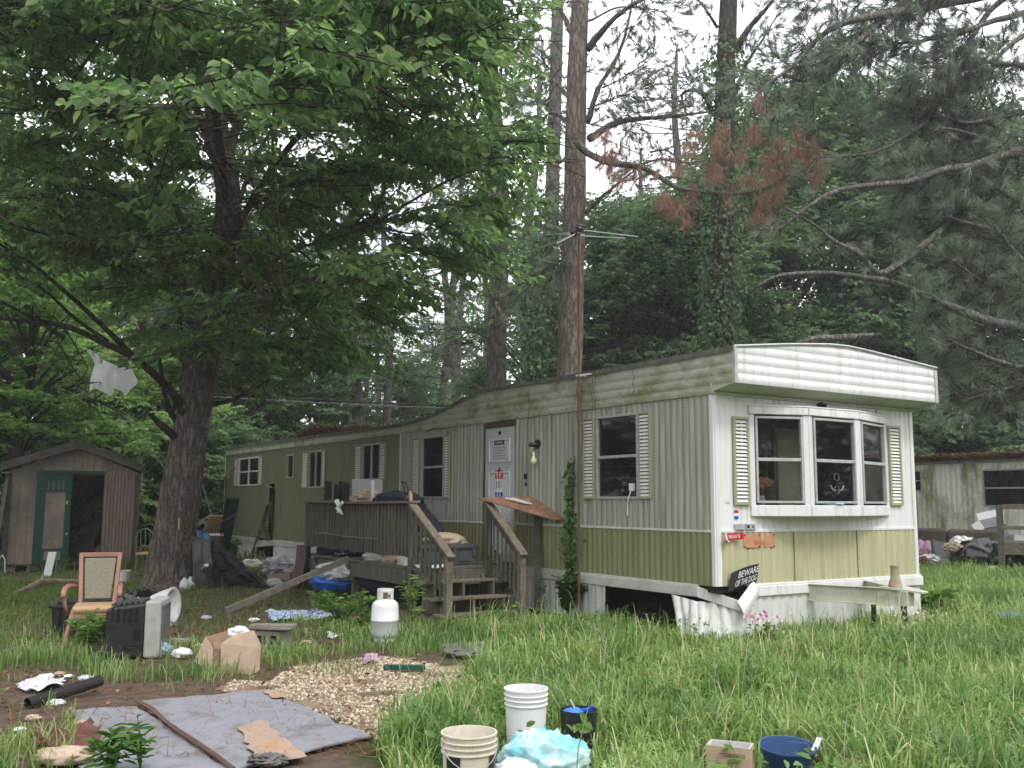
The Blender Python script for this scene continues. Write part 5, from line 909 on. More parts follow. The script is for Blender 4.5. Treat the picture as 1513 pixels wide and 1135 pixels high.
for q in ((-.05,.05,.14,HW,.0,.035),(SW-.06,SW+.03,.14,HW,.0,.03),(-.055,-.02,.14,HW,-.3,.0)): MB().box(SH,*q).build('corner_board',M['trim'],sh,bevel=.005)
def slab(a0,z0,a1,z1,t,c0,c1,mb): mb.hexa([SH(a0,z0,c0),SH(a1,z1,c0),SH(a1,z1,c1),SH(a0,z0,c1),SH(a0,z0+t,c0),SH(a1,z1+t,c0),SH(a1,z1+t,c1),SH(a0,z0+t,c1)])
m=MB();pz=rdg[1];slab(el[0],el[1]-.04,mid,pz-.045,.04,-DP-.15,.22,m);slab(mid,pz-.045,er[0],er[1]-.04,.04,-DP-.15,.22,m);m.build('roof',M['shingle'],sh)
m=MB();slab(el[0],el[1]-.19,mid,pz-.19,.145,.18,.215,m);slab(mid,pz-.19,er[0],er[1]-.19,.145,.18,.215,m);m.box(SH,el[0],el[0]+.03,el[1]-.24,el[1]-.05,-DP,.18).box(SH,er[0]-.03,er[0],er[1]-.24,er[1]-.05,-DP,.18);m.build('fascia_board',M['trim'],sh,bevel=.004)
MB().box(SH,el[0]+.03,0,HW-.05,HW-.02,-DP,.18).build('eave_soffit',M['shed'],sh);MB().box(SH,SW,er[0]-.03,HW-.03,HW,-DP,.18).build('eave_soffit',M['shed'],sh)
m=MB();m.box(SH,dx0,op1+.02,dt-.0,dt+.06,.0,.03);m.box(SH,dx0,dx0+.10,.14,dt,.0,.03);m.box(SH,op0-.02,op0+.02,.14,dt,-.05,.02);m.build('door_frame',M['dgreen'],sh,bevel=.004)
m=MB();m.box(SH,dx0,op1,dt+.062,dt+.085,.0,.045);m.build('door_head_trim',M['trim'],sh)
dr=m=MB();a0,a1=dx0+.10,op0-.02;w_=a1-a0;m.box(SH,a0,a1,.15,dt,-.03,.006);dr=m.build('door',M['shed'],sh)
m=MB();m.box(SH,a0,a0+.10,.15,dt-.01,.007,.026).box(SH,a1-.09,a1,.15,dt-.01,.007,.026).box(SH,a0+.10,a1-.09,dt-.15,dt-.01,.007,.026).box(SH,a0+.10,a1-.09,dt-.42,dt-.36,.007,.026).box(SH,a0+.10,a1-.09,.15,.24,.007,.026).box(SH,a0+.10,a1-.09,.44,.50,.007,.026)
iw=(w_-.19)
for i in range(5):
    c=a0+.10+iw*i/4;m.box(SH,max(a0+.1,c-.035),min(a1-.09,c+.035),dt-.36,dt-.15,.007,.025);m.box(SH,max(a0+.1,c-.03),min(a1-.09,c+.03),.24,.44,.007,.025) if i in (0,2,4) else None
m.build('green_trim',M['dgreen'],dr,bevel=.003)
m=MB();m.box(SH,a1-.07,a1-.03,dt-.70,dt-.62,.026,.045);m.box(SH,a1-.04,a1-.0,dt-1.4,dt-1.36,.026,.04);m.build('latch',M['alu'],dr)
cor=thing('corrugated_sheet','rusty corrugated metal sheet covering the right part of the shed front','metal sheet',SH(SW-.3,0,.05))
m=MB();a0,a1=shp(155,700,.1)[0],shp(201,700,.1)[0];corr(m,SH.at(0,0,.06),a0,a1,.12,shp(170,701,.1)[1],pitch=.075,amp=.018,n=6);m.build('sheet',M['rustmet'],cor)
for i in range(6):MB().tube([SH(.15+i*.5,0,-.2),SH(.15+i*.5,.15,-.2)],.09,6).build('foundation_block',M['conc'],sh)
m=MB();m.box(SH,op0+.1,op1-.1,.17,.7,-1.6,-1.0);m.box(SH,op0+.3,op1,.7,1.0,-1.5,-1.1);tag(m.build('stored_boxes',M['trim']),'dim boxes stacked in the dark inside the shed','boxes')
m=MB();m.prism(SH.at(op1-.22,.17,-.3),[(0,0),(.2,0),(.2,.4),(.12,.3)],0,.02);tag(m.build('pale_cloth',M['grayfab']),'grey rag at the right foot of the dark shed doorway','rag')
m=MB();m.bar(G(-12,850),D(12,700,21.9),.08,.08);m.bar(G(-25,850),D(8,735,21.9),.07,.07);tag(m.build('leaning_poles',M['trim']),'dark poles leaning on the left wall of the shed','poles')
m=MB();m.tube([G(-3,846)+K*.0,G(-2,846)+K*.33,G(2,846)+K*.38,G(6,848)+K*.3,G(7,848)],.014,6);tag(m.build('white_hoop',M['whitep']),'white plastic hoop at the left corner of the shed','hoop')
# ---------------------------------------------------------------- utility pole and cables
up=thing('utility_pole','mossy utility post with a pale cap standing behind the shed','utility pole',D(183,840,29)*np.array([1,1,0]));b=D(183,760,29);m=MB();m.bar(np.array([b[0],b[1],0]),D(184,614,29),.26,.26);m.build('pole',M['utility'],up)
m=MB();q=D(184,628,28.7);m.box(WORLD.at(*q),-.28,.28,-.05,.05,-.07,.07);m.build('crossarm',M['pole'],up)
def cable(name,pts,r,mt,label,sag=.3):
    P=[]
    for (a,b) in zip(pts[:-1],pts[1:]):
        for t in np.linspace(0,1,12,endpoint=False):P.append(a*(1-t)+b*t-K*sag*4*t*(1-t))
    P.append(pts[-1]);tag(MB().tube(P,r,6).build(name,M[mt]),label,'cable')
cable('overhead_cable',[D(-60,548,27),D(195,573,27),D(680,600,27),D(900,605,27)],.022,'wire','upper dark cable of the two crossing behind the big tree',.05)
cable('overhead_cable',[D(-60,556,27.2),D(195,578,27.2),D(680,604,27.2),D(900,610,27.2)],.018,'wirel','lower pale cable of the two crossing behind the big tree',.05)
cable('service_cable',[D(-60,636,28),D(184,628,28.6)],.018,'wirel','single pale cable running left from the mossy post',.05)
# ---------------------------------------------------------------- vegetation
def unit(a): return a/(np.linalg.norm(a,axis=-1,keepdims=True)+1e-9)
def leafmesh(name,P,Dr,Nm,L,asp,mt,parent=None,simple=False,loc=None,curl=.12):
    n=len(P);L=np.broadcast_to(L,(n,))[:,None];Dr=unit(Dr);Sd=unit(np.cross(Dr,Nm));Nn=np.cross(Sd,Dr);W=L*asp
    if simple:
        V=np.stack([P,P+Dr*L*.45+Sd*W*.5+Nn*W*.15,P+Dr*L-Nn*L*curl,P+Dr*L*.45-Sd*W*.5+Nn*W*.15],1);F=np.arange(4*n).reshape(n,4)
    else:
        V=np.stack([P,P+Dr*L*.28+Sd*W*.46+Nn*W*.16,P+Dr*L*.66+Sd*W*.38+Nn*W*.10,P+Dr*L-Nn*L*curl,P+Dr*L*.66-Sd*W*.38+Nn*W*.10,P+Dr*L*.28-Sd*W*.46+Nn*W*.16],1)
        b=np.arange(n)[:,None]*6;F=np.concatenate([b+np.array([[0,1,2,3]]),b+np.array([[0,3,4,5]])])
    return npmesh(name,V.reshape(-1,3),F,mt,parent,loc=loc)
def segmesh(name,A,B,r,mt,parent=None,loc=None,r2=None):
    A=np.asarray(A);B=np.asarray(B);n=len(A);d=unit(B-A);u=unit(np.cross(d,np.array([.3,.2,1.])));v=np.cross(d,u);r=np.broadcast_to(r,(n,))[:,None];r2=r*.6 if r2 is None else r2
    V=[]
    for E_,q in ((A,r),(B,r2)):
        for k in range(3):
            a=2*math.pi*k/3;V.append(E_+(u*math.cos(a)+v*math.sin(a))*q)
    V=np.stack(V,1);b=np.arange(n)[:,None]*6;F=np.concatenate([b+np.array([[k,(k+1)%3,3+(k+1)%3,3+k]]) for k in range(3)]);return npmesh(name,V.reshape(-1,3),F,mt,parent,loc=loc)
def sprays(P,Dr,Ln,nt,nl,droop=.12,spread=.8,tl=.42,ns=.38,hang=.28):
    "branches -> twigs -> leaf positions; layered sprays that droop to the tip"
    n=len(P);Dr=unit(Dr);Ln=np.asarray(Ln).reshape(n,1,1);t=(np.arange(nt)+.6)/nt;t=t[None,:,None]+rng.uniform(-.04,.04,(n,nt,1));sg=np.where(np.arange(nt)%2==0,1,-1)[None,:,None]
    up=np.array([0,0,1.]);sd=unit(np.cross(Dr,up));O_=P[:,None]+Dr[:,None]*Ln*t-up*droop*(Ln*t)**2
    td=unit(Dr[:,None]*.65+sd[:,None]*sg*spread*(1-.6*t)+rng.normal(0,.16,(n,nt,3))+up*-.15*t);tw=Ln*tl*(1.15-.6*t)*rng.uniform(.7,1.2,(n,nt,1))
    u=(np.arange(nl)+.8)/nl;u=u[None,None,:,None];O2=O_[:,:,None]+td[:,:,None]*tw[:,:,None]*u-up*.18*(tw[:,:,None]*u)**2
    s2=unit(np.cross(td,up))[:,:,None];g2=np.where(np.arange(nl)%2==0,1,-1)[None,None,:,None]
    ld=unit(td[:,:,None]*.6+s2*g2*.75+rng.normal(0,.25,(n,nt,nl,3))-up*hang);nn=unit(up+rng.normal(0,ns,(n,nt,nl,3)))
    Bt=(P+Dr*Ln[:,0]-up*droop*Ln[:,0]**2)
    return O2.reshape(-1,3),ld.reshape(-1,3),nn.reshape(-1,3),O_.reshape(-1,3),(O_+td*tw-up*.18*tw**2).reshape(-1,3),P,Bt
def curve(pts,n=14):
    pts=np.asarray(pts,float);P=np.vstack([2*pts[0]-pts[1],pts,2*pts[-1]-pts[-2]]);out=[]
    for i in range(1,len(P)-2):
        m=max(2,int(n/(len(pts)-1)))
        for t in np.linspace(0,1,m,endpoint=False):
            a,b,c,d=P[i-1:i+3];out.append(.5*((2*b)+(-a+c)*t+(2*a-5*b+4*c-d)*t*t+(-a+3*b-3*c+d)*t**3))
    out.append(pts[-1]);return np.array(out)
def trunkgeo(pts,rad,n=26,rough=.05,root=True):
    c=curve(pts,len(pts)*7);rr=np.interp(np.linspace(0,1,len(c)),np.linspace(0,1,len(rad)),rad);V=[];sd=rnd.random()*40
    for i,(p,r) in enumerate(zip(c,rr)):
        for k in range(n):
            a=2*math.pi*k/n;q=np.array([math.cos(a),math.sin(a),0]);j=1+rough*mn.noise(Vector((q[0]*3+sd,q[1]*3,p[2]*1.1)))*2+rough*.7*mn.noise(Vector((q[0]*9+sd,q[1]*9,p[2]*2.2)))
            if root and i<5:j+=.16*(1-i/5)*max(0,math.sin(a*4+sd))
            V.append(p+q*r*j)
    m=MB();m.add(V,[(i*n+k,i*n+(k+1)%n,(i+1)*n+(k+1)%n,(i+1)*n+k) for i in range(len(c)-1) for k in range(n)]);return m,c,rr
def project(P):
    v=P-O;k=v@Fv;return 756.5+FP*(v@Rv)/k,567.5-FP*(v@Uv)/k,k
# ---- the big broadleaf tree in the yard
bt=thing('shade_tree','huge leafy tree with a leaning furrowed trunk standing between the shed and the long home','tree',G(247,870))
TP=[D(x,y,Y) for x,y,Y in ((246,876,18.26),(250,845,18.26),(262,760,18.2),(275,680,18.1),(290,590,18.0),(305,500,17.9),(325,400,17.8),(337,320,17.7),(333,250,17.6),(322,190,17.5),(312,110,17.4),(305,0,17.2),(300,-160,17)) ]
m,tc_,tr_=trunkgeo(TP,[.58,.42,.37,.345,.31,.28,.25,.235,.225,.21,.18,.14,.06],32,.07);m.build('trunk',M['bark'],bt,smooth=True)
mask=[(-120,-300),(730,-300),(730,60),(765,150),(782,250),(765,340),(725,385),(670,425),(600,480),(530,525),(480,545),(420,540),(370,575),(320,580),(250,500),(205,470),(175,400),(100,350),(0,320),(-120,310)]
T_=[];tries=0
while len(T_)<275 and tries<30000:
    tries+=1;px,py=rnd.uniform(-110,785),rnd.uniform(-290,582)
    if not inpoly(np.array([px]),np.array([py]),mask)[0]:continue
    Y=rnd.uniform(10.5,23.5)
    if py>150: Y=rnd.uniform(13,22)
    if 230<px<580 and -50<py<170 and rnd.random()<.16: Y=rnd.uniform(9,11)
    p=D(px,py,Y);r=np.hypot(p[0]-TP[5][0],p[1]-TP[5][1])
    if r>11.5 or p[2]<3.0 or p[2]>14:continue
    if any(np.linalg.norm(p-q)<.85 for q in T_):continue
    T_.append(p)
lm=MB();bP=[];bD=[];bL=[];BO=[]
for zi,q,r_ in ((5.6,(60,60,13),.08),(5.2,(-60,200,17),.09),(7.5,(150,-100,20),.10),(6.4,(600,60,14),.08),(5.6,(700,180,17),.075),(4.9,(560,330,16),.06),(8,(450,-50,21),.10),(7.2,(250,-180,12.5),.10),(5.0,(100,300,20),.07),(4.8,(620,420,20),.07),(4.4,(420,440,14.5),.06),(4.7,(20,330,14),.06),(6.5,(430,150,20.5),.06)):
    a=tc_[int(np.argmin(abs(tc_[:,2]-zi)))];e=D(*q);cc=curve([a,a*.55+e*.45+K*.5,e],22);cc=cc+np.stack([[.12*mn.noise(Vector((v[0]*.8,v[1]*.8,k_))) for v in cc] for k_ in (1.,5.,9.)],1)*np.linspace(0,1,len(cc))[:,None];lm.tube(cc,np.linspace(r_,r_*.3,len(cc)),8,cap=False);BO.append(cc)
BA_=np.vstack(BO+[tc_[tc_[:,2]>4.2]])
for p in T_:
    a=BA_[int(np.argmin(np.linalg.norm((BA_-p)*np.array([1,1,1.6]),axis=1)+rng.uniform(0,.5,len(BA_))))];mid_=(a*.5+p*.5)+K*(.08*np.linalg.norm(p-a))+rng.normal(0,.15,3)
    c=curve([a,mid_,p],12);ln=np.linalg.norm(p-a);lm.tube(c,np.linspace(.026,.009,len(c)),6,cap=False)
    out=unit(np.array([p[0]-a[0],p[1]-a[1],0]));nb=9
    for k in range(nb):
        t=rnd.uniform(.55,1) if k else 1;q=c[min(len(c)-1,int(t*(len(c)-1)))];th=rnd.uniform(0,6.28);d=np.array([math.cos(th),math.sin(th),rnd.uniform(-.15,.25)])+out*.7
        bP.append(q);bD.append(d);bL.append(rnd.uniform(.75,1.55))
lm.build('limbs',M['bark'],bt,smooth=True)
P,Ld,Nn,TA,TB,BA,BB=sprays(np.array(bP),np.array(bD),bL,9,8,.20,ns=.7,hang=.55)
x,y,k=project(P);cull=(inpoly(x,y,[(290,150),(355,150),(385,250),(392,345),(350,360),(300,340),(285,230)])&(k<18.9))|(inpoly(x,y,[(108,495),(205,500),(205,590),(110,590)])&(k<17.2)&(rng.random(len(P))<.93))|(inpoly(x,y,[(240,600),(330,600),(300,900),(200,900)])&(rng.random(len(P))<.9))|(x>820)|(P[:,2]<2.6)
# thin the foliage in soft patches so that the sky and the wood behind show through
nzv=np.sin(P[:,0]*1.7+1)*np.sin(P[:,1]*1.3+2)*np.sin(P[:,2]*2.1);cull|=(nzv>.16)&(rng.random(len(P))<.85);n2_=np.sin(P[:,0]*4.1+2)*np.sin(P[:,1]*3.7+1)*np.sin(P[:,2]*4.6+.5);cull|=(n2_>.25)&(rng.random(len(P))<.85);cull|=(y>520)&(x<430)&(x>225)&(rng.random(len(P))<.55)
kp=~cull;P,Ld,Nn=P[kp],Ld[kp],Nn[kp];print('elm leaves',len(P))
leafmesh('crown',P,Ld,Nn,rng.uniform(.09,.20,len(P)),.56,M['elm'],bt)
xa,ya,_=project(TA);kk=~(inpoly(xa,ya,[(290,150),(355,150),(385,250),(392,345),(300,340)]));segmesh('twigs',np.vstack([TA[kk],BA]),np.vstack([TB[kk],BB]),np.concatenate([np.full(kk.sum(),.004),np.full(len(BA),.012)]),M['dbark'],bt)
m=MB()   # bare drooping limbs on the left and the broken low forks
for pts,r in (([(283,640,18),(262,590,17.6),(235,560,17.2),(200,530,17),(150,505,16.8),(90,480,16.6),(0,470,16.2),(-40,468,16)],.09),([(200,530,17),(150,480,16.8),(95,430,16.4),(40,385,16),(-30,345,15.5)],.055),([(160,505,16.8),(110,470,16.6),(60,425,16.2),(-20,385,16)],.04),([(95,500,16.6),(50,470,16.4),(10,450,16),(-30,425,16)],.04),
  ([(85,505,16.6),(120,560,16.5),(150,565,16.4)],.02),([(90,480,16.6),(105,500,16.5),(130,545,16.3)],.02),([(275,640,18),(250,605,17.7),(240,560,17.3),(232,500,17)],.07),([(272,655,18),(240,630,17.6),(222,612,17.4)],.10),([(288,620,18),(272,560,18.2),(268,500,18.3),(262,440,18.5)],.09),([(296,600,18),(345,590,18.6),(400,560,19)],.06)):
    c=curve([D(*q) for q in pts],24);m.tube(c,np.linspace(r,r*.35,len(c)),7)
    for i in range(0,len(c),3):
        if r<.07:
            e=c[i]+rng.normal(0,.22,3)+np.array([-.25,-.1,-.18]);m.tube([c[i],(c[i]+e)/2+rng.normal(0,.03,3),e],[.009,.006,.003],4)
m.build('bare_limbs',M['dbark'],bt,smooth=True)
m=MB();A_=[D(123,512,16.9),D(172,528,16.9),D(199,545,17.0),D(186,578,16.9),D(140,579,16.9),D(124,550,16.9)]
def fl(p,q):
    top=D(123,512,16.9)*(1-p)+D(199,545,16.95)*p;bot=D(138,580,16.8)*(1-p)+D(188,580,16.9)*p;x=top*(1-q)+bot*q
    return x+np.array([.05*math.sin(q*5+p*5),.17*math.sin(p*13+q*3)+.07*math.sin(p*29+q*5),-.10*math.sin(p*3.14)*(1-q)+.05*math.sin(p*13)*q])
m.grid(fl,22,18,keep=lambda p,q:not(q>1.04-.10*abs(math.sin(p*7.3)) or (p>.9 and q>.8)));tag(m.build('plastic_sheet',leafmat('torn white film',[(0,(.88,.90,.93)),(1,(.92,.93,.95))],.5,.4,.4),smooth=True),'torn white plastic sheet caught on a low bare limb left of the big tree','plastic sheet')
# ---- pines
def tufts(C_,A_,ln,nn,mt,name,parent,w=.0065,loc=None,spread=.75,nosag=False):
    C_=np.asarray(C_);A_=unit(np.asarray(A_));n=len(C_);d=unit(A_[:,None]+unit(rng.normal(0,1,(n,nn,3)))*spread);l=ln*rng.uniform(.65,1.1,(n,nn,1));b=C_[:,None]+A_[:,None]*rng.uniform(-.10,.06,(n,nn,1));e=b+d*l-np.array([0,0,1])*l*l*.5
    u=unit(np.cross(d,rng.normal(0,1,(n,nn,3))))*w;V=np.stack([b-u,b+u,e],2).reshape(-1,3);return npmesh(name,V,np.arange(len(V)).reshape(-1,3),mt,parent,loc=loc)
def pine(label,trunk,rad,limbs,ntuft,spread,bark,region=None,back=0,thin=None,tl=.22,nn=34,group=None,extra=(),dead=None,w=.0065):
    base=trunk[0]*np.array([1,1,0]);r=thing('pine_tree',label,'pine tree',base,group);m,c,rr=trunkgeo(trunk,rad,20,.05);m.build('trunk',M[bark],r,smooth=True)
    lm=MB();LP=[]
    for pts,rad_ in limbs:
        cc=curve(pts,26);cc=cc+np.stack([np.zeros(len(cc)),np.zeros(len(cc)),[.06*mn.noise(Vector((q[0]*1.3,q[1],q[2]))) for q in cc]],1);lm.tube(cc,np.linspace(rad_,rad_*.22,len(cc)),9,cap=True,jit=.3);LP+=[(q,cc[min(i+1,len(cc)-1)]-cc[max(0,i-1)],i/len(cc)) for i,q in enumerate(cc)]
    tc=[];ta=[];sa=[];sb=[]
    for _ in range(ntuft):
        if not LP:break
        q,t,f=LP[rnd.randrange(len(LP))]
        if f<.25 and rnd.random()<.8:continue
        if thin:
            ux,uy,_=project(q)
            if ux<thin[0] and uy>thin[1] and rnd.random()<thin[2]:continue
        d=unit(unit(t)*rnd.uniform(0,1)+rng.normal(0,.55,3)+K*rnd.uniform(-.2,.35)+np.array([0,back,0]));L_=rnd.uniform(.25,1)*spread;md=q+d*L_*.5;e=q+d*L_-K*.10*L_+rng.normal(0,.05,3)
        sa+=[q,md];sb+=[md,e]
        for g_ in range(rnd.choice((2,3,4))):
            dd=unit(d+rng.normal(0,.55,3));s0=md*(1-g_*.25)+e*g_*.25 if g_<4 else e;e2=s0+dd*rnd.uniform(.12,.4);sa.append(s0);sb.append(e2);tc.append(e2);ta.append(dd+K*.15)
    lm.build('limbs',M['limb' if bark=='limb' else bark],r,smooth=True) if limbs else None
    kq=[j for j,q in enumerate(tc) if not (project(q)[0]>1335 and project(q)[1]>632)];tc=[tc[j] for j in kq];ta=[ta[j] for j in kq]
    if sa:segmesh('twigs',np.array(sa),np.array(sb),.011,M['dbark'],r,r2=.006)
    if tc:tufts(tc,ta,tl,nn,M['needle'],'needles',r,w=w)
    return r
def Q(Y,*pts,dy=0): return [D(x,y,Y+dy*i) for i,(x,y) in enumerate(pts)]
YP=23.
p1=pine('tall reddish pine trunk directly behind the rusty antenna mast',Q(YP,(836,800),(838,640),(841,555),(846,400),(850,250),(853,100),(857,0),(862,-200),(865,-420)),[.36,.34,.31,.29,.27,.245,.225,.18,.1],
 [(Q(YP,(868,75),(890,45),(915,20),(960,-8),(1020,-40),dy=-.4),.10),(Q(YP,(850,65),(838,35),(824,5),(810,-40)),.085),(Q(YP,(868,180),(885,130),(912,85),(930,25),(935,-20)),.075),(Q(YP,(865,315),(890,290),(925,262),(950,246),dy=-.3),.055),(Q(YP,(840,180),(815,165),(790,185),(760,192),dy=.2),.05),
  (Q(YP,(845,150),(820,120),(800,105),(760,100),dy=.3),.05),(Q(YP,(868,160),(900,150),(930,140),dy=-.3),.03),(Q(YP,(840,380),(800,400),(775,430),dy=.2),.04),(Q(YP,(870,30),(920,10),(980,20),(1010,60),dy=-.3),.03),(Q(YP,(870,205),(900,187),(945,175),(1005,170),(1045,165),dy=.1),.10),(Q(YP,(890,130),(930,110),(960,90),(985,60),dy=.2),.025)],260,1.3,'pbark')
# dead hanging branch with red needles, broken from that pine
db=MB();Yd=21.8;main=curve(Q(Yd,(851,208),(868,226),(900,240),(940,245),(965,255),(1000,277),(1040,283),(1095,286),(1140,275),(1170,255)),40);db.tube(main,np.linspace(.10,.025,len(main)),8,jit=.15);dc=[];da=[]
subs=[((941,245),(975,235),(1000,240),(1040,238),(1075,215),(1110,205)),((960,225),(985,222),(1010,240),(1050,245)),((1060,268),(1090,285),(1115,288),(1140,280)),((1020,290),(1045,315),(1085,325)),((1085,270),(1100,300),(1120,325),(1150,345)),((1115,175),(1160,180),(1190,190)),((960,265),(1000,262),(1030,270)),((965,255),(945,262),(930,280))]
for s_ in subs:
    c=curve(Q(Yd,*s_),14);db.tube(c,np.linspace(.03,.01,len(c)),6)
for x,y in ((1122,148),(1128,160),(1135,155),(1064,198),(1060,212),(1070,222),(1026,208),(1022,226),(888,212),(893,235),(897,250),(905,225),(915,232),(985,252),(1003,247),(1052,252),(1050,262),(1102,203),(1108,210),(1127,248),(1135,258),(1150,262),(1160,255),(1157,275),(1183,197),(1190,222),(1196,228),(1195,262),(1152,220),(1000,312),(1012,322),(990,300),(1118,325),(1132,335),(1128,298),(1020,288),(1090,235),(925,258),(935,262),(1146,242),(1115,278),(1075,290),(975,295),(1205,245),(1170,235),(1142,300)):
    for _ in range(4): dc.append(D(x+rnd.uniform(-13,13),y-8+rnd.uniform(-12,12),Yd+rnd.uniform(-.3,.3)));da.append(np.array([rnd.gauss(0,.5),rnd.gauss(0,.5),-1.]))
dl=thing('dead_branch','broken pine branch hung with rust red needles across the gap between the two pines','branch',main[0]);db.build('branch_wood',M['limb'],dl,smooth=True);tufts(dc,da,.42,50,M['needled'],'needles',dl,w=.004,spread=.75)
segmesh('twigs',np.array(dc)-np.array([0,0,-.25]),np.array(dc),.010,M['limb'],dl)
pine('grey pine trunk left of the reddish one, rising from behind the curved roof',Q(26.5,(733,800),(733,575),(736,430),(738,320),(732,200),(724,90),(722,-60),(720,-300)),[.33,.28,.265,.25,.235,.22,.18,.1],
 [(Q(26.5,(735,345),(715,335),(700,310),dy=-.2),.04),(Q(26.5,(746,500),(720,500),(690,490),(670,520),dy=-.2),.05),(Q(26.5,(750,320),(790,295),(830,280),dy=.1),.05),(Q(26.5,(740,70),(690,40),(650,10),dy=-.2),.07),(Q(26.5,(745,70),(775,40),(800,10)),.06),(Q(26.5,(745,440),(780,425),(815,400)),.045)],120,1.3,'gbark')
v3=pine('slim pine behind the reddish trunk with vine wrapped lower half',Q(31,(808,800),(812,560),(815,330),(820,150),(824,0),(828,-260)),[.30,.27,.24,.22,.20,.1],[(Q(31,(815,90),(790,70),(760,60)),.05),(Q(31,(818,160),(790,150),(765,160)),.045),(Q(31,(822,110),(800,95),(780,120)),.04)],120,1.4,'gbark')
P4=Q(26,(1064,800),(1065,560),(1067,380),(1070,200),(1073,80),(1078,-30),(1085,-250))
v4=pine('dark vine covered pine trunk above the front of the long home',P4,[.34,.32,.32,.30,.27,.24,.1],[(Q(26,(1085,75),(1108,40),(1135,10),(1170,-40),dy=-.2),.11),(Q(26,(1052,165),(1040,140),(1022,133),(1008,140),(1012,165),dy=-.1),.085),(Q(26,(1082,150),(1105,90),(1130,55),(1150,20)),.06),(Q(26,(1080,180),(1100,175),(1118,165)),.03),(Q(26,(1060,40),(1040,10),(1010,-20)),.05)],110,1.3,'dbark')
# the pine outside the right edge whose limbs fill the upper right
YR=20.;limbs=[((1560,-30),(1470,-10),(1340,15),(1260,30),(1215,52),(1180,90),(1128,130)),((1560,-120),(1420,-60),(1340,0),(1282,48),(1240,85),(1175,138)),((1560,10),(1470,30),(1430,45),(1370,60),(1310,66),(1265,76)),((1600,210),(1500,225),(1450,243),(1400,250),(1335,268),(1245,280),(1195,305),(1150,342)),((1590,-60),(1480,0),(1440,50),(1410,110),(1388,150),(1350,195),(1290,225),(1205,232)),
 ((1400,330),(1310,402),(1270,372),(1232,355),(1203,330),(1160,308)),((1600,520),(1520,490),(1450,470),(1370,440),(1310,415),(1230,405),(1155,408),(1113,430)),((1600,350),(1513,302),(1470,275),(1440,262),(1400,245)),((1600,440),(1513,385),(1470,335),(1420,300)),((1600,320),(1500,340),(1430,330),(1390,310),(1360,285)),((1600,150),(1500,170),(1420,180),(1350,150)),((1600,100),(1500,95),(1430,90),(1370,100)),((1600,560),(1500,540),(1440,520),(1400,500)),((1600,500),(1530,430),(1460,420),(1400,380)),((1600,590),(1540,570),(1480,575),(1430,590)),((1600,20),(1500,60),(1460,110),(1440,170)),((1600,-100),(1500,-40),(1400,-10),(1300,-20),(1200,-10)),((1600,250),(1520,240),(1440,200),(1380,190))]
R_=[([D(x,y,YR+.9-1.6*abs(1600-x)/480+.4*math.sin(i*2.1+y)) for x,y in l],.125 if k in (0,1,3,6) else .075) for k,(i,l) in enumerate(enumerate(limbs))]
p5=pine('long needled pine reaching in from the right edge over the mossy home',Q(YR+1,(1600,850),(1600,600),(1600,300),(1600,0),(1600,-400)),[.40,.38,.34,.28,.1],R_,1350,1.25,'limb',back=.55,thin=(1300,215,.88),tl=.30,nn=40,w=.0075)
# slender pine trunks farther back
bgp=None
BT=[(515,42,.25,-40),(497,48,.2,0),(648,52,.2,50),(665,50,.3,20),(676,47,.2,0),(575,46,.25,80),(78,33,.3,-50),(198,36,.3,-30),(325,40,.3,0),(408,46,.25,0),(290,44,.2,-50),(372,50,.25,0),(440,52,.2,0),(1010,44,.25,0),(930,46,.25,50),(1240,40,.3,-60),(560,60,.25,0),(705,58,.25,0),(770,40,.26,0)]
WHERE={515:'bare pale pine trunk standing behind the lowest part of the roof',78:'grey pine trunk behind the bright maple left of the shed ridge'}
def bgpine():
    r=thing('pine_tree','x','pine tree',(0,0,0),'slender pines in the wood behind');pts=[np.array([.3*math.sin(i*1.1),.1*i,i*2.6]) for i in range(9)];m,c,rr=trunkgeo(pts,[.28,.26,.25,.23,.22,.2,.17,.13,.06],12,.05);m.build('trunk',M['gbark'],r,smooth=True)
    sa=[];sb=[];tc=[];ta=[]
    for k in range(46):
        z=rnd.uniform(6.5,20.5);th=rnd.uniform(0,6.28);L_=rnd.uniform(1.2,3.2);q=np.array([.3*math.sin(z/2.6*1.1),.1*z/2.6,z]);d=np.array([math.cos(th),math.sin(th),rnd.uniform(-.1,.3)]);e=q+d*L_;sa.append(q);sb.append(e)
        if z>8:
            for j in range(10):
                s=q+d*L_*rnd.uniform(.45,1);dd=unit(d+rng.normal(0,.7,3));e2=s+dd*rnd.uniform(.2,.6);sa.append(s);sb.append(e2);tc.append(e2);ta.append(dd)
    segmesh('limbs',np.array(sa),np.array(sb),.035,M['dbark'],r,r2=.012);tufts(tc,ta,.30,26,M['needle'],'needles',r,w=.013);return r
def copytree(o,loc,rz,sc_=1,label=None):
    c=o.copy();col.objects.link(c);c.location=[float(q) for q in loc];c.rotation_euler=(0,0,rz);c.scale=(sc_,)*3
    if label:c['label']=label
    for ch in o.children:
        d=ch.copy();col.objects.link(d);d.parent=c
    return c
pr_=bgpine();LB=['behind the lowest part of the roof, first of the pale pair','behind the lowest part of the roof, second and farther of the pale pair','behind the dip before the roof curve, leftmost of three','behind the dip before the roof curve, middle of three','behind the dip before the roof curve, rightmost of three','above the twin shuttered windows of the green wall','behind the bright maple left of the shed roof','behind the white plastic sheet near the mossy post','seen just right of the big trunk, behind the home corner','above the small rear windows of the green wall','in the gap right of the big trunk, farther back','between the home corner and the drift of pine straw','beyond the pine straw drift on the roof','deep in the wood right of the reddish pine','deep in the wood just right of the antenna rods','deep in the wood above the front fascia','far back over the middle of the roof','far back just left of the grey pine','between the grey pine and the reddish pine']
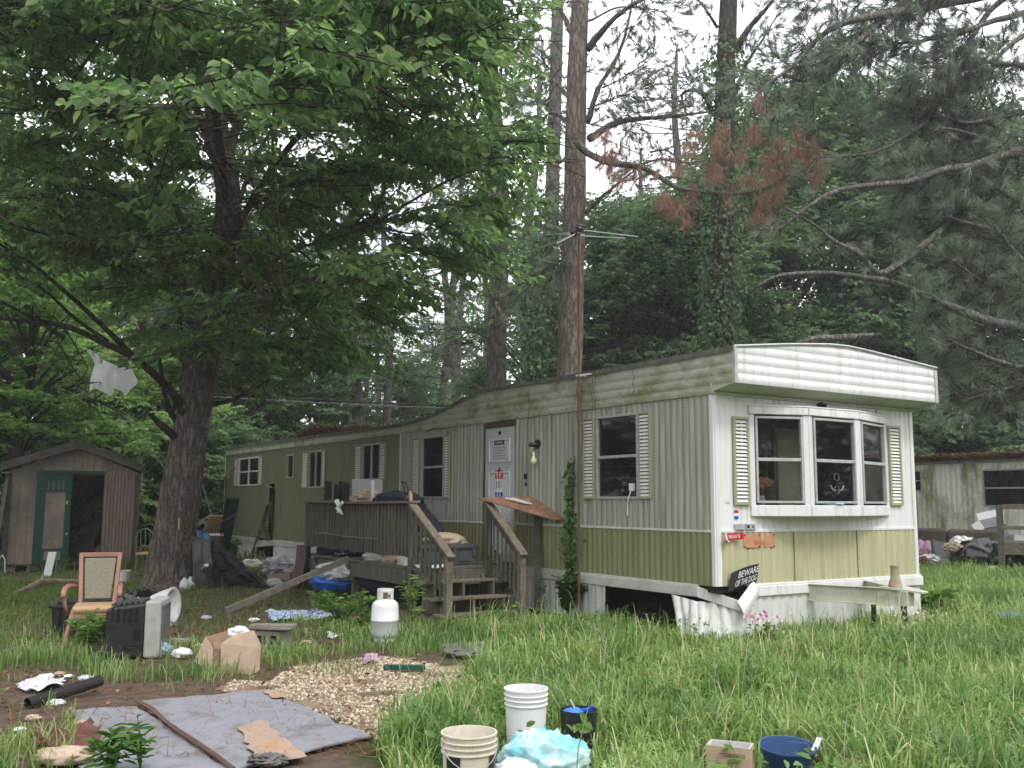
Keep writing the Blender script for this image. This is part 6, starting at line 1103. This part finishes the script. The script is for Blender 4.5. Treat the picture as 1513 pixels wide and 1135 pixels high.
for i,(px,Y,r_,lean) in enumerate(BT):
    g_=D(px,790,Y);loc=(g_[0],g_[1],0);lb='slim pine '+LB[i]
    if i==0: pr_.location=loc;pr_['label']=lb;pr_.scale=(1.05,)*3
    else: copytree(pr_,loc,i*1.7,rnd.uniform(.75,1.1),lb)
# ---- broadleaf trees of the wood
def broadleaf(name,H_,R_,z0,nT,nb,nt,nl,leaf,mt,cat,label,group,bark='dbark',asp=.6,tr=.2,seed=0,top=.6):
    r=thing(name,label,cat,(0,0,0),group);pts=[np.array([.2*math.sin(i+seed),.2*math.cos(i*1.3+seed),H_*.9*i/6]) for i in range(7)];m,c,rr=trunkgeo(pts,list(np.linspace(tr,tr*.25,7)),12,.05);lm=MB();bP=[];bD=[];bL=[]
    for k in range(nT):
        z=z0+(H_-z0)*((k+rnd.random())/nT);f=(z-z0)/(H_-z0);rad=R_*(math.sin(math.pi*min(1,.18+.82*f)**.8))**.7*(rnd.uniform(.35,1));th=rnd.uniform(0,6.28);p=np.array([rad*math.cos(th),rad*math.sin(th),z]);a=c[int(np.argmin(abs(c[:,2]-z*.75)))]
        cc=curve([a,(a+p)/2+K*.3,p],8);lm.tube(cc,np.linspace(.06,.015,len(cc)),5,cap=False)
        for j in range(nb):
            q=cc[-1-int(rnd.random()*3)];t=rnd.uniform(0,6.28);bP.append(q);bD.append(np.array([math.cos(t),math.sin(t),rnd.uniform(-.3,.35)])+unit(p-a)*.5);bL.append(rnd.uniform(.8,1.7)*R_/4)
    m.v+=lm.v;k0=m.n;m.f+=[tuple(i+k0 for i in q) for q in lm.f];m.n+=lm.n;m.build('trunk',M[bark],r,smooth=True)
    P,Ld,Nn,TA,TB,BA,BB=sprays(np.array(bP),np.array(bD),bL,nt,nl,.08,tl=.45);leafmesh('crown',P,Ld,Nn,rng.uniform(.7,1.2,len(P))*leaf,asp,M[mt],r,simple=True);print(name,len(P));return r
gA='broadleaf trees of the wood behind'
tA=broadleaf('broadleaf_tree',14,4.2,2.0,70,8,7,7,.19,'wood1','tree','x',gA,seed=1)
tB=broadleaf('broadleaf_tree',13,4.2,1.0,80,8,7,7,.19,'wood2','tree','x',gA,seed=5)
tC=broadleaf('maple_tree',8.5,3.2,.6,60,8,7,7,.16,'mapleb','maple tree','x','bright maples left of the shed',seed=9,asp=.8,tr=.12)
sB=broadleaf('shrub',3.6,2.4,.1,34,8,6,6,.15,'wood1','shrub','x','shrubs at the edge of the wood',seed=4,tr=.05)
def plant(pr,items):
    first=True
    for px,Y,s,lb in items:
        g_=D(px,790,Y);loc=(g_[0],g_[1],-.05)
        if first: pr.location=loc;pr.scale=(s,)*3;pr['label']=lb;first=False
        else: copytree(pr,loc,rnd.uniform(0,6.28),s,lb)
plant(tC,[(25,25,1,'bright green maple rising right behind the left slope of the shed roof'),(-70,27,1.15,'bright green maple cut by the left edge above the shed'),(100,33,1.1,'pale maple behind the shed ridge and the plastic sheet'),(1500,45,1.0,'pale maple far back beyond the mossy roof'),(620,62,1.2,'yellow green maple far beyond the roof dip'),(245,31,.75,'small light maple between the mossy post and the big trunk')])
plant(tA,[(150,37,1,'mid green tree behind the mossy post'),(250,40,1.05,'mid green tree behind the left fork of the big trunk'),(340,46,1.1,'mid green tree behind the corner of the home'),(-40,42,1.1,'mid green tree behind the left maple'),(430,52,1.1,'mid green tree above the pine straw drift'),(540,60,1.15,'mid green tree beyond the two shuttered windows'),(60,50,1.2,'tall tree far behind the shed'),(640,66,1.0,'tree far behind the roof dip'),(930,36,.95,'mid green tree just right of the antenna mast'),(1010,34,.9,'mid green tree left of the vine covered pine'),(470,42,.75,'lower tree behind the roof left of the deck'),(385,40,.7,'low tree behind the rear windows'),(780,36,.85,'tree between the grey and reddish pines')])
plant(tB,[(905,33,.92,'dark tree behind the antenna mast'),(980,31,.88,'dark tree left of the vine covered trunk above the roof'),(1050,31,.95,'dark tree wrapping the foot of the vine covered pine'),(1120,34,1.2,'dark tree above the front end of the home'),(1190,37,1.42,'dark tall tree above the middle of the front fascia'),(1265,38,1.45,'dark tall tree behind the lichen limb'),(1335,40,1.5,'dark tree above the right end of the fascia'),(1385,41,1.45,'dark tree behind the left end of the mossy roof'),(1440,42,1.5,'dark tree behind the wide window of the mossy home'),(1515,40,1.4,'dark tree at the right edge above the mossy home'),(1600,38,1.1,'dark tree outside the right edge'),(205,46,1.0,'dark tree deep behind the plastic sheet'),(300,52,1.1,'dark tree deep behind the big trunk'),(-130,40,1.1,'dark tree outside the left edge'),(590,50,.7,'dark low tree behind the roof above the deck'),(705,44,.62,'dark low tree left of the grey pine'),(840,40,.8,'dark tree behind the reddish pine')])
plant(sB,[(230,29,1,'shrub between the shed and the big trunk'),(300,31,1,'shrub behind the rubbish at the big tree'),(-20,30,1.1,'shrub left of the shed'),(330,34,1.2,'shrub behind the corner of the home'),(260,36,1.3,'shrub farther back between shed and trunk'),(180,34,1.2,'shrub behind the shed'),(1375,40,1.3,'shrub behind the mossy home left'),(1450,41,1.3,'shrub behind the mossy home middle'),(1530,41,1.3,'shrub behind the mossy home right'),(400,40,1.3,'shrub behind the rear windows'),(480,44,1.3,'shrub behind the roof left of the deck'),(-120,32,1.4,'shrub outside the left edge')])
n=95000;x=rng.uniform(-95,95,n);y=rng.uniform(50,88,n);hh=7.5+3*np.sin(x*.21)+2.2*np.sin(x*.57+y*.1);z=rng.uniform(0,1,n)**.75*hh;lump=np.sin(x*1.1)*np.sin(y*.8)*np.sin(z*1.2+x*.5);k=lump>-.45;P=np.stack([x,y,z],1)[k];n=len(P)
stuff(leafmesh('far_wood',P,unit(rng.normal(0,1,(n,3))),unit(np.array([0,0,1])+rng.normal(0,.6,(n,3))),rng.uniform(.3,.55,n),.6,M['wood1'],simple=True,loc=(0,60,0)),'continuous leafy wall of the far wood behind all the single trees','far wood')
n=52000;th=rng.uniform(math.pi*.93,math.pi*2.07,n);rr_=rng.uniform(44,66,n);x=rr_*np.cos(th);y=rr_*np.sin(th)+4;z=rng.uniform(0,1,n)**.8*(9+3*np.sin(th*9));P=np.stack([x,y,z],1)
stuff(leafmesh('far_wood',P,unit(rng.normal(0,1,(n,3))),unit(np.array([0,0,1])+rng.normal(0,.6,(n,3))),rng.uniform(.5,.8,n),.6,M['wood1'],simple=True,loc=(0,-40,0)),'leafy wall of wood all round behind the photographer','far wood')
x=np.concatenate([rng.uniform(-75,-38,16000),rng.uniform(45,80,9000)]);n=len(x);y=rng.uniform(0,60,n);z=rng.uniform(0,1,n)**.8*(9+2*np.sin(y*.3));P=np.stack([x,y,z],1)
stuff(leafmesh('far_wood',P,unit(rng.normal(0,1,(n,3))),unit(np.array([0,0,1])+rng.normal(0,.6,(n,3))),rng.uniform(.5,.8,n),.6,M['wood1'],simple=True,loc=(0,30,0)),'leafy masses of wood closing both sides of the lot','far wood')
# ivy on trunks
def ivy(name,path,rad,n,mt,label,cat='ivy',size=.11,par=None,bulge=0):
    c=curve(path,40);i=(len(c)*rng.random(n)**1.5).astype(int);a=rng.uniform(0,6.28,n);o=np.stack([np.cos(a),np.sin(a),np.zeros(n)],1);r=rad*(1+bulge*rng.random(n)**2);P=c[i]+o*r[:,None]+rng.normal(0,.12,(n,3))
    q=leafmesh(name,P,unit(o*.4+rng.normal(0,.4,(n,3))-np.array([0,0,.8])),unit(o+rng.normal(0,.4,(n,3))),size*rng.uniform(.7,1.2,n),.85,M[mt],par,simple=True,loc=None if par else c[0]);return tag(q,label,cat) if label else q
ivy('ivy',Q(26,(1064,640),(1065,520),(1066,400),(1070,250),(1074,60)),.33,6500,'wood2','dark ivy sheathing the pine trunk above the front of the home',bulge=.9,size=.13)
ivy('ivy',Q(31,(800,620),(806,500),(812,380),(816,300)),.5,5000,'wood2','dark vines hanging round the slim pine left of the reddish trunk',bulge=1.8,size=.16)
ivy('ivy',Q(47,(497,620),(498,560),(500,500)),.5,900,'vine','light green vine on the far pale trunk above the low roof',bulge=.5,size=.25)
# vine on the wall and bush at the mast foot
n=430;zz=.5+1.75*rng.random(n)**1.2;wd_=.085+.05*np.sin(zz*7);s_=2.86+rng.normal(0,1,n)*wd_*np.clip((2.2-zz)*1.2,.25,1);P=np.stack([SIDE(a,b,.04+.10*rnd.random()) for a,b in zip(s_,zz)])
vn=thing('wall_vine','bright green vine climbing the long wall beside the rusty mast','vine',SIDE(2.86,0,.1));leafmesh('vine_leaves',P,unit(-E*.3+rng.normal(0,.5,(n,3))-K*.6),unit(-E+rng.normal(0,.35,(n,3))+K*.4),rng.uniform(.05,.09,n),.8,M['vine'],vn)
m=MB();m.tube([SIDE(2.86+.04*math.sin(k),.1+k*.2,.035) for k in range(12)],.008,5);m.build('vine_stem',M['trim'],vn)
def bush(name,c,R,h,n,size,mt,label,cat,asp=.5,stems=7,lean=(0,0,0)):
    r=thing(name,label,cat,c);m=MB();P=[];Dd=[]
    for k in range(stems):
        th=rnd.uniform(0,6.28);e=c+np.array([math.cos(th)*R*rnd.uniform(.2,1),math.sin(th)*R*rnd.uniform(.2,1),h*rnd.uniform(.6,1)])+np.array(lean);cc=curve([c,(c+e)/2+K*h*.15,e],10);m.tube(cc,np.linspace(.007,.003,len(cc)),4)
        for j in range(n//stems):
            t=rnd.uniform(.2,1);q=cc[int(t*(len(cc)-1))];a=rnd.uniform(0,6.28);P.append(q+rng.normal(0,.015,3));Dd.append(np.array([math.cos(a),math.sin(a),rnd.uniform(-.2,.5)]))
    m.build('stems',M['weed'],r);n=len(P);leafmesh('leaves',np.array(P),np.array(Dd),unit(np.array([0,0,1])+rng.normal(0,.3,(n,3))),size*rng.uniform(.6,1.2,n),asp,M[mt],r);return r
bush('ivy_bush',SIDE(2.75,0,.22),.34,.62,520,.10,'ivy','dark ivy bush swallowing the foot of the rusty mast','bush',.7,16)
bush('shrub',SIDE(3.35,0,.25),.12,.62,50,.10,'wood1','thin dark stemmed plant against the skirting left of the ivy bush','shrub',.4,4)
bush('weed_plant',G(130,965),.32,.46,300,.085,'weed','leafy weed growing before the armchair leg and the television','weed',.45,12)
bush('weed_plant',G(505,925),.45,.42,360,.085,'weed','leafy weed left of the propane tank below the deck','weed',.42,14);bush('weed_plant',G(535,935),.30,.55,300,.085,'weed','tall dark weed just left of the propane tank','weed',.42,11);bush('weed_plant',G(480,905),.35,.38,220,.08,'weed','weed at the left foot of the deck','weed',.42,9)
bush('weed_plant',G(610,930),.18,.75,120,.14,'grass','tall grassy weed against the deck post right of the tank','weed',.16,8)
bush('seedling',G(165,1150),.22,.30,120,.11,'vine','fresh bright seedling with whorled leaves at the bottom left on the foam board edge','seedling',.30,6);bush('seedling',G(208,1140),.12,.32,70,.10,'vine','second bright seedling on the left foam board','seedling',.3,4)
bush('weed_plant',G(345,836),.35,.75,420,.10,'vine','green weed at the corner of the home by the green plank','weed',.6,14);bush('weed_plant',G(1372,905),.35,.30,160,.30,'weed','broad leaved weed at the right corner of the home','weed',.4,7)
bush('weed_plant',G(205,818),.6,.7,300,.10,'vine','pale weeds between the shed and the big tree','weed',.3,18);bush('weed_plant',G(228,800),.8,.9,400,.12,'vine','pale weeds behind the metal chair','weed',.3,20)
fb=bush('flower_clump',END(.35,0,.45),.25,.26,120,.06,'weed','magenta and white flowers at the front corner skirting','flowers',.5,8);P=END(.30,.26,.45)+rng.normal(0,1,(60,3))*np.array([.10,.08,.05]);leafmesh('petals',P,unit(rng.normal(0,1,(60,3))),unit(rng.normal(0,1,(60,3))),.045,.9,M['flower'],fb)
fb=bush('flower_clump',END(2.1,0,1.35),.25,.2,90,.05,'weed','dried white flower heads under the tow tongue','flowers',.5,8);P=END(2.1,.22,1.3)+rng.normal(0,1,(110,3))*np.array([.18,.12,.06]);leafmesh('petals',P,unit(rng.normal(0,1,(110,3))),unit(rng.normal(0,1,(110,3))),.05,.9,leafmat('dried petals',[(0,(.7,.66,.5)),(1,(.45,.38,.25))],.2),fb)
# fallen grey tree top behind the shed
ft=MB()
for pts,r in (([(205,660,27),(190,625,26.8),(160,600,26.6),(120,590,26.4),(60,602,26.2)],.05),([(190,625,26.8),(150,610,26.6),(110,620,26.4)],.03),([(160,600,26.6),(130,580,26.5),(95,560,26.4)],.03),([(172,608,26.7),(158,575,26.6),(150,560,26.5)],.025),([(205,660,27),(225,672,27),(250,700,27)],.04),([(178,655,26.8),(172,620,26.7),(178,590,26.7)],.03),([(150,597,26.5),(120,610,26.5),(95,640,26.4)],.02)):
    c=curve(Q(0,*[]) if 0 else [D(*q) for q in pts],14);ft.tube(c,np.linspace(r,r*.4,len(c)),6)
    for i in range(0,len(c),2):
        e=c[i]+rng.normal(0,.35,3);ft.tube([c[i],e],[.01,.004],4)
ft.tube([D(205,660,27),D(212,800,27)],[.07,.09],6)
tag(ft.build('dead_sapling',M['limb'],smooth=True),'bare grey dead sapling arching over the shed roof','dead tree')
# ---- grass
FOOT=[tuple(TW(*q,0)[:2]) for q in ((-.02,0),(20.6,0),(20.6,-4),(-.02,-4))];DECK=[tuple(TW(*q,0)[:2]) for q in ((4.2,0),(9.1,0),(9.1,1.85),(4.2,1.85))];STEP=[tuple(TW(*q,0)[:2]) for q in ((3.15,.6),(4.3,.6),(4.3,1.8),(3.15,1.8))]
TARP=gp([(112,1046),(400,1022),(552,1090),(390,1180),(110,1190)])
CIRC=[(G(777,1112),.17),(G(855,1108),.15),(G(692,1185),.17),(G(805,1150),.24),(G(765,1165),.14),(G(568,948),.17),(G(1055,1155),.20),(G(1163,1160),.19),(G(340,985),.38),(G(180,968),.38),(G(905,1150),.09)]
SHF=[tuple(SH(a,0,c)[:2]) for a,c in ((0,0.1),(SW,.1),(SW,-2.5),(0,-2.5))]
def blades(name,poly,dens,h0,h1,w,mt,label,clump=0,far=False,bend=.95,stalk=0):
    P=np.array(poly);x0,y0=P.min(0);x1,y1=P.max(0);n=int(dens*(x1-x0)*(y1-y0));x=rng.uniform(x0,x1,n);y=rng.uniform(y0,y1,n);k=inpoly(x,y,poly)
    for q in (FOOT,DECK,STEP,TARP,SHF):k&=~inpoly(x,y,q)
    for c,r in CIRC:k&=(x-c[0])**2+(y-c[1])**2>r*r
    cn=np.array(0.5+.5*np.sin(x*2.3+1.1*np.sin(y*1.9))*np.sin(y*2.7+.9*np.sin(x*3.1)));
    qx,qy,_=project(np.stack([x,y,np.zeros(n)],1));k&=~((((qx>1025)&(qx<1215))|((qx>640)&(qx<885)))&(qy>1120)&(rng.random(n)<.93))
    if clump:k&=rng.random(n)<np.clip((cn-clump)*4,0.02,1)
    g_=inpoly(x,y,GRAV);k&=~g_|((rng.random(n)<.5)&(cn>.5))|(rng.random(n)<.05);x,y,cn=x[k],y[k],cn[k];n=len(x)
    h=rng.uniform(h0,h1,n)*(.7+.5*cn);ww=rng.uniform(.6,1.2,n)*w
    qd=np.stack([x,y],1)-C[None,:2];qs=qd@S[:2];qe=-(qd@E[:2]);h=np.where((qs>-1.0)&(qs<4.2)&(qe<1.3)&(qe>-4.6),h*.62,h)
    if stalk:
        s_=rng.random(n)<stalk;h=np.where(s_,h*1.75,h);ww=np.where(s_,ww*.5,ww)
    a=rng.uniform(0,2*np.pi,n);d=np.stack([np.cos(a),np.sin(a),np.zeros(n)],1);u=np.stack([-np.sin(a),np.cos(a),np.zeros(n)],1)*ww[:,None];b=np.stack([x,y,hgt(x,y)-.01],1);bd=rng.uniform(.15,1,n)[:,None]*bend;hh=h[:,None]
    up=np.array([0,0,1.]);c1=b+up*hh*.42+d*hh*bd*.12;c2=b+up*hh*.78*(1-.15*bd)+d*hh*bd*.48;c3=b+up*hh*(1-.48*bd)+d*hh*bd*1.05
    V=np.stack([b-u,b+u,c1-u*.9,c1+u*.9,c2-u*.6,c2+u*.6,c3-u*.05,c3+u*.05],1).reshape(-1,3);i=np.arange(n)[:,None]*8;F=np.concatenate([i+np.array([[q,q+1,q+3,q+2]]) for q in (0,2,4)])
    print(name,n);return stuff(npmesh(name,V,F,M[mt],loc=(x.mean(),y.mean(),0)),label,'grass')
near=gp([(575,1140),(560,1105),(600,1060),(640,1030),(700,1012),(1750,1012),(2300,1300),(560,1300)]);mid2=gp([(690,1014),(725,985),(740,962),(700,945),(640,930),(760,918),(900,915),(1600,915),(1800,1014)]);far2=gp([(1340,916),(1340,865),(1365,845),(1480,846),(1800,846),(1900,916)])
blades('tall_grass',near,1000,.10,.28,.0078,'grass','dense tall bright grass in the right foreground',stalk=.03)
blades('tall_grass',near,420,.20,.40,.0085,'grass','long arching clumps over the bright grass in the right foreground',clump=.42,stalk=.08,bend=1.05)
blades('seed_grass',near,14,.32,.5,.0036,'straw2','pale straw stalks standing in the right foreground grass',bend=.7)
blades('tall_grass',mid2,850,.13,.30,.0085,'grass','tall grass in front of the steps and the end wall',stalk=.05)
blades('tall_grass',mid2,260,.26,.46,.010,'grass','long arching clumps in front of the steps and end wall',clump=.45,stalk=.10,bend=1.05)
blades('seed_grass',mid2,8,.4,.7,.005,'straw2','pale straw stalks before the end wall',bend=.7)
blades('tall_grass',far2,420,.14,.42,.012,'grass','tall green grass field right of the home',stalk=.03)
blades('meadow_grass',gp([(1340,846),(1345,800),(1900,800),(1900,846)]),60,.15,.4,.02,'sgrass','dull long grass round the rubbish by the mossy home')
blades('low_grass',gp([(-200,1030),(60,1040),(112,1048),(105,1190),(200,1300),(-200,1300)]),800,.06,.22,.0045,'grass','patchy grass at the bottom left corner',clump=.3,stalk=.05)
blades('low_grass',gp([(-150,955),(60,925),(150,965),(300,962),(420,985),(300,1005),(120,1012),(-150,1020)]),650,.07,.27,.0055,'grass','clumps of grass in front of the overturned television',clump=.36,stalk=.05)
blades('low_grass',gp([(300,1000),(420,975),(720,985),(600,1080),(560,1090),(430,1040),(180,1040)]),240,.05,.18,.005,'grass','few grass tufts on the gravel',clump=.5)
blades('low_grass',gp([(385,935),(470,905),(600,915),(660,930),(735,965),(640,975),(560,965),(480,968),(385,985)]),750,.06,.22,.006,'grass','grass round the foot of the propane tank',clump=.3,stalk=.05)
blades('lawn_grass',gp([(-400,850),(230,845),(225,880),(90,925),(-400,940)]),420,.04,.13,.008,'sgrass','short lawn before the shed',clump=.2)
blades('lawn_grass',gp([(320,822),(452,822),(452,850),(330,862),(300,880),(270,876)]),300,.05,.15,.009,'sgrass','short grass beside the low end of the home',clump=.25)
blades('lawn_grass',gp([(-300,846),(-300,800),(450,800),(450,835),(200,846)]),50,.12,.5,.02,'sgrass','rough grass behind the shed and the tree')
blades('sparse_grass',gp([(-100,1015),(-100,870),(520,860),(520,1000)]),150,.04,.15,.005,'sgrass','thin grass seedlings scattered over the bare dirt')
blades('gravel_edge_grass',gp([(540,1100),(600,1050),(700,1015),(740,990),(700,1030),(620,1110),(570,1140)]),500,.05,.2,.005,'grass','grass creeping over the right edge of the gravel',clump=.3)
x,y=scatter(near+[],3800);x2,y2=scatter(mid2,2600);x=np.concatenate([x,x2]);y=np.concatenate([y,y2]);cc_=np.sin(x*1.7+2)*np.sin(y*1.9+1);kk=(cc_>.1);
for q in (FOOT,DECK,STEP,TARP):kk&=~inpoly(x,y,q)
for c,r in CIRC:kk&=(x-c[0])**2+(y-c[1])**2>r*r
x,y=x[kk],y[kk];n=len(x);P=np.stack([x,y,hgt(x,y)+rng.uniform(.03,.26,n)],1);stuff(leafmesh('clover_weeds',P,unit(rng.normal(0,1,(n,3))*np.array([1,1,.4])),unit(np.array([0,0,1])+rng.normal(0,.4,(n,3))),rng.uniform(.04,.11,n),.55,M['weed'],loc=(3,9,0)),'broad leaved weeds mixed through the tall grass','weeds')
# trees on the photographer's side: they only show as dark reflections in the panes
for i,(x,y,s) in enumerate(((-16,-14,1),(-6,-20,1.1),(5,-17,1),(14,-20,1.15),(24,-12,1.05),(33,-4,1.1),(-26,-6,1.1),(42,6,1.1),(-34,4,1.1),(-25,14,1.1),(-29,22,1.2),(-23,29,1.1),(-33,32,1.2))):
    copytree(tA,(x,y,0),i*1.3,s,'tree number %d of the ring standing outside the picture behind and left of the photographer'%(i+1))
x,y=scatter(gp([(-150,1060),(-150,870),(520,860),(600,965),(400,990),(120,1045)]),2600);n=len(x);P=np.stack([x,y,hgt(x,y)+rng.uniform(.01,.07,n)],1);kk=np.sin(x*2.9+1)*np.sin(y*3.3)>-.1;P=P[kk];n=len(P);stuff(leafmesh('ground_weeds',P,unit(rng.normal(0,1,(n,3))*np.array([1,1,.4])),unit(np.array([0,0,1])+rng.normal(0,.4,(n,3))),rng.uniform(.03,.07,n),.6,M['weed'],loc=(-3,12,0)),'small green weeds creeping over the bare dirt','weeds')
# ---- litter on the dirt
dirt=gp([(-150,1135),(-150,860),(250,858),(520,850),(620,900),(640,975),(720,990),(600,1050),(560,1090),(480,1055),(120,1045),(110,1150)])
x,y=scatter(dirt,7500);n=len(x);P=np.stack([x,y,hgt(x,y)+.012+rng.uniform(0,.015,n)],1);stuff(leafmesh('leaf_litter',P,unit(rng.normal(0,1,(n,3))*np.array([1,1,.25])),unit(np.array([0,0,1])+rng.normal(0,.5,(n,3))),rng.uniform(.03,.075,n),.5,M['litter'],simple=True,loc=(-3,12,0)),'dead brown leaves strewn over the bare dirt','leaf litter')
stuff(needles_on('ground_pine_straw',lambda:(lambda g_:np.array([g_[0],g_[1],float(hgt(g_[0],g_[1]))+.02]))(G(rnd.uniform(-20,560),rnd.uniform(862,1120))),7000,M['straw'],.16,.0025),'brown pine straw scattered over dirt, gravel and foam boards','pine straw')
def onb():
    g_=G(rnd.uniform(130,520),rnd.uniform(1030,1134));return np.array([g_[0],g_[1],float(hgt(g_[0],g_[1]))+.085])
stuff(needles_on('board_pine_straw',onb,260,M['straw'],.13,.002),'thin pine needles lying on the grey foam boards','pine straw')
for i in range(26):
    px,py=rnd.choice([(rnd.uniform(380,470),rnd.uniform(845,880)),(rnd.uniform(20,150),rnd.uniform(985,1090)),(rnd.uniform(230,480),rnd.uniform(890,985))]);c=G(px,py);s=rnd.uniform(.025,.06);m=MB();m.blob(c+K*s*.3,(s,s*.8,s*.4),i+60,.6,2.5,8);o=tag(m.build('litter_scrap',M[rnd.choice(['paper','card','whitep','litter'])]),'tiny scrap of litter lying on the bare dirt left of the deck','litter','tiny scraps of litter on the dirt')
# ---- thin volume added to lift the dark tones, as lens glare does
m_=bpy.data.materials.new('added glare veil');m_.use_nodes=True;nt=m_.node_tree;nt.nodes.remove(nt.nodes['Principled BSDF']);pv=nt.nodes.new('ShaderNodeVolumePrincipled');pv.inputs['Density'].default_value=GLARE_VEIL;pv.inputs['Color'].default_value=(.93,.95,.97,1);pv.inputs['Anisotropy'].default_value=.2;nt.links.new(pv.outputs[0],nt.nodes['Material Output'].inputs['Volume'])
if GLARE_VEIL>0:
    hz=MB().box(WORLD,-110,110,-70,110,-1.5,32).build('glare_veil',m_);hz['kind']='stuff';hz['label']='thin pale veil added over the scene for the look of lens glare'
